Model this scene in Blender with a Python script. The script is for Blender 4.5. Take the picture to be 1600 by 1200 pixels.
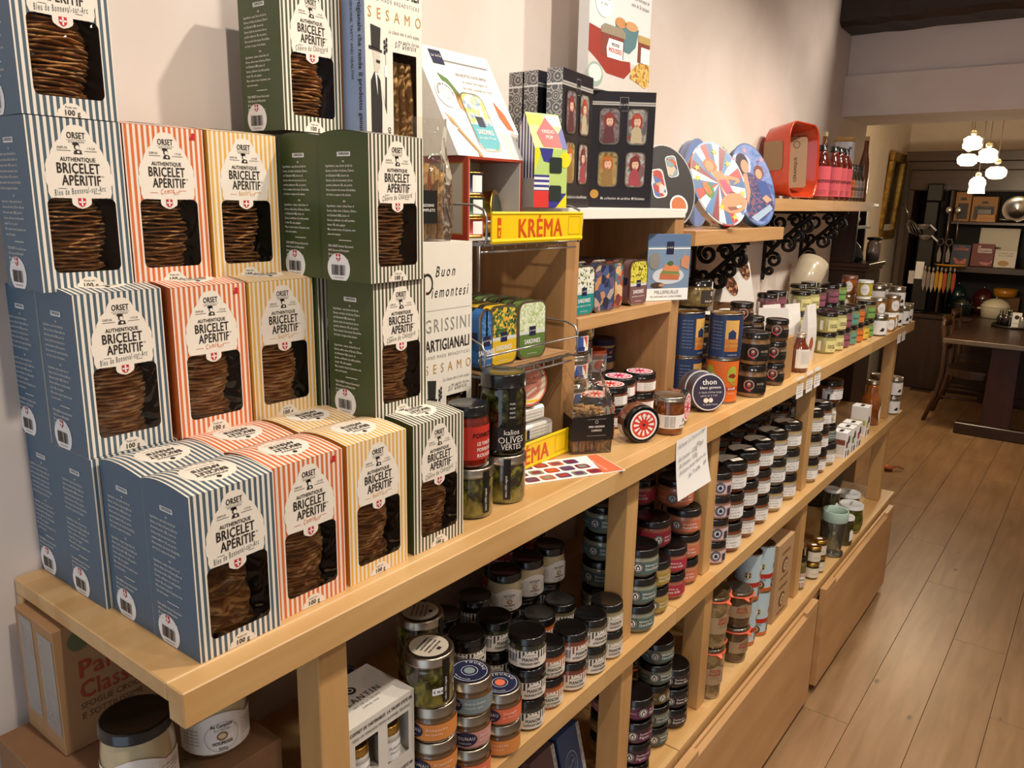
import bpy, math, random
from mathutils import Matrix, Vector
random.seed(7)
scene = bpy.context.scene
COL = scene.collection
for _o in list(bpy.data.objects): bpy.data.objects.remove(_o)
PI = math.pi
# ------------------------------------------------------------------ camera, world, lights, exposure
CAM = (1.0943, -0.3672, 1.7346)
YAW, PITCH, ROLL, FPX = math.radians(37.076), math.radians(13.099), math.radians(1.104), 1234.3
def make_camera():
    f = Vector((-math.sin(YAW)*math.cos(PITCH), math.cos(YAW)*math.cos(PITCH), -math.sin(PITCH)))
    r = f.cross(Vector((0, 0, 1))).normalized(); u = r.cross(f)
    c, s = math.cos(ROLL), math.sin(ROLL)
    r2 = r*c + u*s; u2 = u*c - r*s
    cd = bpy.data.cameras.new('camera'); cd.sensor_width = 36.0; cd.lens = 36.0*FPX/1600.0
    cd.clip_start = 0.02; cd.clip_end = 60
    o = bpy.data.objects.new('camera', cd); COL.objects.link(o)
    m = Matrix((r2, u2, -f)).transposed().to_4x4(); m.translation = Vector(CAM)
    o.matrix_world = m
    scene.camera = o
make_camera()
world = bpy.data.worlds.new('world'); scene.world = world
world.use_nodes = True
_bg = world.node_tree.nodes['Background']
_bg.inputs[0].default_value = (0.72, 0.85, 1.0, 1); _bg.inputs[1].default_value = 0.95
def light(name, kind, loc, energy, col, target=None, **kw):
    d = bpy.data.lights.new(name, kind); d.energy = energy; d.color = col
    for k, v in kw.items(): setattr(d, k, v)
    o = bpy.data.objects.new(name, d); COL.objects.link(o); o.location = loc
    if target: o.rotation_euler = (Vector(target)-Vector(loc)).to_track_quat('-Z', 'Y').to_euler()
    return o
WARM = (1.0, 0.895, 0.77)
for i, (lx, ly, lz, e, tx, ty, tz) in enumerate([
        (1.12, 0.05, 2.84, 36, 0.25, 0.20, 1.2),
        (1.05, 0.95, 2.84, 41, 0.20, 0.80, 1.2),
        (1.05, 1.85, 2.84, 42, 0.20, 1.65, 1.1),
        (1.05, 2.60, 2.84, 44, 0.20, 2.30, 1.0),
        (1.00, 3.36, 2.84, 30, 0.02, 3.00, 1.3)]):
    light('ceiling_spot', 'SPOT', (lx, ly, lz), e, WARM, (tx, ty, tz), spot_size=math.radians(112 if i < 3 else 88 if i == 3 else 100), spot_blend=0.85, shadow_soft_size=0.03)
for i, (lx, ly) in enumerate([(1.9, 0.6), (1.9, 2.1)]):  # added fill spots over the aisle, no known fittings there
    light('aisle_fill_spot', 'SPOT', (lx, ly, 2.84), 20, WARM, (lx-0.5, ly, 0), spot_size=math.radians(130), spot_blend=0.8, shadow_soft_size=0.08)
vs = scene.view_settings
vs.view_transform = 'Standard'; vs.look = 'None'; vs.gamma = 1.0; vs.use_curve_mapping = False
vs.exposure = 0.55
# ------------------------------------------------------------------ materials
def lin(h):
    h = h.lstrip('#'); o = []
    for i in (0, 2, 4):
        c = int(h[i:i+2], 16)/255.0
        o.append(c/12.92 if c <= 0.04045 else ((c+0.055)/1.055)**2.4)
    return (o[0], o[1], o[2], 1.0)
MATS = {}
def _new(name):
    m = bpy.data.materials.new(name); m.use_nodes = True
    nt = m.node_tree; b = nt.nodes['Principled BSDF']
    return m, nt, b
def mat(hexc, rough=0.5, metal=0.0, coat=0.0, var=0.06, scale=40.0, name=None, bump=0.0):
    """plain procedural material: colour with a little noise variation"""
    key = (hexc, rough, metal, coat, var, scale, bump)
    if key in MATS: return MATS[key]
    m, nt, b = _new(name or 'mat_'+hexc.strip('#'))
    c = lin(hexc)
    tc = nt.nodes.new('ShaderNodeTexCoord'); nz = nt.nodes.new('ShaderNodeTexNoise')
    nz.inputs['Scale'].default_value = scale; nz.inputs['Detail'].default_value = 2
    nt.links.new(tc.outputs['Object'], nz.inputs['Vector'])
    mx = nt.nodes.new('ShaderNodeMix'); mx.data_type = 'RGBA'
    mx.inputs[6].default_value = tuple(min(1, v*(1-var)) for v in c[:3])+(1,)
    mx.inputs[7].default_value = tuple(min(1, v*(1+var)) for v in c[:3])+(1,)
    nt.links.new(nz.outputs[0], mx.inputs[0]); nt.links.new(mx.outputs[2], b.inputs['Base Color'])
    b.inputs['Roughness'].default_value = rough; b.inputs['Metallic'].default_value = metal
    b.inputs['Coat Weight'].default_value = coat; b.inputs['Coat Roughness'].default_value = 0.05
    if bump:
        bp = nt.nodes.new('ShaderNodeBump'); bp.inputs['Strength'].default_value = bump; bp.inputs['Distance'].default_value = 0.002
        nt.links.new(nz.outputs[0], bp.inputs['Height']); nt.links.new(bp.outputs[0], b.inputs['Normal'])
    MATS[key] = m
    return m
def wood(name, c1, c2, axis=1, rough=0.45, grain=14.0, stretch=18.0, knots=False, coat=0.15, block=0.0):
    """procedural wood; grain runs along the given object axis; block = strip length of laminated timber"""
    if name in MATS: return MATS[name]
    m, nt, b = _new(name); N = nt.nodes; L = nt.links
    tc = N.new('ShaderNodeTexCoord'); mp = N.new('ShaderNodeMapping')
    sc = [grain*stretch/4]*3; sc[axis] = grain/4.0
    mp.inputs['Scale'].default_value = sc
    oi = N.new('ShaderNodeObjectInfo'); ad = N.new('ShaderNodeVectorMath'); ad.operation = 'ADD'
    cx = N.new('ShaderNodeCombineXYZ'); mr = N.new('ShaderNodeMath'); mr.operation = 'MULTIPLY'; mr.inputs[1].default_value = 9.0
    L.new(oi.outputs['Random'], mr.inputs[0])
    for k in range(3): L.new(mr.outputs[0], cx.inputs[k])
    L.new(tc.outputs['Object'], ad.inputs[0]); L.new(cx.outputs[0], ad.inputs[1]); L.new(ad.outputs[0], mp.inputs['Vector'])
    n1 = N.new('ShaderNodeTexNoise'); n1.inputs['Scale'].default_value = 1.0; n1.inputs['Detail'].default_value = 5; n1.inputs['Distortion'].default_value = 0.6
    L.new(mp.outputs[0], n1.inputs['Vector'])
    n2 = N.new('ShaderNodeTexNoise'); n2.inputs['Scale'].default_value = 2.6; n2.inputs['Detail'].default_value = 3
    L.new(ad.outputs[0], n2.inputs['Vector'])
    av = N.new('ShaderNodeMath'); av.operation = 'MULTIPLY_ADD'; av.inputs[1].default_value = 0.6; 
    L.new(n1.outputs[0], av.inputs[0])
    m2 = N.new('ShaderNodeMath'); m2.operation = 'MULTIPLY'; m2.inputs[1].default_value = 0.4
    L.new(n2.outputs[0], m2.inputs[0]); L.new(m2.outputs[0], av.inputs[2])
    fac = av.outputs[0]
    if block:
        br = N.new('ShaderNodeTexBrick'); br.offset = 0.37; br.inputs['Scale'].default_value = 1.0
        br.inputs['Mortar Size'].default_value = 0.0; br.inputs['Brick Width'].default_value = block; br.inputs['Row Height'].default_value = 0.042
        br.inputs['Color1'].default_value = (0.42, 0.42, 0.42, 1); br.inputs['Color2'].default_value = (0.58, 0.58, 0.58, 1)
        mp2 = N.new('ShaderNodeMapping'); mp2.inputs['Rotation'].default_value = (0, 0, PI/2)
        L.new(tc.outputs['Object'], mp2.inputs['Vector']); L.new(mp2.outputs[0], br.inputs['Vector'])
        a2 = N.new('ShaderNodeMath'); a2.operation = 'ADD'; L.new(fac, a2.inputs[0]); L.new(br.outputs['Color'], a2.inputs[1])
        a3 = N.new('ShaderNodeMath'); a3.operation = 'SUBTRACT'; a3.inputs[1].default_value = 0.5; L.new(a2.outputs[0], a3.inputs[0]); fac = a3.outputs[0]
    cr = N.new('ShaderNodeValToRGB'); e = cr.color_ramp.elements
    e[0].position = 0.33; e[0].color = lin(c1); e[1].position = 0.67; e[1].color = lin(c2)
    L.new(fac, cr.inputs[0]); out = cr.outputs[0]
    if knots:
        v = N.new('ShaderNodeTexVoronoi'); v.inputs['Scale'].default_value = 3.1
        mp3 = N.new('ShaderNodeMapping'); s3 = [1.6]*3; s3[axis] = 0.8; mp3.inputs['Scale'].default_value = s3
        L.new(ad.outputs[0], mp3.inputs['Vector']); L.new(mp3.outputs[0], v.inputs['Vector'])
        kr = N.new('ShaderNodeValToRGB'); k = kr.color_ramp.elements
        k[0].position = 0.022; k[0].color = (1, 1, 1, 1); k[1].position = 0.06; k[1].color = (0, 0, 0, 1)
        L.new(v.outputs['Distance'], kr.inputs[0])
        mk = N.new('ShaderNodeMix'); mk.data_type = 'RGBA'; mk.inputs[7].default_value = lin('#4a321f')
        mm = N.new('ShaderNodeMath'); mm.operation = 'MULTIPLY'; mm.inputs[1].default_value = 0.75
        L.new(kr.outputs[0], mm.inputs[0]); L.new(mm.outputs[0], mk.inputs[0]); L.new(out, mk.inputs[6]); out = mk.outputs[2]
    L.new(out, b.inputs['Base Color'])
    b.inputs['Roughness'].default_value = rough; b.inputs['Coat Weight'].default_value = coat; b.inputs['Coat Roughness'].default_value = 0.25
    bp = N.new('ShaderNodeBump'); bp.inputs['Strength'].default_value = 0.12; bp.inputs['Distance'].default_value = 0.002
    L.new(n1.outputs[0], bp.inputs['Height']); L.new(bp.outputs[0], b.inputs['Normal'])
    MATS[name] = m
    return m
def stripes(name, c1, c2, period, axis=1, duty=0.5, phase=0.0, rough=0.45, radial=False):
    """flat printed stripes; radial=True counts by angle round the object's axis"""
    if name in MATS: return MATS[name]
    m, nt, b = _new(name); N = nt.nodes; L = nt.links
    tc = N.new('ShaderNodeTexCoord'); sp = N.new('ShaderNodeSeparateXYZ'); L.new(tc.outputs['Object'], sp.inputs[0])
    if radial:
        a = N.new('ShaderNodeMath'); a.operation = 'ARCTAN2'; L.new(sp.outputs[1], a.inputs[0]); L.new(sp.outputs[0], a.inputs[1]); src = a.outputs[0]
    else: src = sp.outputs[axis]
    d = N.new('ShaderNodeMath'); d.operation = 'MULTIPLY_ADD'; d.inputs[1].default_value = 1.0/period; d.inputs[2].default_value = phase+50
    L.new(src, d.inputs[0])
    fr = N.new('ShaderNodeMath'); fr.operation = 'FRACT'; L.new(d.outputs[0], fr.inputs[0])
    g = N.new('ShaderNodeMath'); g.operation = 'GREATER_THAN'; g.inputs[1].default_value = duty; L.new(fr.outputs[0], g.inputs[0])
    mx = N.new('ShaderNodeMix'); mx.data_type = 'RGBA'; mx.inputs[6].default_value = lin(c1); mx.inputs[7].default_value = lin(c2)
    L.new(g.outputs[0], mx.inputs[0]); L.new(mx.outputs[2], b.inputs['Base Color'])
    b.inputs['Roughness'].default_value = rough; b.inputs['Coat Weight'].default_value = 0.1
    MATS[name] = m
    return m
def blotch(name, cols, scale=30.0, rough=0.4, coat=0.0, voronoi=False, stretch=(1, 1, 1), bump=0.0, metal=0.0):
    """several colours broken up by noise or cells: printed pictures, food behind glass, stone"""
    if name in MATS: return MATS[name]
    m, nt, b = _new(name); N = nt.nodes; L = nt.links
    tc = N.new('ShaderNodeTexCoord'); mp = N.new('ShaderNodeMapping'); mp.inputs['Scale'].default_value = stretch
    L.new(tc.outputs['Object'], mp.inputs['Vector'])
    cr = N.new('ShaderNodeValToRGB')
    if voronoi:
        t = N.new('ShaderNodeTexVoronoi'); t.inputs['Scale'].default_value = scale; L.new(mp.outputs[0], t.inputs['Vector'])
        s = N.new('ShaderNodeSeparateColor'); L.new(t.outputs['Color'], s.inputs[0]); L.new(s.outputs[0], cr.inputs[0]); lo, hi = 0.0, 1.0; h = t.outputs['Distance']
        cr.color_ramp.interpolation = 'CONSTANT'
    else:
        t = N.new('ShaderNodeTexNoise'); t.inputs['Scale'].default_value = scale; t.inputs['Detail'].default_value = 3; t.inputs['Distortion'].default_value = 0.8
        L.new(mp.outputs[0], t.inputs['Vector']); L.new(t.outputs[0], cr.inputs[0]); lo, hi = 0.3, 0.7; h = t.outputs[0]
    e = cr.color_ramp.elements
    n = len(cols)
    while len(e) < n: e.new(0.5)
    for i, c in enumerate(cols):
        e[i].position = (i/n if voronoi else lo+(hi-lo)*i/max(1, n-1)); e[i].color = lin(c)
    L.new(cr.outputs[0], b.inputs['Base Color']); b.inputs['Roughness'].default_value = rough; b.inputs['Coat Weight'].default_value = coat
    b.inputs['Metallic'].default_value = metal
    if bump:
        bp = N.new('ShaderNodeBump'); bp.inputs['Strength'].default_value = bump; bp.inputs['Distance'].default_value = 0.004
        L.new(h, bp.inputs['Height']); L.new(bp.outputs[0], b.inputs['Normal'])
    MATS[name] = m
    return m
def film(name, tint='#ffffff', gloss=0.12, bump=0.6, scale=30.0, rough=0.03, opac=0.0):
    """thin clear film or glass: mostly transparent with a crinkled glossy reflection"""
    if name in MATS: return MATS[name]
    m = bpy.data.materials.new(name); m.use_nodes = True; nt = m.node_tree; N = nt.nodes; L = nt.links
    for n in list(N): N.remove(n)
    out = N.new('ShaderNodeOutputMaterial'); tr = N.new('ShaderNodeBsdfTransparent'); gl = N.new('ShaderNodeBsdfGlossy'); mx = N.new('ShaderNodeMixShader')
    tr.inputs[0].default_value = lin(tint); gl.inputs['Roughness'].default_value = rough
    fr = N.new('ShaderNodeFresnel'); fr.inputs[0].default_value = 1.4
    ma = N.new('ShaderNodeMath'); ma.operation = 'ADD'; ma.use_clamp = True; ma.inputs[1].default_value = gloss*0.5
    tc = N.new('ShaderNodeTexCoord'); nz = N.new('ShaderNodeTexNoise'); nz.inputs['Scale'].default_value = scale; nz.inputs['Detail'].default_value = 1; nz.inputs['Distortion'].default_value = 1.0
    bp = N.new('ShaderNodeBump'); bp.inputs['Strength'].default_value = bump; bp.inputs['Distance'].default_value = 0.012
    L.new(tc.outputs['Object'], nz.inputs['Vector']); L.new(nz.outputs[0], bp.inputs['Height'])
    L.new(bp.outputs[0], gl.inputs['Normal']); L.new(bp.outputs[0], fr.inputs['Normal'])
    L.new(fr.outputs[0], ma.inputs[0]); L.new(ma.outputs[0], mx.inputs[0]); L.new(tr.outputs[0], mx.inputs[1]); L.new(gl.outputs[0], mx.inputs[2])
    last = mx
    if opac:
        df = N.new('ShaderNodeBsdfDiffuse'); df.inputs[0].default_value = lin(tint); m2 = N.new('ShaderNodeMixShader'); m2.inputs[0].default_value = opac
        L.new(mx.outputs[0], m2.inputs[1]); L.new(df.outputs[0], m2.inputs[2]); last = m2
    L.new(last.outputs[0], out.inputs[0])
    MATS[name] = m
    return m
def glow(name, hexc, strength):
    if name in MATS: return MATS[name]
    m, nt, b = _new(name)
    b.inputs['Base Color'].default_value = lin(hexc); b.inputs['Emission Color'].default_value = lin(hexc); b.inputs['Emission Strength'].default_value = strength
    MATS[name] = m
    return m
# ------------------------------------------------------------------ lettering (glyph outlines of the built-in font)
CHARS = ''.join(chr(i) for i in range(33, 127))+'ÉéèêàâçÇôû€®™°•'
GL = {}
def load_glyphs():
    tmp = []
    for style, off, shear, res in (('r', 0.0, 0, 2), ('i', 0.004, 0.32, 2)):
        for ch in CHARS+' ':
            cs = []
            for body in (ch, 'H'+ch+'H'):
                if body == ' ': body = 'H'
                cu = bpy.data.curves.new('glyph', 'FONT'); cu.body = body; cu.size = 1.0; cu.fill_mode = 'FRONT'; cu.resolution_u = res
                cu.offset = off; cu.shear = shear
                o = bpy.data.objects.new('glyph', cu); COL.objects.link(o); cs.append(o)
            tmp.append((style, ch, cs))
    cu = bpy.data.curves.new('glyph', 'FONT'); cu.body = 'HH'; cu.size = 1.0
    hh = bpy.data.objects.new('glyph', cu); COL.objects.link(hh)
    dg = bpy.context.evaluated_depsgraph_get()
    wHH = hh.dimensions.x
    for style, ch, (a, b) in tmp:
        me = a.evaluated_get(dg).to_mesh()
        vs_ = [(v.co.x, v.co.y) for v in me.vertices]; fs = [tuple(p.vertices) for p in me.polygons]
        if ch == ' ': vs_, fs = [], []
        off = 0.032 if style == 'b' else (0.008 if style == 'i' else 0)
        adv = b.dimensions.x - wHH - off - (0.22 if style == 'i' else 0)*0
        GL[(style, ch)] = (vs_, fs, max(0.12, adv))
        a.evaluated_get(dg).to_mesh_clear()
    for ch in CHARS+' ':      # bold: the regular outline struck several times with small shifts
        v, f, a = GL[('r', ch)]; V, F = [], []
        for j, (dx, dy) in enumerate(((0.0, -.012), (.046, -.012), (0.0, .012), (.046, .012)) if not ch.islower() else ((0.0, 0.0), (.040, 0.0))):
            o = len(V); V += [(x+dx, y+dy, j*.00005) for x, y in v]; F += [tuple(k+o for k in p) for p in f]
        GL[('b', ch)] = (V, F, a+.04)
    curves = []
    for style, ch, cs in tmp:
        for o in cs: curves.append(o.data); bpy.data.objects.remove(o)
    curves.append(hh.data); bpy.data.objects.remove(hh)
    for c in curves: bpy.data.curves.remove(c)
load_glyphs()
def text_width(s, size, style='b', sx=1.0, track=0.0):
    return sum(GL[(style, c)][2]*size*sx+track for c in s if (style, c) in GL)-track
# ------------------------------------------------------------------ mesh builder
def plane_fn(o, u, v):
    o, u, v = Vector(o), Vector(u), Vector(v); n = u.cross(v).normalized()
    return lambda a, b, h=0.0: tuple(o+u*a+v*b+n*h)
def front_fn(x, y=0.0, z=0.0):                      # face looking towards +X
    return lambda a, b, h=0.0: (x+h, y+a, z+b)
def side_fn(y, x=0.0, z=0.0):                       # face looking towards -Y
    return lambda a, b, h=0.0: (x+a, y-h, z+b)
def top_fn(z, x=0.0, y=0.0):                        # face looking up, text read from +X side
    return lambda a, b, h=0.0: (x-b, y+a, z+h)
def cyl_fn(r, z=0.0, a0=0.0):                       # round an upright cylinder, u = arc length
    f = lambda a, b, h=0.0: ((r+h)*math.cos(a0+a/r), (r+h)*math.sin(a0+a/r), z+b)
    f.curved = True
    return f
class MB:
    def __init__(s): s.v = []; s.f = []; s.m = []; s.s = []; s.mats = []
    def mi(s, m):
        if m not in s.mats: s.mats.append(m)
        return s.mats.index(m)
    def add(s, vs_, fs, m, smooth=False):
        o = len(s.v); i = s.mi(m); s.v += [tuple(p) for p in vs_]
        for f in fs: s.f.append(tuple(k+o for k in f)); s.m.append(i); s.s.append(smooth)
        return s
    def box(s, a, b, m, bev=0.0):
        x0, y0, z0 = a; x1, y1, z1 = b
        if not bev:
            return s.add([(x0,y0,z0),(x1,y0,z0),(x1,y1,z0),(x0,y1,z0),(x0,y0,z1),(x1,y0,z1),(x1,y1,z1),(x0,y1,z1)],
                         [(3,2,1,0),(4,5,6,7),(0,1,5,4),(1,2,6,5),(2,3,7,6),(3,0,4,7)], m)
        vs_ = []; idx = {}
        for i, x in enumerate((x0, x1)):
            for j, y in enumerate((y0, y1)):
                for k, z in enumerate((z0, z1)):
                    sx, sy, sz = (1-2*i)*bev, (1-2*j)*bev, (1-2*k)*bev
                    for ax, p in enumerate(((x, y+sy, z+sz), (x+sx, y, z+sz), (x+sx, y+sy, z))):
                        idx[(i, j, k, ax)] = len(vs_); vs_.append(p)
        I = lambda i, j, k, a: idx[(i, j, k, a)]
        fs = [(I(0,0,0,0),I(0,0,1,0),I(0,1,1,0),I(0,1,0,0)),(I(1,0,0,0),I(1,1,0,0),I(1,1,1,0),I(1,0,1,0)),
              (I(0,0,0,1),I(1,0,0,1),I(1,0,1,1),I(0,0,1,1)),(I(0,1,0,1),I(0,1,1,1),I(1,1,1,1),I(1,1,0,1)),
              (I(0,0,0,2),I(0,1,0,2),I(1,1,0,2),I(1,0,0,2)),(I(0,0,1,2),I(1,0,1,2),I(1,1,1,2),I(0,1,1,2))]
        for a_ in (0, 1):
            for b_ in (0, 1):
                fs.append((I(0,a_,b_,1),I(1,a_,b_,1),I(1,a_,b_,2),I(0,a_,b_,2)))
                fs.append((I(a_,0,b_,0),I(a_,1,b_,0),I(a_,1,b_,2),I(a_,0,b_,2)))
                fs.append((I(a_,b_,0,0),I(a_,b_,1,0),I(a_,b_,1,1),I(a_,b_,0,1)))
        for i in (0, 1):
            for j in (0, 1):
                for k in (0, 1): fs.append((I(i,j,k,0),I(i,j,k,1),I(i,j,k,2)))
        return s.add(vs_, fs, m)
    def lathe(s, prof, m, seg=24, smooth=True, c=(0, 0, 0), cap=True, fn=None):
        """profile of (r, z[, material]); fn maps (x, y, z) for tilted or lying shapes"""
        rings = []; base = len(s.v)
        for p in prof:
            r, z = p[0], p[1]
            ring = [(c[0]+r*math.cos(2*PI*k/seg), c[1]+r*math.sin(2*PI*k/seg), c[2]+z) for k in range(seg)]
            rings.append(ring)
        vs_ = [q for r in rings for q in r]
        if fn: vs_ = [fn(q) for q in vs_]
        s.v += vs_
        for i in range(len(prof)-1):
            mm = prof[i][2] if len(prof[i]) > 2 else m
            k0 = s.mi(mm)
            for k in range(seg):
                a = base+i*seg+k; b = base+i*seg+(k+1) % seg
                s.f.append((a, b, b+seg, a+seg)); s.m.append(k0); s.s.append(smooth)
        if cap:
            for i, rev in ((0, True), (len(prof)-1, False)):
                if prof[i][0] > 1e-6:
                    f = [base+i*seg+k for k in range(seg)]
                    mm = prof[min(i, len(prof)-2)]; mm = mm[2] if len(mm) > 2 else m
                    s.f.append(tuple(reversed(f)) if rev else tuple(f)); s.m.append(s.mi(mm)); s.s.append(False)
        return s
    def tube(s, pts, r, m, seg=6, closed=False):
        P_ = [Vector(p) for p in pts]; n = len(P_); base = len(s.v); up = Vector((0, 0, 1)); prev = None
        for i in range(n):
            a = P_[(i-1) % n] if (closed or i > 0) else P_[i]; b = P_[(i+1) % n] if (closed or i < n-1) else P_[i]
            t = (b-a).normalized() if (b-a).length > 1e-9 else Vector((0, 0, 1))
            if prev is None:
                ref = up if abs(t.z) < 0.9 else Vector((1, 0, 0)); x = t.cross(ref).normalized()
            else: x = (prev-t*prev.dot(t)).normalized()
            prev = x; y = t.cross(x); rr = r[i] if isinstance(r, (list, tuple)) else r
            for k in range(seg):
                w = 2*PI*k/seg; s.v.append(tuple(P_[i]+x*rr*math.cos(w)+y*rr*math.sin(w)))
        i0 = s.mi(m)
        for i in range(n if closed else n-1):
            j = (i+1) % n
            for k in range(seg):
                a, b = base+i*seg+k, base+i*seg+(k+1) % seg; c_, d = base+j*seg+(k+1) % seg, base+j*seg+k
                s.f.append((a, b, c_, d)); s.m.append(i0); s.s.append(True)
        if not closed:
            s.f.append(tuple(base+k for k in reversed(range(seg)))); s.m.append(i0); s.s.append(False)
            s.f.append(tuple(base+(n-1)*seg+k for k in range(seg))); s.m.append(i0); s.s.append(False)
        return s
    def poly(s, pts, fn, m, h=0.0):
        if getattr(fn, 'curved', False) and len(pts) > 3:      # follow the curved surface: rings between outline and middle
            P = []
            for i, (a, b) in enumerate(pts):
                c, d = pts[(i+1) % len(pts)]; k = max(1, int(math.hypot(c-a, d-b)/.006))
                P += [(a+(c-a)*j/k, b+(d-b)*j/k) for j in range(k)]
            n = len(P); cu, cv = sum(p[0] for p in P)/n, sum(p[1] for p in P)/n; R = 4; V = []
            for r in range(1, R+1): V += [fn(cu+(a-cu)*r/R, cv+(b-cv)*r/R, h) for a, b in P]
            V.append(fn(cu, cv, h)); F = [(R*n, k, (k+1) % n) for k in range(n)]
            for r in range(R-1): F += [(r*n+k, (r+1)*n+k, (r+1)*n+(k+1) % n, r*n+(k+1) % n) for k in range(n)]
            return s.add(V, F, m)
        return s.add([fn(a, b, h) for a, b in pts], [tuple(range(len(pts)))], m)
    def rect(s, u0, v0, u1, v1, fn, m, h=0.0, nu=1):
        vs_ = []; 
        for i in range(nu+1):
            u = u0+(u1-u0)*i/nu; vs_ += [fn(u, v0, h), fn(u, v1, h)]
        return s.add(vs_, [(2*i, 2*i+2, 2*i+3, 2*i+1) for i in range(nu)], m)
    def ellipse(s, u, v, ru, rv, fn, m, h=0.0, n=20, a0=0, a1=2*PI):
        return s.poly([(u+ru*math.cos(a0+(a1-a0)*k/n), v+rv*math.sin(a0+(a1-a0)*k/n)) for k in range(n if a1-a0 > 6.28 else n+1)], fn, m, h)
    def ring(s, u, v, r0, r1, fn, m, h=0.0, n=28, asp=1.0):
        vs_ = []; 
        for k in range(n):
            c_, d = math.cos(2*PI*k/n), math.sin(2*PI*k/n); vs_ += [fn(u+r0*c_, v+r0*d*asp, h), fn(u+r1*c_, v+r1*d*asp, h)]
        return s.add(vs_, [(2*k, 2*k+1, (2*k+3) % (2*n), (2*k+2) % (2*n)) for k in range(n)], m)
    def prism(s, pts, fn, t, m, mside=None, smooth=False):
        """polygon in (u, v) of the frame fn, thick from h=0 to h=t"""
        n = len(pts); s.add([fn(a, b, t) for a, b in pts], [tuple(range(n))], m); s.add([fn(a, b, 0.0) for a, b in pts], [tuple(reversed(range(n)))], m)
        return s.add([fn(a, b, 0.0) for a, b in pts]+[fn(a, b, t) for a, b in pts], [(k, (k+1) % n, n+(k+1) % n, n+k) for k in range(n)], mside or m, smooth)
    def text(s, st, size, u, v, fn, m, style='b', align='c', sx=1.0, h=0.0, track=0.0, rot=0.0, maxw=None, arc=None):
        w = text_width(st, size, style, sx, track)
        if maxw and w > maxw: sx *= maxw/w; w = text_width(st, size, style, sx, track)
        x = {'c': -w/2, 'l': 0.0, 'r': -w}[align]
        cr, sr = math.cos(rot), math.sin(rot)
        for ch in st:
            g = GL.get((style, ch))
            if not g: continue
            vs_, fs, adv = g
            if vs_:
                if arc:       # letters set round a circle of the given radius about (u, v); arc = (radius, centre angle)
                    rad, ca = arc; an = ca-(x+adv*size*sx/2)/rad; out = []
                    for p in vs_:
                        lx = p[0]*size*sx-adv*size*sx/2; ly = rad+p[1]*size; t = an
                        ex, ey = math.cos(t), math.sin(t)
                        out.append(fn(u+ex*ly+ey*lx, v+ey*ly-ex*lx, h+(p[2] if len(p) > 2 else 0.0)))
                    s.add(out, fs, m)
                else:
                    s.add([fn(u+(x+p[0]*size*sx)*cr-p[1]*size*sr, v+(x+p[0]*size*sx)*sr+p[1]*size*cr, h+(p[2] if len(p) > 2 else 0.0)) for p in vs_], fs, m)
            x += adv*size*sx+track
        return s
    def mesh(s, name):
        me = bpy.data.meshes.new(name)
        me.from_pydata(s.v, [], s.f); 
        for m in s.mats: me.materials.append(m)
        me.polygons.foreach_set('material_index', s.m); me.polygons.foreach_set('use_smooth', s.s)
        me.update()
        return me
def obj(name, me, parent=None, loc=(0, 0, 0), rot=(0, 0, 0)):
    if isinstance(me, MB): me = me.mesh(name)
    o = bpy.data.objects.new(name, me); COL.objects.link(o); o.location = loc; o.rotation_euler = rot
    if parent: o.parent = parent
    return o
def settle(root, z):
    """lower or lift a thing so that its lowest vertex rests at height z"""
    bpy.context.view_layer.update()
    lo = min((c.matrix_world @ v.co).z for c in root.children for v in c.data.vertices)
    root.location.z += z-lo
def tag(o, label, cat, group=None, kind=None):
    o['label'] = label; o['category'] = cat
    if group: o['group'] = group
    if kind: o['kind'] = kind
    return o
def thing(name, label, cat, loc=(0, 0, 0), rot=(0, 0, 0), group=None):
    o = bpy.data.objects.new(name, None); COL.objects.link(o); o.empty_display_size = 0.02
    o.location = loc; o.rotation_euler = rot if isinstance(rot, tuple) else (0, 0, rot)
    return tag(o, label, cat, group)
def struct(name, me, loc=(0, 0, 0)):
    o = obj(name, me, None, loc); o['kind'] = 'structure'; return o
def rrect(u0, v0, u1, v1, r, n=4):
    p = []
    for cx, cy, a in ((u1-r, v0+r, -PI/2), (u1-r, v1-r, 0), (u0+r, v1-r, PI/2), (u0+r, v0+r, PI)):
        for k in range(n+1): p.append((cx+r*math.cos(a+PI/2*k/n), cy+r*math.sin(a+PI/2*k/n)))
    return p
# printing inks
INK = mat('#2a2522', 0.5, var=0.02); WHITE = mat('#f3ece2', 0.5, var=0.02); CREAM = mat('#eee4d4', 0.5, var=0.02); RED = mat('#c42a35', 0.45, var=0.02)
PURE = mat('#f6f4f0', 0.5, var=0.01); NAVY = mat('#1d2140', 0.45, var=0.03); GOLDP = mat('#b98a3e', 0.45, var=0.05); GREYP = mat('#8d8a86', 0.5, var=0.03)
BLACKP = mat('#15130f', 0.45, var=0.05)
BLACKLID = mat('#0d0c0c', 0.22, coat=0.4, var=0.05); SILVER = mat('#b9b2a6', 0.28, metal=1.0, var=0.03); GOLD = mat('#c9a04e', 0.3, metal=1.0, var=0.04)
STEEL = mat('#a9a6a0', 0.25, metal=1.0, var=0.03)
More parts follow.
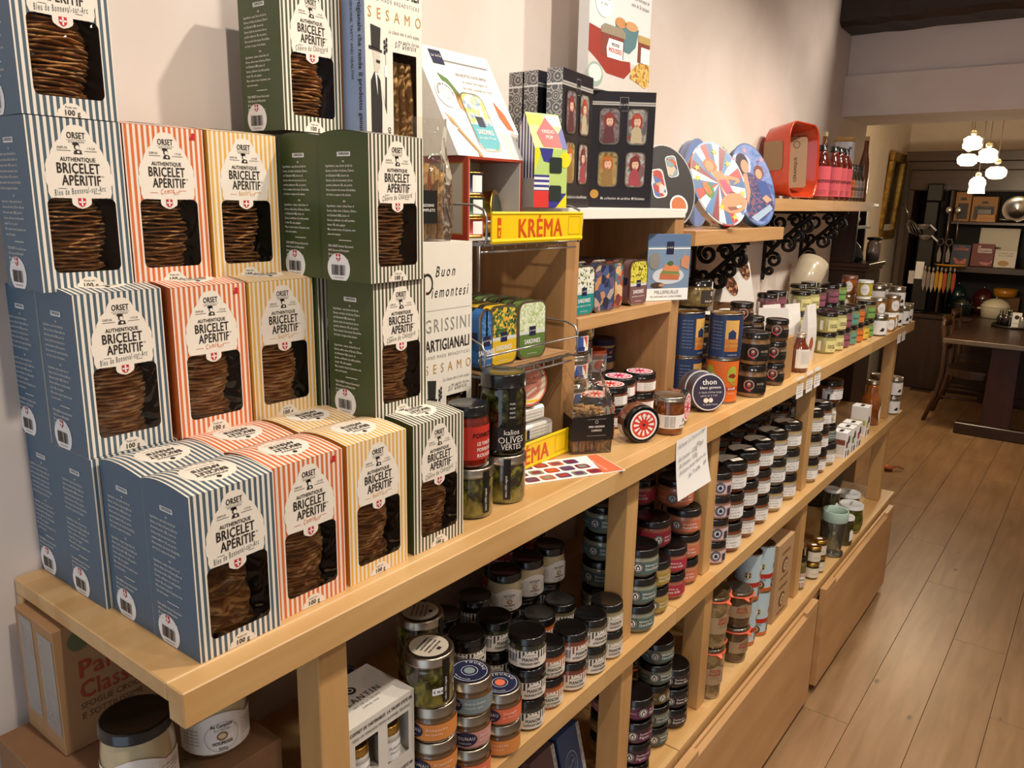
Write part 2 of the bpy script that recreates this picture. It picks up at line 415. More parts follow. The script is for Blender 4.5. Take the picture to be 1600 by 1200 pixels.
# ================================================================== the setting
PLASTER = blotch('plaster', ['#d9cbc0', '#dfd2c8', '#e4d9d0'], scale=3.0, rough=0.85, bump=0.05)
PLASTER2 = blotch('plaster_warm_lit', ['#dccbb4', '#e4d5c2'], scale=3.0, rough=0.85, bump=0.05)  # plaster beyond the lintel, the yellow lamp light put into its colour
OLDWOOD = wood('old_beam', '#1c110b', '#3a2517', axis=0, rough=0.6, grain=9, stretch=10, coat=0.1)
DARKWOOD = wood('dark_wood', '#24130c', '#3d2416', axis=2, rough=0.4, grain=10, stretch=10, coat=0.25)
DARKWOODX = wood('dark_wood_long', '#2a170e', '#452a1a', axis=0, rough=0.4, grain=10, stretch=10, coat=0.25)
TABLEWOOD = wood('table_wood', '#2c1a12', '#452d20', axis=1, rough=0.35, grain=10, stretch=12, coat=0.3)
CHAIRWOOD = wood('chair_wood', '#3a2415', '#5a3a22', axis=2, rough=0.35, grain=10, stretch=8, coat=0.3)
MAPLE = wood('maple_long', '#c4965a', '#d9b27a', axis=1, rough=0.35, grain=11, stretch=9, coat=0.25, block=0.55)
MAPLEZ = wood('maple_upright', '#bd8f57', '#d1a66d', axis=2, rough=0.4, grain=12, stretch=9, coat=0.2)
MAPLEX = wood('maple_cross', '#c99c62', '#dab27c', axis=0, rough=0.4, grain=11, stretch=9, coat=0.2)
OAK = wood('oak_long', '#b98a58', '#cfa470', axis=1, rough=0.4, grain=16, stretch=14, coat=0.15)
OAKZ = wood('oak_upright', '#a67a4c', '#bd9263', axis=2, rough=0.45, grain=18, stretch=14, coat=0.1)
DRAWERW = wood('drawer_board', '#b78a58', '#d0a472', axis=1, rough=0.38, grain=9, stretch=7, coat=0.25, knots=True)
FLOORW = wood('floor_oak', '#866744', '#a88561', axis=1, rough=0.42, grain=9, stretch=10, knots=True, coat=0.12)
CARDB = mat('#a98158', 0.8, var=0.1); CARDB2 = mat('#8c6545', 0.8, var=0.12)

w = MB(); w.box((-0.12, -3.0, 0), (0, 3.52, 2.9), PLASTER); struct('wall_left', w)
w = MB(); w.box((-0.9, 3.96, 0), (-0.78, 8.75, 2.9), PLASTER2); w.box((-0.9, 3.85, 0), (-0.0, 3.96, 2.9), PLASTER2); w.box((-0.12, 3.5201, 0), (0, 3.8499, 2.9), PLASTER2)
struct('wall_recess', w)
w = MB(); w.box((-0.9, 8.75, 0), (3.0, 8.87, 2.9), PLASTER2); struct('wall_back', w)
w = MB(); w.box((2.7, -3.0, 0), (2.82, 8.75, 2.9), PLASTER); struct('wall_right', w)
w = MB(); w.box((-0.9, -3.0, 2.9), (3.0, 8.87, 3.0), PLASTER); struct('ceiling', w)
w = MB(); w.box((0.0005, 3.5, 2.128), (2.7, 3.96, 2.30), PLASTER); w.box((0.0005, 3.53, 2.3001), (2.7, 3.96, 2.9), PLASTER); struct('trim_1', w)
# old ceiling beam with an uneven lower edge
w = MB(); rb = random.Random(3); n = 40; vs_ = []
for i in range(n+1):
    x = 0.001+2.69*i/n; d = rb.uniform(-0.008, 0.008); e_ = rb.uniform(-0.008, 0.008)
    vs_ += [(x, 3.34+e_, 2.74), (x, 3.335+d, 2.50+d), (x, 3.36, 2.478+e_*0.7), (x, 3.529, 2.474+d*0.4), (x, 3.529, 2.74)]
fs = []
for i in range(n):
    for k in range(5): a, b = 5*i+k, 5*i+(k+1) % 5; fs.append((a, b, b+5, a+5))
fs += [(4, 3, 2, 1, 0), tuple(5*n+k for k in range(5))]
w.add(vs_, fs, OLDWOOD); struct('trim_2', w)
# floor: a base slab and its planks
w = MB(); w.box((-0.9, -3.0, -0.06), (2.82, 8.87, -0.006), mat('#4a3524', 0.8)); FLOOR = struct('floor', w)
PLW, PLL = 0.19, 1.86
_pm = MB(); _pm.box((-PLW/2+0.0009, -PLL/2+0.0009, -0.0058), (PLW/2-0.0009, PLL/2-0.0009, 0), FLOORW, bev=0.0004); _pm = _pm.mesh('plank')
for c in range(-6, 12):
    xc = 0.597+PLW*(c-0.5)
    if xc > 2.7: continue
    y = -2.4+((c*0.73) % 1.0)*PLL
    while y < 9.2:
        if (xc > 0.38 or y > 3.2) and (xc > -0.05 or y > 4.3) and y < 8.6 and not (xc > 1.6):
            obj('plank', _pm, FLOOR, (xc, y, 0))
        y += PLL
# ================================================================== the display counter
BT = 1.239; MS = 0.8225; LS = 0.435; FX = 0.4044; YE = 3.554
ctr = thing('display_counter', 'long light maple display counter with open shelves and drawers below along the white wall', 'counter', (0.2, 1.77, 0))
def cpart(name, a, b, m, bev=0.0015):
    o = (0.2, 1.77, 0); q = MB(); q.box(tuple(a[i]-o[i] for i in range(3)), tuple(b[i]-o[i] for i in range(3)), m, bev); return obj(name, q, ctr)
cpart('worktop', (0.002, 0, BT-0.022), (FX-0.0305, 1.62, BT), MAPLE); cpart('worktop', (0.002, 1.621, BT-0.022), (FX-0.0305, YE, BT), MAPLE)
cpart('front_apron', (FX-0.03, 0, BT-0.042), (FX, 2.79, BT), MAPLE); cpart('front_apron', (FX-0.03, 2.791, BT-0.042), (FX, YE, BT), MAPLE)
cpart('wall_batten', (0.002, 0.0, BT-0.075), (0.022, YE, BT-0.0225), MAPLE)
cpart('middle_shelf', (0.002, 0.19, MS-0.04), (FX, 1.197, MS), MAPLE); cpart('middle_shelf', (0.002, 1.199, MS-0.04), (FX, 3.546, MS), MAPLE)
cpart('lower_shelf', (0.002, 0.19, LS-0.035), (0.422, 1.225, LS), MAPLE); cpart('lower_shelf', (0.002, 1.228, LS-0.035), (0.422, 3.52, LS), MAPLE)
POSTY = (0.19, 0.973, 1.387, 2.162, 3.325)
for i, y in enumerate(POSTY):
    cpart('post', (0.335, y, MS+0.0005), (0.380, y+0.047, BT-0.0425), MAPLEZ)
    cpart('post', (0.335, y+(0.012 if i > 1 else 0), LS+0.0005), (0.390, y+0.047+(0.012 if i > 1 else 0), MS-0.0405), MAPLEZ)
    cpart('back_post', (0.003, y, MS+0.0005), (0.030, y+0.047, BT-0.0755), MAPLEZ)
    cpart('back_post', (0.003, y, LS+0.0005), (0.030, y+0.047, MS-0.0405), MAPLEZ)
cpart('plinth', (0.05, 0.22, 0.0), (0.40, 3.46, 0.02), DARKWOOD); cpart('drawer_carcass', (0.01, 0.22, 0.021), (0.418, 3.46, LS-0.036), OAKZ)
for (y0, y1) in ((0.24, 1.155), (1.165, 2.262), (2.352, 3.385)):
    q = MB(); X0, X1 = 0.428-0.2, 0.450-0.2; a, b = y0-1.77, y1-1.77
    q.box((X0, a, 0.03), (X1, b, 0.395), DRAWERW, 0.0012)
    q.box((X0, a, 0.3952), (X1, a+0.12, 0.414), DRAWERW, 0.001); q.box((X0, b-0.12, 0.3952), (X1, b, 0.414), DRAWERW, 0.001)
    q.box((X0, a+0.1202, 0.3952), (X0+0.009, b-0.1202, 0.414), DRAWERW, 0.001)
    q.add([(X0+0.009, a+0.1202, 0.403), (X1, a+0.1202, 0.3954), (X1, b-0.1202, 0.3954), (X0+0.009, b-0.1202, 0.403), (X0+0.009, a+0.1202, 0.3954), (X0+0.009, b-0.1202, 0.3954)], [(0, 1, 2, 3), (0, 4, 1), (3, 2, 5)], DRAWERW)
    obj('drawer_front', q, ctr)
    q = MB(); q.box((0.419-0.2, a+0.02, 0.05), (0.4278-0.2, b-0.02, 0.37), mat('#15100c', 0.8)); obj('drawer_box', q, ctr)
# ================================================================== open wall cabinet on the counter
CX = 0.238
cab = thing('wall_cabinet', 'open oak box cabinet with a white top board standing on the counter', 'cabinet', (0, 1.19, BT))
def kpart(name, a, b, m, bev=0.001):
    q = MB(); q.box((a[0], a[1]-1.19, a[2]-BT), (b[0], b[1]-1.19, b[2]-BT), m, bev); return obj(name, q, cab)
kpart('side_panel', (0.002, 0.934, BT), (CX, 0.980, 1.70), OAKZ); kpart('side_panel', (0.002, 1.402, BT), (CX, 1.450, 1.70), OAKZ)
kpart('back_panel', (0.002, 0.9805, BT), (0.014, 1.4015, 1.70), OAKZ)
kpart('shelf', (0.0145, 0.9805, 1.476), (CX+0.004, 1.4015, 1.503), OAK)
o_ = kpart('top_board', (0.002, 0.930, 1.7005), (CX+0.004, 1.446, 1.722), mat('#efe9df', 0.4, var=0.03)); o_['label'] = 'white top board'
# ================================================================== floating shelves and scroll brackets
def floating(y0, y1, z1, xf, t, label, cut=None):
    s = thing('floating_shelf', label, 'shelf', (0, (y0+y1)/2, z1-t)); h = (y1-y0)/2
    if cut is None:
        q = MB(); q.box((0.001, -h, 0), (xf, h, t), OAK, 0.0012); obj('board', q, s)
    else:
        c = cut-(y0+y1)/2
        q = MB(); q.box((0.001, -h, 0), (xf, c-0.0004, t), OAK, 0.0008); obj('board', q, s)
        q = MB(); q.box((0.001, c+0.0004, 0), (xf, h, t), OAK, 0.0008); obj('board', q, s)
    return s
floating(1.605, 2.288, 1.665, 0.20, 0.040, 'short oak wall shelf carrying the big oval and round picture tins')
floating(2.205, 3.478, 1.756, 0.19, 0.040, 'oak wall shelf carrying the orange baking dish and the sauce bottles', cut=2.86)
IRON = mat('#17110e', 0.5, metal=0.4, var=0.15, scale=60)
def spiral(cx, cz, r0, r1, a0, turns, n=22):
    return [(cx+(r0+(r1-r0)*k/n)*math.cos(a0+turns*2*PI*k/n), 0, cz+(r0+(r1-r0)*k/n)*math.sin(a0+turns*2*PI*k/n)) for k in range(n+1)]
_vb = MB(); _vb.box((0.001, -0.006, -0.23), (0.013, 0.006, 0.0), IRON, 0.001); _vb.lathe([(0.006, -0.262), (0.008, -0.245), (0.0035, -0.23)], IRON, 8, c=(0.007, 0, 0)); _vb = _vb.mesh('vertical_bar')
_hb = MB(); _hb.box((0.0135, -0.006, -0.011), (0.185, 0.006, -0.0005), IRON, 0.001); _hb = _hb.mesh('horizontal_bar')
_dg = MB(); _dg.tube([(0.013, 0, -0.175), (0.05, 0, -0.125), (0.095, 0, -0.085), (0.13, 0, -0.05), (0.172, 0, -0.012)], 0.0085, IRON, 6); _dg = _dg.mesh('brace')
_sc = []
for pts in (spiral(0.052, -0.045, 0.032, 0.008, 2.2, 1.35), spiral(0.112, -0.036, 0.026, 0.007, PI, -1.3), spiral(0.155, -0.055, 0.026, 0.007, 1.2, -1.4),
            spiral(0.040, -0.115, 0.026, 0.007, 2.4, 1.3), spiral(0.092, -0.125, 0.030, 0.008, 1.4, -1.35), spiral(0.043, -0.185, 0.029, 0.008, 2.6, -1.35), spiral(0.03, -0.225, 0.017, 0.005, 2.6, 1.2),
            spiral(0.128, -0.094, 0.020, 0.006, 2.2, -1.3)):
    q = MB(); q.tube(pts, [0.0072]*(len(pts)-1)+[0.0105], IRON, 6); _sc.append(q.mesh('scroll'))
for y, z, lb in ((1.62, 1.6245, 'black scrolled iron bracket half hidden behind the standing sandwich recipe card'),
                 (2.03, 1.6245, 'black scrolled iron bracket under the shelf of picture tins, above the low preserve jar'),
                 (2.667, 1.7155, 'black scrolled iron bracket left of the tilted beige bowl'),
                 (3.10, 1.7155, 'black scrolled iron bracket above the tilted beige bowl, nearest the dining room')):
    b = thing('scroll_bracket', lb, 'bracket', (0, y, z), 0, 'scrolled iron shelf brackets')
    obj('vertical_bar', _vb, b); obj('horizontal_bar', _hb, b); obj('brace', _dg, b)
    for s_ in _sc: obj('scroll', s_, b)
# ================================================================== biscuit boxes
BW, BD, BH = 0.104, 0.093, 0.191
WAFER = blotch('wafer_biscuit', ['#a86c36', '#cf9150', '#ecc082'], scale=60, rough=0.7, bump=0.3, stretch=(1, 1, 3))
LINER = mat('#4d3a2d', 0.8, var=0.1)
FILM = film('box_window_film', gloss=0.03, bump=0.4, scale=38)
def stack_of_wafers(seed, loose=False):
    r = random.Random(seed); q = MB(); z = 0.004
    n = 5 if loose else 21
    for i in range(n):
        t = 0.0022 if not loose else 0.003
        R_ = 0.0420+r.uniform(-0.0012, 0.0010); ox = 0.0010+r.uniform(-0.002, 0.002); oy = -0.0045+r.uniform(-0.0025, 0.0025)+(0.004*math.sin(i*0.45+seed))
        tx = r.uniform(-0.05, 0.05)*(4.5 if loose else 1); ty = 0.10*math.sin(i*0.3+seed)*0.7 if not loose else -0.62+0.22*math.sin(i*1.7)
        prof = [(R_*0.05, 0), (R_*0.6, 0.0006), (R_-0.0012, 0), (R_, t*0.5), (R_-0.0012, t), (R_*0.6, t+0.0006), (R_*0.05, t)]
        def fn(p, z=z, ox=ox, oy=oy, tx=tx, ty=ty):
            w_ = 0.0011*math.sin(5*math.atan2(p[1], p[0])+z*900)*(p[0]**2+p[1]**2)**0.5/R_
            return (p[0]+ox, p[1]+oy, p[2]+z+p[1]*tx*0.6+p[0]*ty*0.6+w_+0.004)
        q.lathe(prof, WAFER, 22, fn=fn)
        z += 0.0046 if not loose else 0.0165
    return q.mesh('wafer_stack')
WAF = [stack_of_wafers(s) for s in (1, 2, 3)]; WAFL = stack_of_wafers(9, True)
FLAV = {'blue': ('#44637b', '#4c606c', 'Bleu de Bonneval-sur-Arc', '#33495a'), 'orange': ('#cf6128', '#d9703c', 'Comté AOP', '#d0622a'),
        'yellow': ('#dd9f35', '#e3b155', 'Beaufort AOP', '#d79a30'), 'green': ('#3c4a24', '#4b4f37', 'Chèvre du Châtelard', '#2f3a1c')}
LAB = [(0.0, .965), (.06, .962), (.11, .948), (.145, .915), (.16, .885), (.20, .872), (.245, .842), (.275, .812), (.287, .785), (.325, .765), (.345, .73), (.342, .70), (.36, .675), (.355, .64), (.337, .615), (.34, .58), (.32, .548), (.105, .545), (.105, .52), (.095, .507), (.05, .492)]
LABP = [(u*BW, v*BH) for u, v in LAB]+[(0, .484*BH)]+[(-u*BW, v*BH) for u, v in reversed(LAB[1:])]
def fr_text(q, fn, flav, h=0.0005):
    c = FLAV[flav]
    q.text('ORSET', 0.0098, 0, .888*BH, fn, INK, 'b', maxw=0.0205, h=h)
    q.rect(-0.011, .879*BH, 0.011, .8805*BH, fn, INK, h); q.text('ARTISAN GOURMAND', 0.0026, 0, .864*BH, fn, INK, 'r', maxw=0.018, h=h)
    q.text('DEPUIS', 0.0036, -0.016, .828*BH, fn, INK, 'r', maxw=0.011, h=h); q.text('1928', 0.0036, 0.0155, .828*BH, fn, INK, 'r', maxw=0.009, h=h, track=0.0006)
    q.rect(-0.022, .817*BH, -0.007, .8195*BH, fn, INK, h); q.rect(0.008, .817*BH, 0.022, .8195*BH, fn, INK, h)
    # little engraved baker's head
    q.ellipse(0.0, .842*BH, .0032, .0036, fn, INK, h, 10); q.ellipse(0.0005, .838*BH, .0022, .0024, fn, CREAM, h+.0002, 10); q.ellipse(-0.0010, .858*BH, .0038, .0019, fn, INK, h, 10)
    q.poly([(-.004, .80*BH), (.0055, .80*BH), (.0045, .822*BH), (.001, .826*BH), (-.003, .82*BH)], fn, INK, h); q.ellipse(0.0012, .812*BH, .0016, .0014, fn, CREAM, h+.0002, 8)
    q.text('AUTHENTIQUE', 0.0064, 0, .758*BH, fn, INK, 'b', maxw=0.039, h=h)
    q.text('BRICELET', 0.0160, -0.0005, .690*BH, fn, INK, 'b', maxw=0.0485, h=h); q.text('APÉRITIF', 0.0160, 0.002, .621*BH, fn, INK, 'b', maxw=0.0435, h=h)
    q.text('TM', 0.003, 0.026, .668*BH, fn, INK, 'r', maxw=0.003, h=h)
    cm = mat(c[3], 0.5, var=0.02)
    if flav in ('orange', 'yellow'):
        q.text(c[2].split()[0], 0.0092, -0.001, .582*BH, fn, cm, 'i', maxw=0.019, h=h, rot=0.12); q.text('AOP', 0.0055, 0.011, .576*BH, fn, cm, 'i', maxw=0.009, h=h, rot=0.12)
        q.rect(-.024, .586*BH, -.014, .5885*BH, fn, cm, h); q.rect(.014, .60*BH, .024, .6025*BH, fn, cm, h)
    else:
        q.text(c[2], 0.0100, 0, .573*BH, fn, cm, 'i', maxw=0.058, h=h, rot=0.10); q.rect(-.024, .60*BH, -.016, .6025*BH, fn, cm, h); q.rect(.014, .573*BH, .022, .5755*BH, fn, cm, h)
def shield(q, fn, u, v, s, h):
    q.poly([(u-.5*s, v+.55*s), (u-.5*s, v-.2*s), (u-.25*s, v-.5*s), (u, v-.62*s), (u+.25*s, v-.5*s), (u+.5*s, v-.2*s), (u+.5*s, v+.55*s)], fn, RED, h)
    q.rect(u-.10*s, v-.45*s, u+.10*s, v+.5*s, fn, PURE, h+.0002); q.rect(u-.42*s, v-.06*s, u+.42*s, v+.14*s, fn, PURE, h+.0002)
SIDE_FR = {'blue': ('Bleu de', 'Bonneval-sur-Arc 10%, beurre de'), 'orange': ('Comté', 'AOP 10%, beurre de'), 'yellow': ('Beaufort', 'AOP 10%, beurre de'), 'green': ('Chèvre', 'du Châtelard 10%, beurre de')}
BOXM = {}
def box_meshes(flav, flat):
    key = (flav, flat)
    if key in BOXM: return BOXM[key]
    side_c, str_c, script, sc = FLAV[flav]
    SIDE = mat(side_c, 0.42, coat=0.1, var=0.03); STR = stripes('box_stripes_'+flav, str_c, '#ece2d3', BW/15.0, 1, 0.52, 0.25)
    x0, x1, y0, y1 = -BD/2, BD/2, -BW/2, BW/2
    q = MB()
    q.add([(x0,y0,0),(x1,y0,0),(x1,y1,0),(x0,y1,0),(x0,y0,BH),(x1,y0,BH),(x1,y1,BH),(x0,y1,BH)], [(3,2,1,0),(3,0,4,7)], SIDE)
    bul = 0.0006 if flat else 0.0055; n = 10
    arc = [(x0+BD*k/n, BH+bul*math.sin(PI*(k/n)**0.8)) for k in range(n+1)]
    for y, rev in ((y0, False), (y1, True)):
        vs_ = [(x0, y, 0), (x1, y, 0)]+[(x, y, z) for x, z in reversed(arc)]; f = tuple(range(len(vs_)))
        q.add(vs_, [tuple(reversed(f)) if rev else f], SIDE)
    q.add([p for x, z in arc for p in ((x, y0-.0004, z+.0003), (x, y1+.0004, z+.0003))], [(2*k, 2*k+2, 2*k+3, 2*k+1) for k in range(n)], STR, True)
    # front panel round the window
    F_ = front_fn(x1); u0, v0, u1, v1, r = -.0375, .021, .0385, .545*BH, .007
    q.rect(y0, 0, u0, BH, F_, STR); q.rect(u1, 0, y1, BH, F_, STR); q.rect(u0, 0, u1, v0, F_, STR); q.rect(u0, v1, u1, BH, F_, STR)
    for cx, cy, a, ex, ey in ((u1-r, v0+r, -PI/2, u1, v0), (u1-r, v1-r, 0, u1, v1), (u0+r, v1-r, PI/2, u0, v1), (u0+r, v0+r, PI, u0, v0)):
        ps = [F_(ex, ey)]+[F_(cx+r*math.cos(a+PI/2*k/5), cy+r*math.sin(a+PI/2*k/5)) for k in range(6)]
        q.add(ps, [(0, k+1, k) if False else (0, k, k+1) for k in range(1, 6)], STR)
    # inner liner, open to the window
    a = .001; q.add([(x0+a,y0+a,a),(x1-a,y0+a,a),(x1-a,y1-a,a),(x0+a,y1-a,a),(x0+a,y0+a,BH-a),(x1-a,y0+a,BH-a),(x1-a,y1-a,BH-a),(x0+a,y1-a,BH-a)], [(0,1,2,3),(4,7,6,5),(0,4,5,1),(3,2,6,7),(0,3,7,4)], LINER)
    body = q.mesh('carton')
    q = MB()
    q.poly(LABP, F_, CREAM, .0004); fr_text(q, F_, flav, .0007); shield(q, F_, 0.0, .522*BH, .0085, .0007)
    lab = q.mesh('front_label'); q = MB()
    sc_ = [(-.017, 0.0002), (.017, 0.0002), (.017, .0035), (.0155, .004), (.0148, .0075), (.0128, .0085), (.0115, .0115), (.009, .012), (.006, .0145), (0, .0152), (-.006, .0145), (-.009, .012), (-.0115, .0115), (-.0128, .0085), (-.0148, .0075), (-.0155, .004), (-.017, .0035)]
    q.poly(sc_, F_, CREAM, .0004); q.text('Poids net :', .0036, 0, .0095, F_, INK, 'r', maxw=.014, h=.0007); q.text('100 g', .0082, 0, .0022, F_, INK, 'b', maxw=.018, h=.0007)
    wl = q.mesh('weight_label'); md = None
    if flav == 'orange':
        q = MB(); q.poly([(.033, .93*BH), (.041, .93*BH), (.0405, .945*BH), (.0415, .965*BH), (.039, .975*BH), (.036, .97*BH), (.037, .955*BH), (.034, .95*BH)], F_, RED, .0005); md = q.mesh('red_mark')
    # top label, read from behind the box
    def T_(u, v, h=0.0):
        x = v; k = (x-x0)/BD; return (x, -u, BH+bul*math.sin(PI*max(0.0, min(1.0, k))**0.8)+.0006+h)
    q = MB(); m = 8
    for i in range(m):
        va, vb = -.030+.060*i/m, -.030+.060*(i+1)/m
        wa, wb = .031*math.sqrt(max(0, 1-(va/.0301)**2)), .031*math.sqrt(max(0, 1-(vb/.0301)**2))
        q.add([T_(-wa, va), T_(wa, va), T_(wb, vb), T_(-wb, vb)], [(3, 2, 1, 0)], CREAM)
    T2 = lambda u, v, h=0.0: T_(u, v, h)
    q.text('APÉRITIF', .0125, 0, -.009, T2, INK, 'b', maxw=.036, h=.0005); q.text('BRICELET', .0125, 0, .003, T2, INK, 'b', maxw=.040, h=.0005); q.text('AUTHENTIQUE', .005, 0, .0145, T2, INK, 'b', maxw=.03, h=.0005)
    q.text(script, .005, 0, -.017, T2, mat(sc, .5, var=.02), 'i', maxw=.036, h=.0005); q.ellipse(0, .0225, .003, .003, T2, INK, .0005, 10)
    # the text runs from the back edge, so it stands upside down to the viewer
    top = q.mesh('top_label')
    # side print (facing -Y)
    S_ = side_fn(y0, x0); q = MB(); h = .0004
    q.poly(rrect(.035, .855*BH, .060, .885*BH, .001), S_, PURE, h); q.text('COMPOSITION', .0052, .0475, .8625*BH, S_, SIDE, 'b', maxw=.021, h=h*2)
    nm, rest = SIDE_FR[flav]
    L1 = ['Ingrédients : eau, farine de blé de', 'Savoie, vin blanc de Savoie, '+nm, rest, 'Savoie, huile de tournesol, lait en', 'poudre, babeurre 1%, sel, poivre.', 'Peut contenir des traces d\'arachides,', 'de fruits à coque et de sésame.']
    L2 = ['Ingredients : water, wheat flour of', 'Savoie, white wine of Savoie, '+nm, rest.replace('beurre de', 'butter of'), 'Savoie, sunflower oil, milk powder,', 'butter 1%, salt, pepper.', 'May contain traces of peanuts, tree', 'nuts and sesame.']
    L3 = ['TDG ORSET Artisan Gourmand', '1014, Route de Plaimpalais', 'ZI des Bonlieux', '73230 Saint-Alban-Leysse', 'www.maison-orset.com']
    q.text('FR', .0034, .0465, .815*BH, S_, WHITE, 'b', h=h)
    v = .785*BH
    for t in L1: q.text(t, .0044, .0125, v, S_, WHITE, 'b', 'l', sx=.78, maxw=.066, h=h); v -= .0062
    q.text('EN', .0034, .0465, v-.002, S_, WHITE, 'b', h=h); v -= .0085
    for t in L2: q.text(t, .0044, .0125, v, S_, WHITE, 'b', 'l', sx=.78, maxw=.066, h=h); v -= .0062
    q.rect(.034, v-.0005, .058, v+.0003, S_, WHITE, h); v -= .0095
    for t in L3: q.text(t, .0044, .0125, v, S_, WHITE, 'b', 'l', sx=.78, maxw=.050, h=h); v -= .0057
    ov = [(.032+.022*math.cos(t), .0165+.0205*math.sin(t)) for t in [PI*2*k/28 for k in range(28)]]
    ov = [(u, max(.0006, vv)) for u, vv in ov]
    q.poly(ov, S_, PURE, h); rr = random.Random(5); u = .0185
    while u < .0455:
        wd = rr.choice((.0006, .001, .0016)); q.rect(u, .0075, u+wd, .0215, S_, INK, h*2); u += wd+rr.choice((.0006, .0011))
    q.text('3 760345 870157', .003, .032, .003, S_, INK, 'r', h=h*2, maxw=.03); shield(q, S_, .032, .0315, .0085, h*2)
    side = q.mesh('side_print')
    q = MB(); q.add([F_(a_, b_, -.0004) for a_, b_ in rrect(u0-.001, v0-.001, u1+.001, v1+.001, .006)], [tuple(range(20))], FILM)
    fl = q.mesh('window_film')
    BOXM[key] = (body, lab, top, side, fl, wl, md)
    return BOXM[key]
BOXN = [0]
def biscuit_box(flav, fx, y0, lev, label, flat=False, yaw=0.0, waf=None):
    z = BT+lev*(BH+.0010)+.0002
    t = thing('biscuit_box', label, 'biscuit box', (fx-BD/2, y0+BW/2, z), yaw, 'striped biscuit boxes')
    body, lab, top, side, fl, wl, md = box_meshes(flav, flat)
    obj('carton', body, t); obj('front_label', lab, t); obj('side_print', side, t)
    if not flat: obj('top_label', top, t)
    obj('weight_label', wl, t); obj('window_film', fl, t); md and obj('red_mark', md, t)
    wv = WAF[BOXN[0] % 3] if waf is None else waf; BOXN[0] += 1
    o = obj('wafer_stack', wv, t); o['kind'] = 'stuff'
    return t
S_ = 1.18
R_ = math.radians
biscuit_box('blue', .3705, .042, 0, 'blue striped biscuit box at the front counter corner, big loose wafers in its window', waf=WAFL)
biscuit_box('blue', .2765, .042, 0, 'blue striped biscuit box on the counter directly behind the front corner box')
biscuit_box('blue', .178, .035, 0, 'blue biscuit box third from the front corner, only a strip of its front showing', flat=True)
biscuit_box('blue', .0842, .036, 0, 'blue biscuit box on the counter against the wall, bottom rear of the blue stack', flat=True)
biscuit_box('orange', .3625, .1495, 0, 'orange striped biscuit box in the front row on the counter', yaw=R_(-.6))
biscuit_box('orange', .2685, .149, 0, 'orange striped biscuit box, mainly its domed top showing behind the front orange box')
biscuit_box('yellow', .3615, .2625, 0, 'yellow striped biscuit box in the front row on the counter', yaw=R_(-.4))
biscuit_box('yellow', .2675, .262, 0, 'yellow striped biscuit box, mainly its domed top showing behind the front yellow box')
biscuit_box('green', .3615, .3815, 0, 'green striped biscuit box at the right end of the front row', yaw=R_(-.8))
biscuit_box('orange', .174, .143, 0, 'orange biscuit box hidden under the middle orange box', flat=True)
biscuit_box('yellow', .173, .250, 0, 'yellow biscuit box hidden under the middle yellow box', flat=True)
biscuit_box('green', .2675, .368, 0, 'green biscuit box hidden under the middle green box', flat=True)
biscuit_box('green', .173, .360, 0, 'green biscuit box hidden at the back under the recessed green box', flat=True)
biscuit_box('blue', .1745, .035, 1, 'blue striped biscuit box of the second layer, with a full wafer window', flat=False)
biscuit_box('blue', .0805, .034, 1, 'blue biscuit box of the second layer against the wall, plain side showing', flat=True)
biscuit_box('orange', .183, .1465, 1, 'orange striped biscuit box of the second layer between a blue and a yellow box')
biscuit_box('yellow', .1875, .2535, 1, 'yellow striped biscuit box of the second layer')
biscuit_box('green', .194, .361, 1, 'green biscuit box of the second layer set back in the dark gap', flat=True)
biscuit_box('green', .305, .363, 1, 'green striped biscuit box of the second layer, above the front row', flat=True, yaw=R_(1.0))
biscuit_box('blue', .140, .0205, 2, 'blue striped biscuit box of the third layer, just below the topmost blue box', flat=True)
biscuit_box('orange', .138, .1275, 2, 'orange striped biscuit box of the third layer, highest of the orange boxes')
biscuit_box('yellow', .143, .235, 2, 'yellow striped biscuit box of the third layer, highest of the yellow boxes')
biscuit_box('green', .124, .343, 2, 'green biscuit box of the third layer in the gap beside the highest yellow box', flat=True)
biscuit_box('green', .2175, .354, 2, 'green biscuit box of the third layer, plain side showing behind the forward box')
biscuit_box('green', .311, .3525, 2, 'green striped biscuit box of the third layer standing forward, with a bulging top', yaw=R_(2.0))
biscuit_box('blue', .140, .0195, 3, 'topmost blue striped biscuit box, cut by the top edge of the photo')
biscuit_box('green', .1475, .352, 3.045, 'topmost green striped biscuit box, standing against the white wall', yaw=R_(0.5))
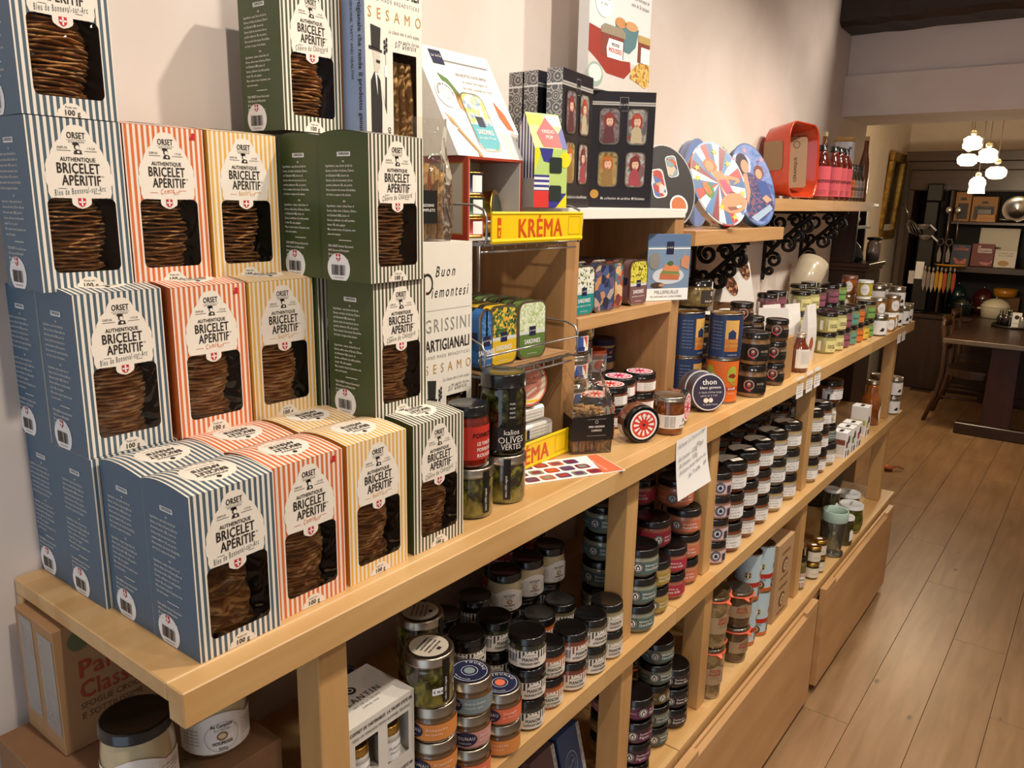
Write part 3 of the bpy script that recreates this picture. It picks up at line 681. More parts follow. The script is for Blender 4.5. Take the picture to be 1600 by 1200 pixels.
# ================================================================== jars, tins and cans: kinds
KIND = {}
def content(hexs, scale=45):
    if isinstance(hexs, str): return mat(hexs, 0.12, coat=1.0, var=0.12, scale=60)
    return blotch('content_'+'_'.join(h.strip('#') for h in hexs), hexs, scale=scale, rough=0.12, coat=1.0)
LIDTOP = mat('#121010', 0.3, coat=0.3, var=0.05)
def lid_profile(R, z0, z1, m):
    e = (z1-z0)
    return [(R*.6, z0, m), (R-.0008, z0, m), (R, z0+.001, m), (R, z0+.0028, m), (R-.0008, z0+.0034, m), (R-.0008, z1-.0022, m), (R-.0018, z1-.0004, m), (R-.0045, z1, m), (R-.0062, z1-.0009, m), (0.0004, z1-.0007, m)]
def jar_kind(key, name, R, H, lidh, cont, lidm=BLACKLID, lidR=None, label=None, lidprint=None, shape='straight', lname='lid', seg=28):
    lidR = lidR or R*.97; z1 = H-lidh
    if shape == 'straight': prof = [(R*.86, 0), (R*.96, .002), (R, .006), (R, z1-.012), (R*.97, z1-.007), (lidR*.93, z1-.002), (lidR*.92, z1+.002)]
    elif shape == 'tub': prof = [(R*.70, 0), (R*.84, .002), (R*.88, .008), (R*.985, z1-.018), (R, z1-.010), (lidR*.95, z1-.003), (lidR*.92, z1+.002)]
    elif shape == 'round': prof = [(R*.72, 0), (R*.86, .003), (R*.97, .016), (R, z1*.45), (R*.98, z1*.75), (R*.93, z1-.006), (lidR*.93, z1-.002), (lidR*.92, z1+.002)]
    elif shape == 'bottle': prof = [(R*.85, 0), (R, .004), (R, H*.52), (R*.93, H*.60), (R*.62, H*.72), (lidR*.92, H*.80), (lidR*.9, z1+.002)]
    elif shape == 'bottle2': prof = [(R*.85, 0), (R, .004), (R, H*.62), (R*.96, H*.68), (R*.70, H*.77), (lidR*.98, H*.85), (lidR*.92, z1+.002)]
    q = MB(); q.lathe(prof, content(cont) if not hasattr(cont, 'node_tree') else cont, seg)
    parts = [('jar_body' if 'bottle' not in shape else 'bottle_body', q.mesh('body'))]
    q = MB(); q.lathe(lid_profile(lidR, z1+.0004, H-.0004, lidm), lidm, seg); parts.append((lname, q.mesh('lid')))
    if lidprint:
        q = MB(); lidprint(q, top_fn(H-.0002), lidR); parts.append(('lid_sticker', q.mesh('lid_sticker')))
    if label:
        q = MB(); label(q, R, z1); parts.append(('label', q.mesh('label')))
    KIND[key] = (name, parts, H, R)
def band(q, R, v0, v1, half, m, h=.0005, a0=0.0, nu=None):
    fn = cyl_fn(R+.0002, 0, a0); L = half*R; q.rect(-L, v0, L, v1, fn, m, h, nu or max(6, int(half*9))); return cyl_fn(R+.0002, 0, a0)
TURN = {'r_bigred': -.45, 'r_bigor': -.95, 'r_': -.58, 't_': -.85, 'gift': -.75, 'prov': -.40, 'pink': -.25, 'pot': -.70, 'ketchup': -.85, 'sauce': -.85, 'slim': -.55, 'gold': -.60, 'bocal': -.35, 'houm_small': -.25, 'can_blue': 0.0}
def place(key, x, y, z, label, cat, group, rot=0.0, tilt=None, dz=.0003):
    name, parts, H, R = KIND[key]
    rot += next((v for k, v in TURN.items() if key.startswith(k)), 0.0)   # how far the label is turned towards the aisle
    t = thing(name, label, cat, (x, y, z+dz), (tilt if tilt else (0, 0, rot)), group)
    for n, me in parts: obj(n, me, t)
    return t
LEV = {1: [''], 2: ['lower', 'upper'], 3: ['bottom', 'middle', 'top'], 4: ['bottom', 'third from top', 'second from top', 'top'], 5: ['bottom', 'fourth from top', 'third from top', 'second from top', 'top']}
def stack(keys, x, y, z, descs, where, group, cat='jar', rots=None, jig=.0015):
    """a column of jars; where describes the column, each label adds the place in it"""
    n = len(keys); r = random.Random(int((x*31+y*977)*1000))
    for i, k in enumerate(keys):
        d = descs[i] if isinstance(descs, (list, tuple)) else descs
        lab = (d+' '+where) if n == 1 else d+', '+LEV[n][i]+' '+where
        place(k, x+r.uniform(-jig, jig), y+r.uniform(-jig, jig), z, lab, cat, group, rot=(rots[i] if rots else R_(-32)+r.uniform(-.25, .25)))
        z += KIND[k][2]+.0004
# --- round jars with navy oval label and brushed lid
def younau(key, band_hex, t1, t2):
    bm = mat(band_hex, 0.45, var=.03)
    def lab(q, R, z1):
        fn = band(q, R, .007, z1-.008, 2.2, bm, nu=24)
        fo = cyl_fn(R+.0009, 0, -.25)
        q.poly([(.020*math.cos(2*PI*k/24), .0215+.0125*math.sin(2*PI*k/24)*(1.0)) for k in range(24)], fo, NAVY, .0004)
        q.text('YOUNAU', .0085, 0, .0205, fo, WHITE, 'r', maxw=.032, h=.0008, track=.0008); q.text('Tartinable apéritive', .0035, 0, .0140, fo, WHITE, 'r', maxw=.020, h=.0008)
        q.text(t1, .0062, .024, .0235, fo, WHITE, 'i', 'l', maxw=.034, h=.0008); q.text(t2, .0044, .024, .0165, fo, WHITE, 'i', 'l', maxw=.030, h=.0008)
    def top(q, fn, R):
        q.ellipse(0, 0, R-.005, R-.005, fn, NAVY, .0003, 28); q.ring(0, 0, R-.0085, R-.0079, fn, PURE, .0005); q.ellipse(0, 0, .009, .009, fn, bm, .0005, 18)
        q.ring(0, 0, .0128, .0134, fn, PURE, .0005)
        q.text('YOUNAU', .0075, 0, 0, fn, PURE, 'r', h=.0006, arc=(R-.0155, PI*.5), track=.0012); q.text('épicerie fine salée', .0035, 0, 0, fn, PURE, 'r', h=.0006, arc=(R-.0135, -PI*.5), track=.0002)
    jar_kind(key, 'spread_jar', .0365, .0600, .0185, '#6a4a2a', mat('#a79c8c', .32, metal=1.0, var=.03), .0365, lab, top)
younau('you_orange', '#d98a45', 'Dimanche', 'en famille'); younau('you_grey', '#7c8a8c', 'Balade en Cévennes', 'Châtaignes, cognac'); younau('you_pink', '#c98f86', 'Soirée', 'entre amis'); younau('you_coral', '#e0714f', 'Voyage', 'en Orient')
# --- striped tapenade jars
def manon(key, col, cont, l1, l2=''):
    st = stripes('manon_stripes_'+key, col, '#ece6da', .20, radial=True, duty=.5)
    def lab(q, R, z1):
        fn = band(q, R, .006, z1-.008, 1.35, CREAM)
        f2 = cyl_fn(R+.0006); q.rect(-R*1.33, .0225, R*1.33, z1-.0085, f2, st, .0004, 14)
        fa = cyl_fn(R+.0009, 0, .0); n = 12
        q.poly([(.0165*math.cos(PI*k/n), .0155+.020*math.sin(PI*k/n)) for k in range(n+1)], fa, CREAM, .0005)
        q.text('MANON', .0098, 0, .0185, fa, INK, 'b', maxw=.029, h=.0009); q.text('LA CONSERVERIE DE', .0032, 0, .0285, fa, INK, 'r', maxw=.020, h=.0009)
        q.text(l1, .0052, 0, .0110, fa, INK, 'b', maxw=.040, h=.0004)
        if l2: q.text(l2, .004, 0, .0072, fa, INK, 'b', maxw=.036, h=.0004)
        fb = cyl_fn(R+.0009, 0, -1.0); u = -.009
        rr = random.Random(3); q.rect(-.0095, .012, .0095, .034, fb, PURE, .0002, 3)
        while u < .0085: wd = rr.choice((.0006, .0012)); q.rect(u, .014, u+wd, .031, fb, INK, .0006); u += wd+.0009
    jar_kind(key, 'tapenade_jar', .0335, .0600, .0150, cont, BLACKLID, .0335, lab)
manon('man_tap', '#33373a', ['#2a2a1c', '#454630'], '· TAPENADE VERTE ·'); manon('man_noir', '#1c1a1a', ['#15100d', '#2a2018'], '· TAPENADE NOIRE ·'); manon('man_trio', '#b86a3a', ['#a0522a', '#bd6a34'], 'TRIO DE POIVRONS', 'au fromage frais')
manon('man_prov', '#8c4a3c', ['#6e3322', '#8d4a30'], 'PROVENÇALE DE LÉGUMES'); manon('man_cav', '#3c3a38', ['#5a5040', '#75684e'], '· CAVIAR D\'AUBERGINE ·'); manon('man_hou', '#b0a898', ['#8d7f5e', '#a5966f'], '· HOUMOUS ·')
# --- cream houmous jars (small and large)
def houm(key, R, H, lh, big):
    def lab(q, R, z1):
        s = R/.034; fn = band(q, R, H*.10, H*.52, 1.5, WHITE); n = 16; fc = cyl_fn(R+.0006)
        q.poly([(-.028*s+.056*s*k/n, H*.52+.012*s*math.sin(PI*k/n)) for k in range(n+1)], fc, WHITE, .0002)
        q.ellipse(0, H*.34, .0055*s, .0048*s, fc, mat('#8a5a3a', .6), .0006, 14); q.ellipse(0, H*.345, .004*s, .0032*s, fc, mat('#e0c9a0', .6), .0009, 14)
        q.text('Au Comptoir', .0060*s, 0, H*.47, fc, INK, 'b', maxw=.022*s, h=.0008); q.text('des délices', .0042*s, 0, H*.42, fc, INK, 'i', maxw=.016*s, h=.0008)
        q.text('HOUMOUS', .0056*s, 0, H*.22, fc, INK, 'b', maxw=.020*s, h=.0008); q.text('300g' if big else '170g', .0050*s, 0, H*.14, fc, INK, 'r', maxw=.012*s, h=.0008)
        q.ring(0, H*.33, .0170*s, .0174*s, fc, GREYP, .0005, asp=.95)
        for sgn in (-1, 1):
            for k in range(5): q.text('pois chiche, tahini, citron', .0030*s, sgn*.0325*s, H*(.43-.05*k), fc, INK, 'r', maxw=.019*s, h=.0006)
    jar_kind(key, 'houmous_jar', R, H, lh, '#c9b78f', BLACKLID, R*.99, lab, shape='round')
houm('houm_small', .0345, .082, .017, False); houm('houm_big', .0420, .098, .015, True)
# --- aubergine and olive jars
AUB = ['#1b150b', '#3a3413', '#6f6a2a', '#8a8038']
def aubl(q, R, z1):
    fa = cyl_fn(R+.0006, 0, -.35)
    q.rect(-.006, .010, .006, z1+.012, fa, BLACKP, .0009, 2); q.text('kalios 100% végétal', .0048, 0, 0, lambda a, b, h=0: fa(-b, .014+a, h), WHITE, 'r', 'l', h=.0013, maxw=.045)
def aubt(q, fn, R):
    q.ellipse(0, 0, R-.009, R-.009, fn, mat('#b8ae9c', .5), .0004, 24); q.rect(-R+.003, -.005, R-.003, .005, fn, BLACKP, .0002)
    for k, t in enumerate(('ANTIPASTI D\'AUBERGINE', 'SAVEURS ÉPICÉES', 'CONSERVER AU FRAIS', 'APRÈS OUVERTURE')): q.text(t, .0042, 0, .010-.007*k, fn, INK, 'b', maxw=.036, h=.0008)
    q.rect(-.004, -.020, .004, -.014, fn, INK, .0007)
jar_kind('aubergine', 'aubergine_jar', .0375, .084, .016, AUB, mat('#b0a696', .3, metal=1.0), .0385, aubl, aubt)
def olivl(q, R, z1):
    band(q, R, .010, .050, 1.45, BLACKP); fc = cyl_fn(R+.0007, 0, -.15)
    q.text('kalios', .0125, 0, .0375, fc, WHITE, 'r', maxw=.030, h=.0006); q.rect(-.004, .0345, .004, .0352, fc, WHITE, .0006)
    q.text('OLIVES', .0150, 0, .0235, fc, WHITE, 'r', maxw=.052, h=.0006); q.text('VERTES', .0135, 0, .0125, fc, WHITE, 'r', maxw=.036, h=.0006)
def olivs(q, R, z1):
    fc = cyl_fn(R+.0007, 0, -.15); q.rect(-.006, .0503, .006, z1+.004, fc, BLACKP, .0002, 2)
    for k, t in enumerate(('PURE', 'OLIVE', 'VERTE', 'DOUCE')): q.text(t, .0042, 0, .088-.0075*k, fc, WHITE, 'r', maxw=.010, h=.0008)
GLASS = film('jar_glass', '#f4f2e6', gloss=.10, bump=0.0, rough=.02)
R0, H0 = .0385, .137
q = MB(); q.lathe([(R0*.84, 0), (R0*.96, .002), (R0, .006), (R0, .098), (R0*.95, .106), (R0*.92, .112), (R0*.92, .116)], GLASS, 30); pb = q.mesh('glass_body')
OLIVE = mat('#6f7020', .25, coat=.6, var=.2, scale=30); ro = random.Random(4)
q = MB(); q.lathe([(.0004, -.0105), (.006, -.0085), (.0098, -.003), (.0098, .003), (.006, .0085), (.0004, .0105)], OLIVE, 10); OLM = q.mesh('olive')
OLPOS = [(.0255*math.cos(2*PI*(k+.5*lev)/7), .0255*math.sin(2*PI*(k+.5*lev)/7), .014+.0165*lev+ro.uniform(-.002, .002)) for lev in range(6) for k in range(7)]
q = MB(); q.lathe([(.010, .003), (.0165, .004), (.0165, .100), (.010, .101)], mat('#3c3b12', .4, var=.25, scale=40), 16); pbr = q.mesh('brine_core')
q = MB(); q.lathe(lid_profile(.0385, .1125, H0, BLACKLID), BLACKLID, 30); plid = q.mesh('lid'); q = MB(); olivl(q, R0, .11); plab = q.mesh('label'); q = MB(); olivs(q, R0, .11); pstr = q.mesh('seal_strip')
KIND['olives'] = ('olive_jar', [('glass_body', pb), ('brine_core', pbr), ('lid', plid), ('label', plab), ('seal_strip', pstr)], H0, R0)
def redl(q, R, z1):
    band(q, R, .014, z1-.014, 1.5, mat('#c03226', .45)); fc = cyl_fn(R+.0007, 0, .3); q.text('POIVROTS', .0105, 0, .050, fc, BLACKP, 'b', maxw=.044, h=.0006)
    for k, t in enumerate(('LES TOMATES', 'POIVRONS', 'ROUGES')): q.text(t, .0085, 0, .037-.0095*k, fc, WHITE, 'b', maxw=.030, h=.0006)
jar_kind('poivrons', 'pepper_jar', .033, .100, .018, ['#5a1208', '#8a2412'], BLACKLID, .033, redl)
# --- low rillettes jars
def rill(key, hexc, cont, l1, l2, R=.043, H=.0650, emb='#e8e4da', lh=.017):
    lm = mat(hexc, .5, var=.05)
    def lab(q, R, z1):
        Rl = R*.955
        fn = band(q, R*.985, .012, z1-.009, 1.6, lm); fc = cyl_fn(R*.985+.0009, 0, -.42)
        q.ellipse(0, .0265, .0125, .0125, fc, BLACKP, .0003, 22); q.ring(0, .0265, .0100, .0106, fc, PURE, .0006, 22); q.ellipse(0, .0265, .0078, .0078, fc, mat(emb, .5), .0006, 18)
        q.poly([(-.004, .0215), (.004, .0215), (.0045, .027), (.0015, .031), (0, .0335), (-.0015, .031), (-.0045, .027)], fc, BLACKP, .0009); q.ellipse(0, .0255, .0026, .0030, fc, PURE, .0012, 10)
        q.text(l1, .0068, .0155, .0285, fc, WHITE, 'b', 'l', maxw=.036, h=.0004); q.text(l2, .0092, .0155, .0195, fc, WHITE, 'b', 'l', maxw=.040, h=.0004)
        q.text('de la Belle-Iloise', .004, -.0165, .024, fc, WHITE, 'r', 'r', maxw=.020, h=.0004)
    jar_kind(key, 'rillettes_jar', R, H, lh, cont, BLACKLID, R*.985, lab, shape='tub')
rill('r_green', '#56706a', '#8c8a74', 'Rillettes au', 'Citron & Romarin'); rill('r_yellow', '#b0923f', '#a38a52', 'Rillettes de Thon', 'Viré-Clessé'); rill('r_red', '#b03044', '#a35a48', 'Rillettes au', 'Poivrons Grillés'); rill('r_orange', '#cf7450', '#b87c58', 'Rillettes de Volaille', 'Piment & Tomate')
rill('r_bigred', '#a02c40', '#93503f', 'Rillettes au', 'Poivrons Grillés', .0445, .0700); rill('r_bigor', '#cf7046', '#b06a44', 'Rillettes de Volaille', 'Piment & Tomate', .0445, .0700)
rill('r_dkgreen', '#4c605c', '#7a7a66', 'Rillettes au', 'Citron & Aneth', .043, .0560, lh=.016); rill('r_dark', '#2c2426', '#3a2c28', 'Terrine au', 'Poivre Noir', .043, .0560, emb='#d8d4cc', lh=.016); rill('r_purple', '#6a3352', '#4a2a32', 'Terrine aux', 'Figues', .043, .0560, lh=.016)
rill('r_pinkl', '#d79a9c', '#8a5a50', 'Terrine', 'Basquaise', .043, .0560, lh=.016); rill('r_ochre', '#b89a50', '#8f7844', 'Rillettes au', 'Riesling', .043, .0560, lh=.016); rill('r_honey', '#6b5a2c', '#6b4c1c', 'Confit', 'Oignon', .040, .0560, lh=.016)
# --- pink striped jars
PK = stripes('pink_stripes', '#c88a94', '#efe4e0', .11, radial=True)
def pinkl(q, R, z1):
    band(q, R, .008, z1-.007, 1.6, PK); fc = cyl_fn(R+.0009, 0, -.35); q.ellipse(0, .025, .0140, .0140, fc, NAVY, .0003, 22); q.ellipse(0, .025, .0085, .0085, fc, mat('#d9dde4', .5), .0006, 18); q.ring(0, .025, .0108, .0113, fc, PURE, .0006)
    q.poly([(-.004, .0205), (.004, .0205), (.0045, .0265), (0, .0315), (-.0045, .0265)], fc, NAVY, .0009); q.rect(.020, .010, .034, .030, fc, mat('#3b3a44', .5), .0005, 3)
jar_kind('pink', 'striped_jar', .039, .0620, .0165, '#8f6a58', BLACKLID, .039, pinkl)
# --- white-label provençal jars
def provl(t1, t2):
    def lab(q, R, z1):
        band(q, R, .016, z1-.010, 1.45, PURE); fc = cyl_fn(R+.0008, 0, -.30); top = z1-.0105
        for k in range(-10, 16):     # zigzag frieze
            u = k*.0046; q.poly([(u, top-.0075), (u+.0023, top-.0022), (u+.0046, top-.0075), (u+.0023, top-.0046)], fc, BLACKP, .0004); 
            q.poly([(u, top-.0001), (u+.0023, top-.004), (u+.0046, top-.0001)], fc, mat('#7a6a4a', .5), .0003)
        q.rect(-.036, .0165, -.028, .036, fc, BLACKP, .0004, 2); q.poly([(-.022, top-.004), (-.017, top-.010), (-.022, top-.016), (-.027, top-.010)], fc, BLACKP, .0006); q.poly([(-.022, top-.0065), (-.019, top-.010), (-.022, top-.0135), (-.025, top-.010)], fc, PURE, .0008)
        q.text('L\'épicerie du', .0058, .008, .0385, fc, INK, 'i', maxw=.028, h=.0006); q.text(t1, .0088, .008, .0292, fc, INK, 'i', maxw=.040, h=.0006); q.text(t2, .0075, .008, .0210, fc, INK, 'i', maxw=.036, h=.0006)
    return lab
def provt(q, fn, R):
    q.ellipse(0, 0, R-.008, R-.008, fn, mat('#cfc6b6', .6), .0004, 28, a0=.3, a1=PI+.3); q.rect(-.006, -.020, .030, -.002, fn, mat('#e6ddcc', .6), .0007)
    for k in range(16): a = .35+k*.18; q.rect(math.cos(a)*(R-.013)-.001, math.sin(a)*(R-.013)-.001, math.cos(a)*(R-.013)+.0012, math.sin(a)*(R-.013)+.0012, fn, INK, .0008)
    q.text('à déguster', .006, .012, -.010, fn, INK, 'b', maxw=.026, h=.001); q.text('terroir', .005, .012, -.017, fn, INK, 'r', maxw=.022, h=.001); q.text('épicerie', .006, -.004, .012, fn, INK, 'i', maxw=.028, h=.0008)
for k, cont, t1, t2 in (('prov_a', '#7a3f1c', 'Poulet basquaise', 'au vin rouge'), ('prov_b', '#6d3a1a', 'Mousse de foie', 'confit d\'oignons'), ('prov_c', '#a5977a', 'Terrine de', 'campagne'), ('prov_d', '#b39a6a', 'Terrine', 'aux cèpes')):
    jar_kind(k, 'terrine_jar', .0465, .0832, .020, cont, BLACKLID, .0475, provl(t1, t2), provt, shape='tub')
jar_kind('prov_plain', 'terrine_jar', .0465, .0832, .020, '#7a3f1c', BLACKLID, .0475, provl('Terrine', 'maison'), None, shape='tub')
# --- weck style jars with orange rubber ring
def bocal(key, R, H, cont, kraft=True):
    RUB = mat('#d2562f', .45, var=.05); z1 = H-.016
    q = MB(); q.lathe([(R*.80, 0), (R*.88, .002), (R*.90, .01), (R*.97, z1-.012), (R, z1-.002), (R, z1)], content(cont), 26); pb_ = q.mesh('jar_body')
    q = MB(); q.lathe([(R*.7, z1+.0042), (R*1.0, z1+.0045), (R*1.0, z1+.010), (R*.90, H-.001), (R*.80, H-.0035), (.0005, H-.0045)], mat('#4a3d2a', .1, coat=1.0, var=.2, scale=50), 26); pg = q.mesh('glass_lid')
    q = MB(); q.lathe([(R*.95, z1+.0002), (R*1.06, z1+.0004), (R*1.08, z1+.002), (R*1.06, z1+.004), (R*.95, z1+.0042)], RUB, 26); q.add([(R*.99, -.009, z1+.0008), (R*1.34, -.003, z1-.003), (R*1.34, .003, z1-.003), (R*.99, .009, z1+.0008), (R*.99, -.009, z1+.0035), (R*1.34, -.003, z1-.001), (R*1.34, .003, z1-.001), (R*.99, .009, z1+.0035)], [(0, 3, 2, 1), (4, 5, 6, 7), (0, 1, 5, 4), (1, 2, 6, 5), (2, 3, 7, 6)], RUB); pr = q.mesh('rubber_ring')
    KR = mat('#a98f6c', .7, var=.06); q = MB(); Rl = R*.945; v0, v1 = H*.30, H*.62
    fc = cyl_fn(Rl+.0012); L = 1.25*Rl; n = 14
    q.add([p for k in range(n+1) for p in (fc(-L+2*L*k/n, v0, 0), fc(-L+2*L*k/n, v1+(.010 if 5 <= k <= 9 else 0)*(1-abs(k-7)/3.0), 0))], [(2*k, 2*k+2, 2*k+3, 2*k+1) for k in range(n)], KR)
    fr_ = cyl_fn(Rl+.0012, 0, -.15); red = mat('#b8402c', .5)
    q.text('BOCAL', .0120, 0, v1-.010, fr_, red, 'b', maxw=.032, h=.0006); q.text('FRANÇAIS', .0120, 0, v1-.021, fr_, red, 'b', maxw=.036, h=.0006); q.text('Le Traditionnel', .0055, 0, v1-.029, fr_, INK, 'i', maxw=.028, h=.0006); q.rect(-.010, v1-.034, .010, v1-.0335, fr_, INK, .0006)
    pl = q.mesh('kraft_label'); KIND[key] = ('preserving_jar', [('jar_body', pb_), ('glass_lid', pg), ('rubber_ring', pr), ('kraft_label', pl)], H, R)
bocal('bocal_tall', .037, .150, ['#5a4a34', '#8a744c', '#a89066']); bocal('bocal_low', .044, .112, ['#3f2d1c', '#5a422a', '#4a3622']); bocal('bocal_mid', .036, .118, ['#5a4028', '#7a5a3a'])
# --- calanque jars (red sun sticker)
def cal(key, hexc):
    cm = mat(hexc, .45, var=.04)
    def sun(q, u, v, s, fn, h):
        q.ellipse(u, v, s, s, fn, cm, h, 26)
        for k in range(12): a = 2*PI*k/12; q.poly([(u+s*.42*math.cos(a-.10), v+s*.42*math.sin(a-.10)), (u+s*.86*math.cos(a-.13), v+s*.86*math.sin(a-.13)), (u+s*.86*math.cos(a+.13), v+s*.86*math.sin(a+.13)), (u+s*.42*math.cos(a+.10), v+s*.42*math.sin(a+.10))], fn, PURE, h+.0003)
    def lab(q, R, z1):
        band(q, R, .006, z1-.006, 1.6, PURE, a0=.1); fc = cyl_fn(R+.0008, 0, .55); q.rect(-.018, .006, .018, z1-.006, fc, cm, .0003, 4); q.ellipse(0, .0135, .004, .004, fc, NAVY, .0009, 10)
        for k in range(7): a = PI*(k+.5)/7; q.poly([(.0055*math.cos(a-.15), .0135+.0055*math.sin(a-.15)), (.013*math.cos(a-.12), .0135+.013*math.sin(a-.12)), (.013*math.cos(a+.12), .0135+.013*math.sin(a+.12)), (.0055*math.cos(a+.15), .0135+.0055*math.sin(a+.15))], fc, PURE, .0007)
        fd = cyl_fn(R+.0008, 0, -.75)
        for k in range(5): q.text('filets de sardines, huile', .0036, 0, .026-.0045*k, fd, INK, 'r', maxw=.026, h=.0005)
    def top(q, fn, R):
        q.ellipse(0, 0, R-.0085, R-.0085, fn, PURE, .0003, 30); sun(q, 0, 0, R-.0125, fn, .0006); q.ellipse(0, 0, .003, .003, fn, NAVY, .0012, 10)
        q.text('CALANQUE', .0060, 0, 0, fn, PURE, 'b', h=.0015, arc=(R-.0225, PI*.5), track=.0006)
    jar_kind(key, 'sardine_jar', .0400, .0475, .0150, '#7c4a34', BLACKLID, .0405, lab, top)
cal('cal_red', '#d8402f'); cal('cal_pink', '#d83a68'); cal('cal_salmon', '#dc5a48')
def sillab(q, R, z1):
    band(q, R, .016, .046, 1.5, WHITE); fc = cyl_fn(R+.0007, 0, -.3)
    for k in range(7): q.text('ingrédients : anchois, huile', .0036, -.012, .041-.0036*k, fc, INK, 'b', maxw=.024, h=.0005)
    q.text('provence', .0075, .022, .020, fc, mat('#6a5a2a', .5), 'b', maxw=.022, h=.0005); q.ellipse(.024, .034, .004, .004, fc, GREYP, .0005, 10)
jar_kind('amber_jar', 'amber_preserve_jar', .0345, .0860, .012, ['#5a2a08', '#8a4a12'], SILVER, .036, sillab)
# --- dark potted jars
def potl(q, R, z1):
    band(q, R, .012, z1-.014, 1.6, BLACKP); fc = cyl_fn(R+.0007, 0, -.35); q.ring(0, .034, .0105, .0140, fc, mat('#a8877c', .5), .0004); q.ellipse(0, .034, .0065, .0075, fc, mat('#8c3a3e', .5), .0005, 16); q.ellipse(0, .037, .0038, .004, fc, mat('#c9a89a', .5), .0008, 12)
    q.text('POTÉE', .0085, .031, .034, fc, mat('#b8a898', .5), 'b', maxw=.022, h=.0005); q.text('à la bretonne', .004, .031, .027, fc, GREYP, 'i', maxw=.020, h=.0005); q.poly([(-.012, .024), (.004, .016), (.006, .019), (-.009, .028)], fc, mat('#c33a4c', .5), .0009)
jar_kind('pot', 'potted_meat_jar', .0400, .0860, .016, ['#5a4028', '#7a5a3a', '#94744c'], BLACKLID, .040, potl)
jar_kind('pot_small', 'potted_meat_jar', .0320, .0620, .014, ['#4a3422', '#6a4c30'], BLACKLID, .032, potl)
jar_kind('pot_white', 'potted_meat_jar', .0450, .0640, .014, ['#5a4028', '#7a5a3a'], BLACKLID, .045, None, lambda q, fn, R: q.ellipse(0, 0, R-.006, R-.006, fn, mat('#dcd4c8', .5), .0004, 26))
# --- spread jars with square colour labels
def tart(key, hexc, cont, t1, t2=''):
    lm = mat(hexc, .5, var=.03)
    def lab(q, R, z1):
        fc = cyl_fn(R+.0006, 0, .12); q.rect(-.017, .007, .024, z1-.012, fc, lm, .0003, 6); q.text(t1, .0080, .0035, .026, fc, INK, 'b', maxw=.036, h=.0006)
        if t2: q.text(t2, .0080, .0035, .0185, fc, INK, 'b', maxw=.030, h=.0006)
        q.text('à tartiner', .0036, .0035, .012, fc, INK, 'r', maxw=.022, h=.0006); fd = cyl_fn(R+.0006, 0, -1.0); q.rect(-.006, .010, .006, z1-.014, fd, PURE, .0003, 2)
        q.rect(.0165, z1-.010, .019, z1+.016, cyl_fn(R+.0012, 0, .45), PURE, .0004)
    jar_kind(key, 'square_label_jar', .0345, .0705, .013, cont, BLACKLID, .0345, lab)
tart('t_cream', '#e3dd9a', '#a8a46a', 'SAUCE', 'TARTARE'); tart('t_plum', '#96566a', '#6d4a4c', 'BOURGUIGNON'); tart('t_green', '#7fae5e', '#7c7c3e', 'BÉARNAISE'); tart('t_orange', '#e07a34', '#9c6a3a', 'ROUILLE'); tart('t_teal', '#6aa08c', '#7a8460', 'PESTO'); tart('t_yellow', '#e8c64a', '#a08440', 'AÏOLI'.replace('Ï', 'I'))
def giftl(q, R, z1):
    fc = cyl_fn(R+.0006, 0, -.1); q.poly([(.017*math.cos(2*PI*k/24), z1*.5+.022*math.sin(2*PI*k/24)) for k in range(24)], fc, PURE, .0004); q.text('miel', .008, 0, z1*.5, fc, INK, 'i', maxw=.02, h=.0007); q.text('de Savoie', .005, 0, z1*.5-.008, fc, INK, 'i', maxw=.02, h=.0007)
jar_kind('gift_amber', 'honey_jar', .0300, .070, .012, '#9a6a2a', SILVER, .031, giftl); jar_kind('gift_gold', 'honey_jar', .0300, .070, .012, '#b98a3a', mat('#e8e4dc', .35), .031, giftl); jar_kind('gift_yel', 'mustard_jar', .0300, .064, .012, '#c9b13a', mat('#d8d8d8', .35), .031, giftl); jar_kind('gift_brown', 'honey_jar', .0300, .076, .013, '#a4571c', mat('#8d6a58', .4, metal=.6), .031, giftl)
def whl(q, R, z1):
    band(q, R, .006, z1-.008, 2.6, PURE, nu=20); fc = cyl_fn(R+.0007, 0, -.1); q.poly([(-.010, .020), (0, .034), (.010, .030), (.006, .018)], fc, INK, .0003)
jar_kind('gift_white', 'olive_label_jar', .0340, .085, .016, '#5a5a3a', STEEL, .0345, whl)
# --- colourful pesto jars inside the wall cabinet
def flow(key, cols, cont):
    fm = blotch('print_'+key, cols, scale=46, rough=.45, voronoi=True)
    def lab(q, R, z1):
        band(q, R, .009, z1-.006, 1.9, PURE); fc = cyl_fn(R+.0008, 0, -.15); q.rect(-.026, .010, .016, z1-.007, fc, fm, .0003, 6); fd = cyl_fn(R+.0008, 0, .65)
        for k in range(5): q.text('tartinable, légumes', .0038, 0, .034-.0055*k, fd, INK, 'r', maxw=.020, h=.0004)
    jar_kind(key, 'patterned_jar', .0380, .0600, .013, cont, mat('#9c968c', .3, metal=1.0), .0385, lab, shape='straight')
flow('fl_blue', ['#f4f0e8', '#2a3a78', '#e07a48', '#c8503a', '#3a5aa0'], '#4a3018'); flow('fl_lemon', ['#f4f0e8', '#d8d03a', '#5a9a5a', '#2f6a6a', '#e6de7a'], '#8a8448'); flow('fl_red', ['#f4f0e8', '#c8302a', '#7aa03a', '#e07a48', '#f4f0e8'], '#6a4a2a')
def orl(q, R, z1):
    band(q, R, .020, z1-.008, 1.8, PURE); fc = cyl_fn(R+.0008, 0, -.2); q.ellipse(0, .036, .014, .013, fc, mat('#e0602a', .45), .0003, 18)
jar_kind('or_jar', 'orange_lid_jar', .0330, .0720, .014, ['#6a3a1c', '#8a5026'], mat('#d0623a', .4), .034, orl)
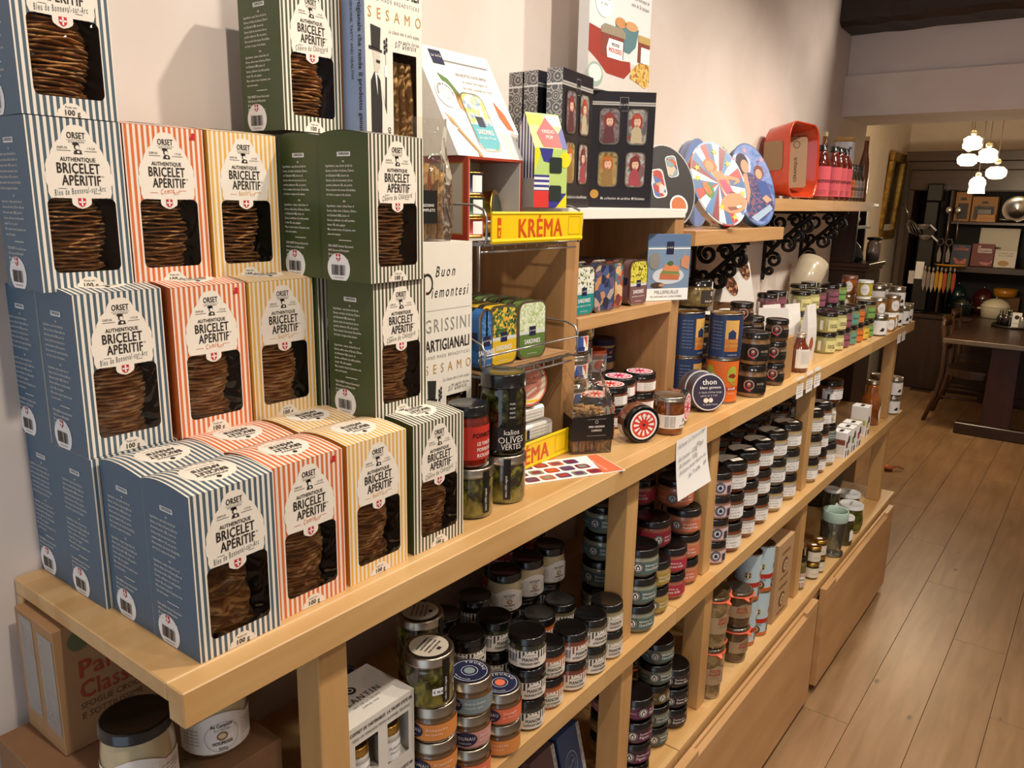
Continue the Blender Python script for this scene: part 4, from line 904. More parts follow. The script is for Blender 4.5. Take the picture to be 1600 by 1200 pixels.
def nvl(q, R, z1):
    band(q, R, .022, z1-.006, 1.8, NAVY); fc = cyl_fn(R+.0008, 0, -.2); q.text('crevettes', .008, 0, .034, fc, WHITE, 'b', maxw=.032, h=.0005); q.poly([(.006, .046), (.018, .052), (.014, .044)], fc, mat('#d8583a', .5), .0005)
jar_kind('nv_jar', 'navy_lid_jar', .0370, .0800, .016, '#b99a6a', mat('#20284f', .35), .038, nvl)
# --- tall food cans
def can_kind(key, R, H, draw, lidm=GOLD, name='food_can', body=None):
    q = MB(); q.lathe([(R*.9, .001, STEEL), (R, 0, STEEL), (R, .003, STEEL), (R*.985, .004, STEEL), (R*.985, H-.004, STEEL), (R, H-.003, STEEL), (R, H-.0005, STEEL), (R*.97, H, STEEL), (R*.95, H-.003, lidm), (R*.7, H-.0028, lidm), (R*.68, H-.0035, lidm), (.0004, H-.0035, lidm)], STEEL, 30); pb_ = q.mesh('can_body')
    q = MB(); draw(q, R*.985, H); pw = q.mesh('wrap_label'); KIND[key] = (name, [('can_body', pb_), ('wrap_label', pw)], H, R)
def full(q, R, v0, v1, m, h=.0004): q.rect(-PI*R, v0, PI*R, v1, cyl_fn(R), m, h, 30)
def cotriade(q, R, H):
    NB = mat('#25395f', .4, var=.05); full(q, R, .005, H-.005, NB); YL = stripes('can_yellow_rows', '#d99a3a', '#e6c07a', .0042, 2)
    for a0 in (.15, 2.3, -2.0):
        fc = cyl_fn(R+.0005, 0, a0); q.rect(-.018, .052, .018, H-.016, fc, YL, .0003, 4); q.rect(-.018, .020, .018, .052, fc, mat('#c9762e', .45), .0003, 4)
        q.poly([(-.010, .052), (.010, .052), (.010, .068), (.006, .071), (0, .076), (-.006, .071), (-.010, .068)], fc, NB, .0006)
        q.text('COTRIADE', .0115, 0, .0415, fc, YL, 'b', maxw=.034, h=.0008); q.text('DE POISSON', .0100, 0, .031, fc, YL, 'b', maxw=.034, h=.0008); q.text('La belle-iloise', .0058, .004, .010, fc, WHITE, 'i', maxw=.026, h=.0006)
        fd = cyl_fn(R+.0005, 0, a0-.95)
        for k in range(9): q.text('ingrédients : bouillon, poisson', .0045, 0, H-.022-.0085*k, fd, mat('#9fb0cf', .5), 'r', maxw=.027, h=.0004)
    fe = cyl_fn(R+.0005, 0, -1.75)
can_kind('can_blue', .0415, .115, cotriade)
def soupe(q, R, H):
    OR = mat('#e06a22', .4, var=.04); full(q, R, .005, H-.005, stripes('can_orange_rows', '#dd6820', '#e4742c', .006, 2)); full(q, R, .034, .044, mat('#b3381c', .45), .0007)
    for a0 in (-.95, .55):
        fc = cyl_fn(R+.0006, 0, a0); q.poly([(-.014, .062), (-.004, .055), (.010, .060), (.014, .078), (.008, .096), (-.004, .099), (-.012, .090), (-.016, .075)], fc, mat('#a8b042', .45), .0004); q.poly([(-.012, .070), (.004, .066), (.012, .072), (.002, .079), (-.010, .077)], fc, mat('#8c2a20', .45), .0007); q.ellipse(.003, .052, .005, .004, fc, mat('#8aa03a', .5), .0007, 10)
        q.text('SOUPE', .0085, 0, .0365, fc, WHITE, 'b', maxw=.024, h=.0010); q.text('de la mer', .005, 0, .026, fc, WHITE, 'i', maxw=.02, h=.0006)
can_kind('can_orange', .0415, .115, soupe)
def escar(q, R, H):
    full(q, R, .004, H-.004, mat('#bcd2dc', .4)); full(q, R, H*.30, H*.40, mat('#b83428', .4), .0006); full(q, R, .004, H*.10, mat('#c2652a', .4), .0006)
    for a0 in (-.9, .5): fc = cyl_fn(R+.0005, 0, a0); q.ellipse(0, H*.16, .014, .013, fc, mat('#6b4226', .5), .0004, 16); q.ring(0, H*.17, .004, .007, fc, mat('#d8b48a', .5), .0007); q.text('ESCARGOTS', .009, 0, H*.25, fc, NAVY, 'b', maxw=.034, h=.0006); q.poly([(-.010, H*.62), (.010, H*.62), (.010, H*.52), (0, H*.47), (-.010, H*.52)], fc, mat('#c8a23a', .4), .0005); q.poly([(-.007, H*.60), (.007, H*.60), (.007, H*.52), (0, H*.49), (-.007, H*.52)], fc, BLACKP, .0007); q.rect(-.002, H*.50, .002, H*.60, fc, PURE, .0009); q.rect(-.006, H*.55, .006, H*.575, fc, PURE, .0009)
can_kind('can_snail', .037, .150, escar, lidm=mat('#8d8672', .35, metal=1.0))
# --- small jars low down
def goldl(q, R, z1): band(q, R, .008, z1-.008, 1.3, mat('#e4dcc6', .5)); fc = cyl_fn(R+.0006); q.text('miel', .007, 0, .02, fc, INK, 'i', maxw=.02, h=.0006)
jar_kind('gold_small', 'gold_lid_jar', .0255, .062, .011, '#4f3a1c', GOLD, .026, goldl, lambda q, fn, R: q.rect(-.009, -.006, .009, .006, fn, PURE, .0006))
SM = stripes('slim_manon', '#9a5a42', '#ece6da', .25, radial=True)
def slim(q, R, z1): band(q, R, .012, z1*.62, 1.5, SM); fc = cyl_fn(R+.0009, 0, -.1); q.rect(-.016, .030, .016, .050, fc, CREAM, .0003, 4); q.text('MANON', .0085, 0, .037, fc, INK, 'b', maxw=.026, h=.0006)
jar_kind('slim_green', 'slim_sauce_jar', .0240, .118, .014, '#6b6436', BLACKLID, .022, slim); jar_kind('slim_red', 'slim_sauce_jar', .0240, .118, .014, '#5a1c10', BLACKLID, .022, slim)
def pick(q, R, z1): fc = cyl_fn(R+.0006, 0, .25); q.poly([(-.010, .02), (.012, .03), (.012, .055), (-.004, .070), (-.010, .06)], fc, PURE, .0006)
jar_kind('pickle', 'pickle_jar', .048, .118, .016, ['#2f3312', '#565a1e', '#7a7a2c'], mat('#d2d4d2', .35, coat=.3), .049, pick, lambda q, fn, R: q.text('BOCAL', .014, 0, -.004, fn, GREYP, 'b', maxw=.045, h=.0006), shape='round')
jar_kind('pickle_slim', 'pickle_jar', .030, .118, .014, ['#2f2a14', '#4a4420'], mat('#d2d4d2', .35, coat=.3), .031, pick)
def sb(t, hexc, zt=.085):
    def lab(q, R, z1): band(q, R, .015, zt, 1.5, mat(hexc, .5)); fc = cyl_fn(R+.0007, 0, -.05); q.text(t, .0165, 0, zt*.52, fc, BLACKP, 'b', maxw=.074 if zt > .1 else .046, h=.0006); q.text('stoffelsen', .006, 0, .070, fc, BLACKP, 'i', maxw=.03, h=.0006); [q.text('sauce tomate artisanale', .004, 0, .035-.006*k, fc, BLACKP, 'r', maxw=.045, h=.0006) for k in range(3)]
    return lab
jar_kind('ketchup', 'ketchup_bottle', .036, .205, .022, ['#4a120c', '#6e1c12'], BLACKLID, .0185, sb('KETOTOTO', '#e0606a', .125), shape='bottle2', lname='cap')
jar_kind('sauce_or', 'sauce_bottle', .0230, .150, .018, '#4a2410', BLACKLID, .012, sb('ZOUROUKO', '#df6a34'), shape='bottle', lname='cap'); jar_kind('sauce_grey', 'sauce_bottle', .0230, .150, .018, '#3a2a22', BLACKLID, .012, sb('ZOUROUKO', '#a58f88'), shape='bottle', lname='cap')
jar_kind('oil_amber', 'oil_bottle', .022, .275, .020, '#7a3f12', mat('#c9b084', .5), .011, None, shape='bottle', lname='cork')
jar_kind('cola', 'honey_bottle', .040, .190, .014, ['#7a3e10', '#9a5418'], SILVER, .026, lambda q, R, z1: q.poly([(-.028+.056*(.5-.5*math.cos(PI*k/12)), .012) for k in range(1)]+[(.030*math.cos(t), .050+.042*math.sin(t)) for t in [2*PI*k/22 for k in range(22)]], cyl_fn(R+.0006, 0, .35), PURE, .0006), shape='bottle')
def ambl(q, R, z1): band(q, R, .014, .072, 1.45, WHITE); fc = cyl_fn(R+.0007, 0, -.35); [q.text('sirop artisanal, sucre, fruits', .0042, -.004, .062-.0055*k, fc, GREYP, 'r', maxw=.028, h=.0005) for k in range(7)]; q.text('Sirop', .009, 0, 0, lambda a, b, h=0: fc(.022-b, .020+a, h), INK, 'i', 'l', maxw=.045, h=.0005)
jar_kind('amber_bottle', 'syrup_bottle', .0300, .120, .016, ['#5a1e0c', '#7a3014'], mat('#b9a898', .35, metal=.7), .0165, ambl, shape='bottle', lname='cap')
# ================================================================== goods on the middle shelf, first bay
G = 'spread jars with brushed steel lids'
stack(['you_orange']*3, .368, .411, MS, 'spread jar with orange band and steel lid', 'of the column under the aubergine jar', G, rots=[-.9, -1.2, -1.5])
stack(['you_coral', 'you_pink', 'you_grey'], .370, .492, MS, ['spread jar with coral band and steel lid', 'spread jar with pink band and steel lid', 'spread jar with grey band and steel lid'], 'of the middle steel-lidded column', G, rots=[-1.1, -.75, -1.45])
stack(['you_orange', 'you_coral'], .372, .570, MS, ['spread jar with orange band and steel lid', 'spread jar with coral band and steel lid'], 'of the short column', G, rots=[-1.8, -1.15])
stack(['you_grey', 'you_pink', 'you_orange'], .222, .352, MS, 'steel-lidded spread jar', 'of the shaded column behind the truffle spread box', G)
stack(['you_orange', 'you_grey', 'you_coral'], .285, .470, MS, 'steel-lidded spread jar', 'of the shaded column behind the grey-band jars', G)
place('aubergine', .366, .404, MS+3*.0604, 'glass jar of grilled aubergine with a price sticker, standing on steel-lidded jars', 'jar', None, rot=.25)
place('aubergine', .285, .470, MS+3*.0604, 'second jar of grilled aubergine, tucked behind the one with the price sticker', 'jar', None, rot=.6)
_f = cyl_fn(.0382); q = MB(); q.rect(-.011, .025, .009, .036, cyl_fn(.0384, 0, -.65), PURE, .0004, 4); q.text('€ 36,66', .0060, -.001, .0285, cyl_fn(.0384, 0, -.65), INK, 'b', maxw=.017, h=.0008)
_ps = [o for o in bpy.data.objects if o.name == 'aubergine_jar'][0]; obj('price_sticker', q, _ps)
G = 'striped tapenade jars'
stack(['man_tap', 'man_noir', 'man_tap'], .370, .652, MS, ['green tapenade jar with striped label', 'black tapenade jar with striped label', 'green tapenade jar with striped label'], 'of the three-high striped column', G, rots=[-.55, -.5, -.75])
stack(['man_trio', 'man_trio'], .362, .724, MS, 'orange pepper spread jar with striped label', 'of two', G, rots=[-.6, -.5])
stack(['man_prov', 'man_prov'], .366, .797, MS, 'red-brown vegetable spread jar with striped label', 'of two', G, rots=[-.55, -.25])
stack(['man_cav', 'man_cav'], .368, .866, MS, 'aubergine caviar jar with striped label', 'of two', G, rots=[-.35, -.3])
stack(['man_hou', 'man_hou'], .366, .9365, MS, 'pale houmous jar with striped label, beside the second post', 'of two', G, rots=[-.45, -.4])
stack(['man_noir', 'man_noir', 'man_noir'], .292, .578, MS, 'black striped-label jar', 'of the shaded column behind the steel lids', G, rots=[-1.2, .3, -.2])
stack(['man_tap', 'man_noir', 'man_tap'], .292, .655, MS, 'black-lidded striped jar', 'of the shaded column behind the three-high column', G)
stack(['man_noir', 'man_trio'], .290, .728, MS, 'black-lidded striped jar', 'of the shaded pair behind the orange pepper jars', G)
stack(['man_prov', 'man_trio'], .290, .802, MS, 'black-lidded striped jar', 'of the shaded pair behind the red-brown jars', G)
stack(['man_tap', 'man_cav'], .290, .875, MS, 'black-lidded striped jar', 'of the shaded pair behind the aubergine caviar jars', G)
stack(['man_noir', 'man_tap', 'man_noir'], .216, .60, MS, 'black-lidded striped jar', 'of the rear column nearest the steel lids', G)
stack(['man_noir', 'man_tap', 'man_noir'], .216, .69, MS, 'black-lidded striped jar', 'of the rear column left of the cream jars', G)
G = 'cream houmous jars'
stack(['man_noir', 'man_tap'], .216, .772, MS, 'black-lidded striped jar', 'under the left cream houmous jar', 'striped tapenade jars'); stack(['man_noir', 'man_tap'], .216, .850, MS, 'black-lidded striped jar', 'under the middle cream houmous jar', 'striped tapenade jars'); stack(['man_noir', 'man_tap'], .216, .928, MS, 'black-lidded striped jar', 'under the right cream houmous jar', 'striped tapenade jars')
for i, (y, w_) in enumerate(((.775, 'left'), (.851, 'middle'), (.930, 'right'))):
    place('houm_small', .222, y, MS+2*.0606, 'small cream houmous jar with a black lid, %s one of three in the shaded bay' % w_, 'jar', G, rot=-.35+.15*i)
stack(['r_red']*4, .12, .90, MS, 'red-label jar', 'of the dim rear column left of the second post', 'rillettes jars'); stack(['r_red']*4, .12, .99, MS, 'red-label jar', 'of the dim rear column behind the second post', 'rillettes jars')
# second bay
G = 'rillettes jars'
stack(['r_green']*3, .362, 1.068, MS, 'green-label rillettes jar with black lid', 'of the column beside the second post', G, rots=[-.2, -.15, -.1])
stack(['r_yellow']*2, .352, 1.158, MS, 'mustard-yellow-label rillettes jar', 'of two', G, rots=[.1, -.05])
stack(['r_red', 'r_red'], .350, 1.248, MS, 'raspberry-red-label rillettes jar', 'of two', G, rots=[-.6, -.5])
place('r_bigred', .318, 1.215, MS+2*.0656, 'wide raspberry-red rillettes jar resting on top of the yellow and red columns', 'jar', G, rot=.15)
stack(['r_orange']*3, .342, 1.338, MS, 'orange-label rillettes jar', 'of the three under the wide orange jar', G, rots=[-.5, -.55, -.5])
place('r_bigor', .318, 1.330, MS+3*.0656, 'wide orange-label rillettes jar under the handwritten note, beside the third post', 'jar', G, rot=.1)
stack(['r_green']*4, .26, 1.085, MS, 'shaded rillettes jar', 'of the column behind the green labels', G); stack(['r_dark']*4, .205, 1.185, MS, 'shaded dark rillettes jar', 'of the column behind the wide red jar', G); stack(['r_red']*4, .24, 1.285, MS, 'shaded red rillettes jar', 'of the column behind the orange labels', G)
# third bay
G = 'pink striped jars'
stack(['pink']*4, .355, 1.492, MS, 'pink striped jar', 'of the column beside the third post', G, rots=[-.2, -.25, -.2, -.3])
G = 'white label terrine jars'
ORD = ['first', 'second', 'third', 'fourth', 'fifth']
for i, (x, y) in enumerate(((.349, 1.588), (.343, 1.705), (.340, 1.822), (.340, 1.945), (.340, 2.072))):
    ks = ['prov_a', 'prov_b', 'prov_a'] if i < 3 else ['prov_d', 'prov_c', 'prov_d']
    stack(ks, x, y, MS, 'white-label terrine jar', 'of the %s column right of the pink striped jars' % ORD[i], G, rots=[-.25+.1*((i+j) % 3) for j in range(3)])
for i, y in enumerate((1.53, 1.64, 1.76, 1.88, 2.0)):
    stack(['prov_plain']*3, .235, y, MS, 'shaded terrine jar', 'of the %s rear column in the third bay' % ORD[i], G)
stack(['prov_plain']*4, .225, 2.11, MS, 'shaded terrine jar', 'of the tall rear column left of the fourth post', G)
# fourth bay
stack(['prov_d', 'prov_c', 'prov_d'], .345, 2.285, MS, 'white-label terrine jar', 'of the column right of the fourth post', G, rots=[-.45, -.2, -.2])
stack(['prov_a', 'prov_b', 'prov_a'], .338, 2.400, MS, 'white-label terrine jar', 'of the second column right of the fourth post', G, rots=[-.3, -.25, -.2])
stack(['prov_c', 'r_green', 'houm_small', 'prov_plain'], .338, 2.512, MS, ['pale terrine jar', 'green-label jar', 'cream jar', 'black-lidded jar'], 'of the mixed column left of the small white boxes', 'mixed jars', rots=[-.3, -.2, -.3, .1])
stack(['prov_plain']*3, .232, 2.30, MS, 'shaded terrine jar', 'of the rear column right of the fourth post', G); stack(['prov_plain']*3, .232, 2.42, MS, 'shaded terrine jar', 'of the second rear column right of the fourth post', G)
stack(['gift_white', 'gift_white'], .372, 3.455, MS, 'small white-label jar', 'of two at the far end of the middle shelf', 'white label jars', rots=[.1, .2])
stack(['gift_white', 'gift_white'], .30, 3.46, MS, 'white-label jar', 'of the rear pair at the far end of the middle shelf', 'white label jars')
place('cola', .338, 3.20, MS, 'tall amber honey bottle with a white oval label, beside the last post', 'bottle', None, rot=0)
# ================================================================== goods on the lower shelf
G = 'low dark terrine jars'
stack(['r_purple']*4, .372, 1.072, LS, 'purple-label jar', 'of the lower-shelf column beside the second post', G, rots=[-.3, -.2, -.1, .4])
stack(['r_ochre', 'r_ochre', 'r_pinkl', 'r_pinkl', 'r_pinkl'], .282, 1.118, LS, ['ochre-label jar', 'ochre-label jar', 'pink-label jar', 'pink-label jar', 'pink-label jar'], 'of the tall column on the lower shelf', G, rots=[-.4, -.4, -.2, -.1, -.2])
stack(['r_dkgreen', 'r_dkgreen', 'r_honey', 'r_dkgreen', 'r_dkgreen'], .345, 1.222, LS, ['dull green-label jar', 'dull green-label jar', 'brown honey-coloured jar', 'dull green-label jar', 'dull green-label jar'], 'of the five-high lower-shelf column', G, rots=[.1, -.2, .5, -.1, -.15])
stack(['r_dark']*3, .352, 1.318, LS, 'black-label terrine jar', 'of the lower-shelf column left of the third post', G, rots=[-.3, -.2, -.35])
stack(['bocal_low', 'bocal_low'], .21, 1.345, LS, 'shaded preserving jar with orange ring', 'of two behind the black-label jars', 'preserving jars with orange rubber rings')
G = 'preserving jars with orange rubber rings'
stack(['bocal_tall', 'bocal_tall'], .380, 1.492, LS, 'tall preserving jar with orange ring', 'of two beside the third post', G, rots=[-.2, .15])
stack(['bocal_mid', 'bocal_tall'], .345, 1.592, LS, 'preserving jar with orange ring', 'of the middle pair', G, rots=[-.2, .2])
stack(['bocal_low', 'bocal_low'], .362, 1.705, LS, 'wide preserving jar with orange ring', 'of two beside the snail cans', G, rots=[.1, -.3])
G = 'snail cans'
stack(['can_snail', 'can_snail'], .352, 1.805, LS, 'pale blue snail can', 'of the column with a snail shell on top', G, 'can', rots=[-.2, -.3]); stack(['can_snail', 'can_snail'], .362, 1.885, LS, 'pale blue snail can', 'of the column beside the cardboard box', G, 'can', rots=[-.25, -.3])
q = MB(); SHELL = blotch('snail_shell', ['#8a6a48', '#c9a87c', '#a5835a'], scale=60, rough=.3, coat=.4)
pts = []; rad = []
for k in range(34): t = k/33.0; a = t*2.6*2*PI; r_ = .0015+.012*t; pts.append((r_*math.cos(a), r_*math.sin(a), .013+.014*(1-t))); rad.append(.0025+.0095*t)
q.tube(pts, rad, SHELL, 10); tag(obj('snail_shell', q, None, (.352, 1.805, LS+2*.1504-.0035), (.0, .0, .6)), 'empty snail shell sitting on top of a pale blue can', 'snail shell')
G = 'slim striped sauce jars'
place('slim_green', .372, 2.262, LS, 'slim green sauce jar with striped label on the lower shelf', 'jar', G, rot=-.2); place('slim_red', .350, 2.315, LS, 'slim dark red sauce jar with striped label on the lower shelf', 'jar', G, rot=-.2)
G = 'small gold lid jars'
stack(['gold_small']*2, .385, 2.375, LS, 'gold-lid jar', 'of the first small column before the fourth bay post', G, rots=[-.2, -.1]); stack(['gold_small']*2, .385, 2.445, LS, 'gold-lid jar', 'of the second small column before the clear glass', G, rots=[-.2, -.2]); stack(['gold_small']*2, .31, 2.42, LS, 'gold-lid jar', 'of the shaded rear column', G)
G = 'pickle jars'
place('pickle', .375, 2.905, LS, 'round pickle jar with a grey lid on the lower shelf, front one', 'jar', G, rot=.1); place('pickle', .330, 3.035, LS+.0001, 'round pickle jar with a grey lid, nearest the galvanised pot', 'jar', G, rot=.3)
stack(['pickle_slim'], .395, 2.755, LS, 'slim pickle jar with a pale lid between the clear glass and the round jar', '', G); stack(['pickle_slim', 'pickle_slim'], .345, 2.70, LS, 'slim pickle jar', 'of the pair behind the clear glass', G)
# ================================================================== jars on the counter
_oj = place('olives', .315, .640, BT+.0846, 'tall jar of green olives with a black lid and black label', 'jar', None, rot=-.35)
for _p in OLPOS: obj('olive', OLM, _oj, _p, (ro.uniform(0, 3), ro.uniform(0, 3), 0))
place('aubergine', .3165, .6425, BT, 'jar of grilled aubergine with a steel lid, under the green olives', 'jar', None, rot=-.4)
place('aubergine', .3155, .557, BT, 'jar of aubergine half hidden by the green biscuit box, under the red jar', 'jar', None, rot=.2)
place('poivrons', .3135, .553, BT+.0846, 'red pepper spread jar with black lid, half hidden by the green biscuit box', 'jar', None, rot=-.3)
G = 'sardine jars with sun stickers'
stack(['cal_salmon', 'cal_salmon'], .248, 1.052, BT, 'sardine jar with red sun sticker', 'of two behind the bag of breadstick bites', G, rots=[.0, .1])
stack(['cal_red', 'cal_red'], .222, 1.156, BT, 'sardine jar with red sun sticker', 'of the second pair', G, rots=[.2, .2])
stack(['cal_pink', 'cal_pink'], .195, 1.245, BT, 'sardine jar with pink sun sticker', 'of the third pair, left', G, rots=[.2, .1])
stack(['cal_pink', 'cal_pink'], .205, 1.328, BT, 'sardine jar with pink sun sticker', 'of the last pair, right', G, rots=[.2, .3])
place('cal_red', .312, 1.102, BT+.0405, 'sardine jar lying on its side, red sun lid turned to the viewer', 'jar', G, tilt=(0, R_(90), R_(-32)))
place('cal_pink', .312, 1.265, BT+.0405, 'sardine jar lying on its side beside the amber jar, pink lid showing edge on', 'jar', G, tilt=(0, R_(90), R_(12)))
place('amber_jar', .352, 1.192, BT, 'small amber preserve jar with a plain steel lid on the counter', 'jar', None, rot=-.35)
G = 'potted meat jars'
G2 = 'fish stew cans'
stack(['can_orange', 'can_blue'], .325, 1.545, BT, ['orange soup can with green pictures on the counter', 'blue fish stew can standing on the orange can'], '', G2, 'can', rots=[.1, .1], jig=.0004) if False else None
place('can_orange', .325, 1.545, BT, 'orange soup can with green pictures on the counter', 'can', G2, rot=-1.02); place('can_blue', .326, 1.546, BT+.1154, 'blue fish stew can standing on the orange can', 'can', G2, rot=-.90)
place('can_blue', .243, 1.502, BT, 'blue fish stew can at the bottom, behind the round tuna tin', 'can', G2, rot=-.35); place('can_blue', .243, 1.501, BT+.1154, 'blue fish stew can showing its barcode, on top of another blue can', 'can', G2, rot=-.35)
stack(['pot', 'pot'], .362, 1.660, BT, 'dark potted meat jar', 'of the front pair right of the orange can', G, rots=[-.25, -.2])
stack(['pot_small']*3, .358, 1.835, BT, 'small potted meat jar', 'of the front column left of the syrup bottle', G, rots=[-.2, -.25, -.2])
stack(['pot', 'pot'], .285, 1.745, BT, 'potted meat jar', 'of the second pair, behind the front pair', G, rots=[-.2, -.2]); place('pot_small', .287, 1.746, BT+.1728, 'low potted jar topping the second pair of potted meat jars', 'jar', G)
stack(['pot_small']*3, .288, 1.838, BT, 'small potted meat jar', 'of the rear column behind the small front column', G)
stack(['pot', 'pot'], .198, 1.66, BT, 'shaded potted meat jar', 'of the pair behind the blue cans', G); place('pot_white', .192, 1.766, BT+.1280, 'low jar with a white lid sticker, left of two behind the potted jars', 'jar', G); stack(['pot_white', 'pot_white'], .192, 1.766, BT, 'low wide jar', 'under the left white lid sticker', G)
stack(['pot_white', 'pot_white', 'pot_white'], .215, 1.868, BT, ['low wide jar', 'low wide jar', 'low jar with a white lid sticker'], 'of the right wide column', G)
stack(['pot', 'pot'], .105, 1.70, BT, 'shaded potted meat jar', 'of the wall-side pair', G); 
place('amber_bottle', .358, 2.062, BT, 'small amber syrup bottle with a white label on the counter edge', 'bottle', None, rot=-.1)
# spread jars with square labels, in three rows
G = 'square label spread jars'
stack(['t_cream']*2, .325, 2.452, BT, 'cream-label tartare jar', 'of the front pair, nearest the syrup bottle', G, rots=[.0, .05])
stack(['t_cream']*2, .332, 2.528, BT, 'cream-label tartare jar', 'of the second pair in the front row', G, rots=[.1, .1])
stack(['t_plum']*2, .333, 2.605, BT, 'plum-label jar', 'of the front-row pair between cream and teal labels', G, rots=[.15, .1])
stack(['t_teal']*2, .336, 2.682, BT, 'teal-label jar', 'of the front-row pair', G, rots=[.2, .1])
stack(['t_orange']*2, .338, 2.760, BT, 'orange-label jar', 'of the front-row pair', G, rots=[.2, .1])
stack(['t_yellow'], .340, 2.837, BT, 'single yellow-label jar in the front row before the green labels', '', G, rots=[.2])
stack(['t_green']*2, .338, 2.914, BT, 'green-label jar', 'of the front-row pair', G, rots=[.2, .1])
stack(['t_cream']*3, .245, 2.385, BT, 'cream-label tartare jar', 'of the second-row column left', G, rots=[.05, .05, .05])
stack(['t_cream']*3, .252, 2.462, BT, 'pale spread jar', 'of the second-row column beside it', G, rots=[.1]*3)
stack(['t_plum']*3, .252, 2.540, BT, 'plum-label jar', 'of the second-row column', G, rots=[.1]*3)
stack(['t_plum']*3, .252, 2.700, BT, 'plum-label jar', 'of the far second-row column', G, rots=[-.1]*3)
stack(['t_green']*3, .252, 2.800, BT, 'green-label jar', 'of the tall second-row column', G, rots=[0]*3)
stack(['t_plum']*3, .190, 2.222, BT, 'plum bourguignon jar', 'of the wall-side column nearest the chocolate pouch', G, rots=[-.2]*3); stack(['t_plum']*3, .190, 2.312, BT, 'plum bourguignon jar', 'of the wall-side column left of the beige bowl', G, rots=[-.2]*3)
stack(['t_cream']*3, .165, 2.62, BT, 'spread jar', 'of the dim column in front of the beige bowl', G); stack(['t_green']*3, .165, 2.745, BT, 'spread jar', 'of the dim wall-side column beyond the bowl', G)
G = 'honey jars at the far end'
stack(['gift_white'], .372, 2.992, BT, 'white-label jar right of the green labels', '', G, rots=[0]); stack(['gift_amber', 'gift_amber'], .345, 3.065, BT, 'amber honey jar', 'of two right of the white label', G, rots=[0, .1])
stack(['gift_gold'], .375, 3.140, BT, 'white-lid honey jar with an oval label, first of the far row', '', G, rots=[.0]); stack(['gift_gold', 'gift_amber'], .370, 3.215, BT, ['white-lid honey jar', 'brown-lid honey jar'], 'of the far pair', G, rots=[.0, 0])
stack(['gift_white', 'gift_white'], .365, 3.300, BT, 'steel-lid white jar', 'of the tall far pair', G, rots=[.2, .2]); stack(['gift_white'], .375, 3.385, BT, 'steel-lid white jar second to last on the counter', '', G, rots=[.3]); stack(['gift_white'], .372, 3.470, BT, 'steel-lid white jar last at the counter end', '', G, rots=[.3])
stack(['gift_amber', 'gift_gold', 'gift_yel'], .285, 3.09, BT, ['honey jar', 'honey jar', 'yellow mustard jar with white lid'], 'of the rear far column', G); stack(['gift_amber', 'gift_amber', 'gift_brown'], .215, 3.12, BT, ['honey jar', 'honey jar', 'tall brown honey jar'], 'of the wall-side far column', G)
stack(['gift_white']*2, .285, 3.30, BT, 'steel-lid white jar', 'of the pair at the far back', G); stack(['gift_white']*2, .285, 3.40, BT, 'steel-lid white jar', 'of the rearmost pair at the counter end', G)
# ================================================================== jars in the wall cabinet
G = 'patterned jars in the wall cabinet'
z4 = BT
stack(['fl_blue']*4, .196, 1.024, BT, 'blue and orange patterned jar', 'of the column against the left cabinet side', G, rots=[-.2, -.1, -.15, -.1])
stack(['fl_red']*3, .112, 1.045, BT, 'red patterned jar', 'of the rear left cabinet column', G); stack(['fl_red']*3, .140, 1.120, BT, 'red and green patterned jar', 'of the cabinet column second from left', G, rots=[-.1]*3)
stack(['fl_lemon']*4, .110, 1.185, BT, 'lemon patterned jar', 'of the tall cabinet column', G, rots=[-.1]*4); stack(['fl_lemon']*3, .128, 1.265, BT, 'lemon patterned jar', 'of the cabinet column beside the orange lid', G, rots=[-.3]*3) if False else None
stack(['or_jar']*2, .100, 1.275, BT, 'orange-lid jar', 'of two in the wall cabinet', 'orange lid jars', rots=[-.3, -.3])
stack(['nv_jar', 'nv_jar'], .078, 1.350, BT, 'navy-lid shrimp spread jar', 'of two in the wall cabinet', 'navy lid jars', rots=[-.4, -.4])
q = MB(); GT = mat('#5a8a5a', .4, var=.1)
t = thing('round_tin', 'small green tin standing on edge inside the wall cabinet, beside the navy lid', 'tin', (.142, 1.372, BT+.0325), (0, R_(-5), R_(-15))); q.lathe([(.030, -.013), (.032, -.012), (.032, .012), (.030, .013)], mat('#a8a898', .35, metal=.6), 26, fn=lambda p: (p[2], p[0], p[1])); obj('tin_body', q, t); q = MB(); q.ellipse(0, 0, .029, .029, front_fn(.0134), GT, 0, 26); q.poly([(-.016, -.010), (.0, .004), (.018, .012), (.010, -.004)], front_fn(.0138), mat('#2f5a3a', .5)); obj('lid_print', q, t)
# ================================================================== cartons and boxes low down at the left
def carton(name, a, b, label, cat='carton', m=CARDB, tape=True, group=None):
    c = ((a[0]+b[0])/2, (a[1]+b[1])/2, a[2]); t = thing(name, label, cat, c, 0, group)
    q = MB(); q.box((a[0]-c[0], a[1]-c[1], 0), (b[0]-c[0], b[1]-c[1], b[2]-a[2]), m, .001); obj('carton_body', q, t)
    if tape:
        q = MB(); h = b[2]-a[2]; w2 = (b[0]-a[0])/2; d2 = (b[1]-a[1])/2
        q.box((-w2-.0004, -.022, h-.0002), (w2+.0004, .022, h+.0004), film('packing_tape', '#cbb08a', .2, .4, 40, .1, .25)); obj('packing_tape', q, t)
    return t, c
carton('cardboard_carton', (.02, -.055, 0.0), (.312, .182, .52), 'large brown carton on the floor under the left end of the counter', m=CARDB2)
carton('cardboard_carton', (.02, -.050, .5206), (.310, .180, 1.0370), 'taped brown carton carrying the two big houmous jars', m=CARDB2)
t, c = carton('bread_carton', (.024, -.012, 1.0376), (.130, .188, 1.2110), 'brown carton lettered Pane Classico, wrapped in clear tape below the counter', m=CARDB, tape=False)
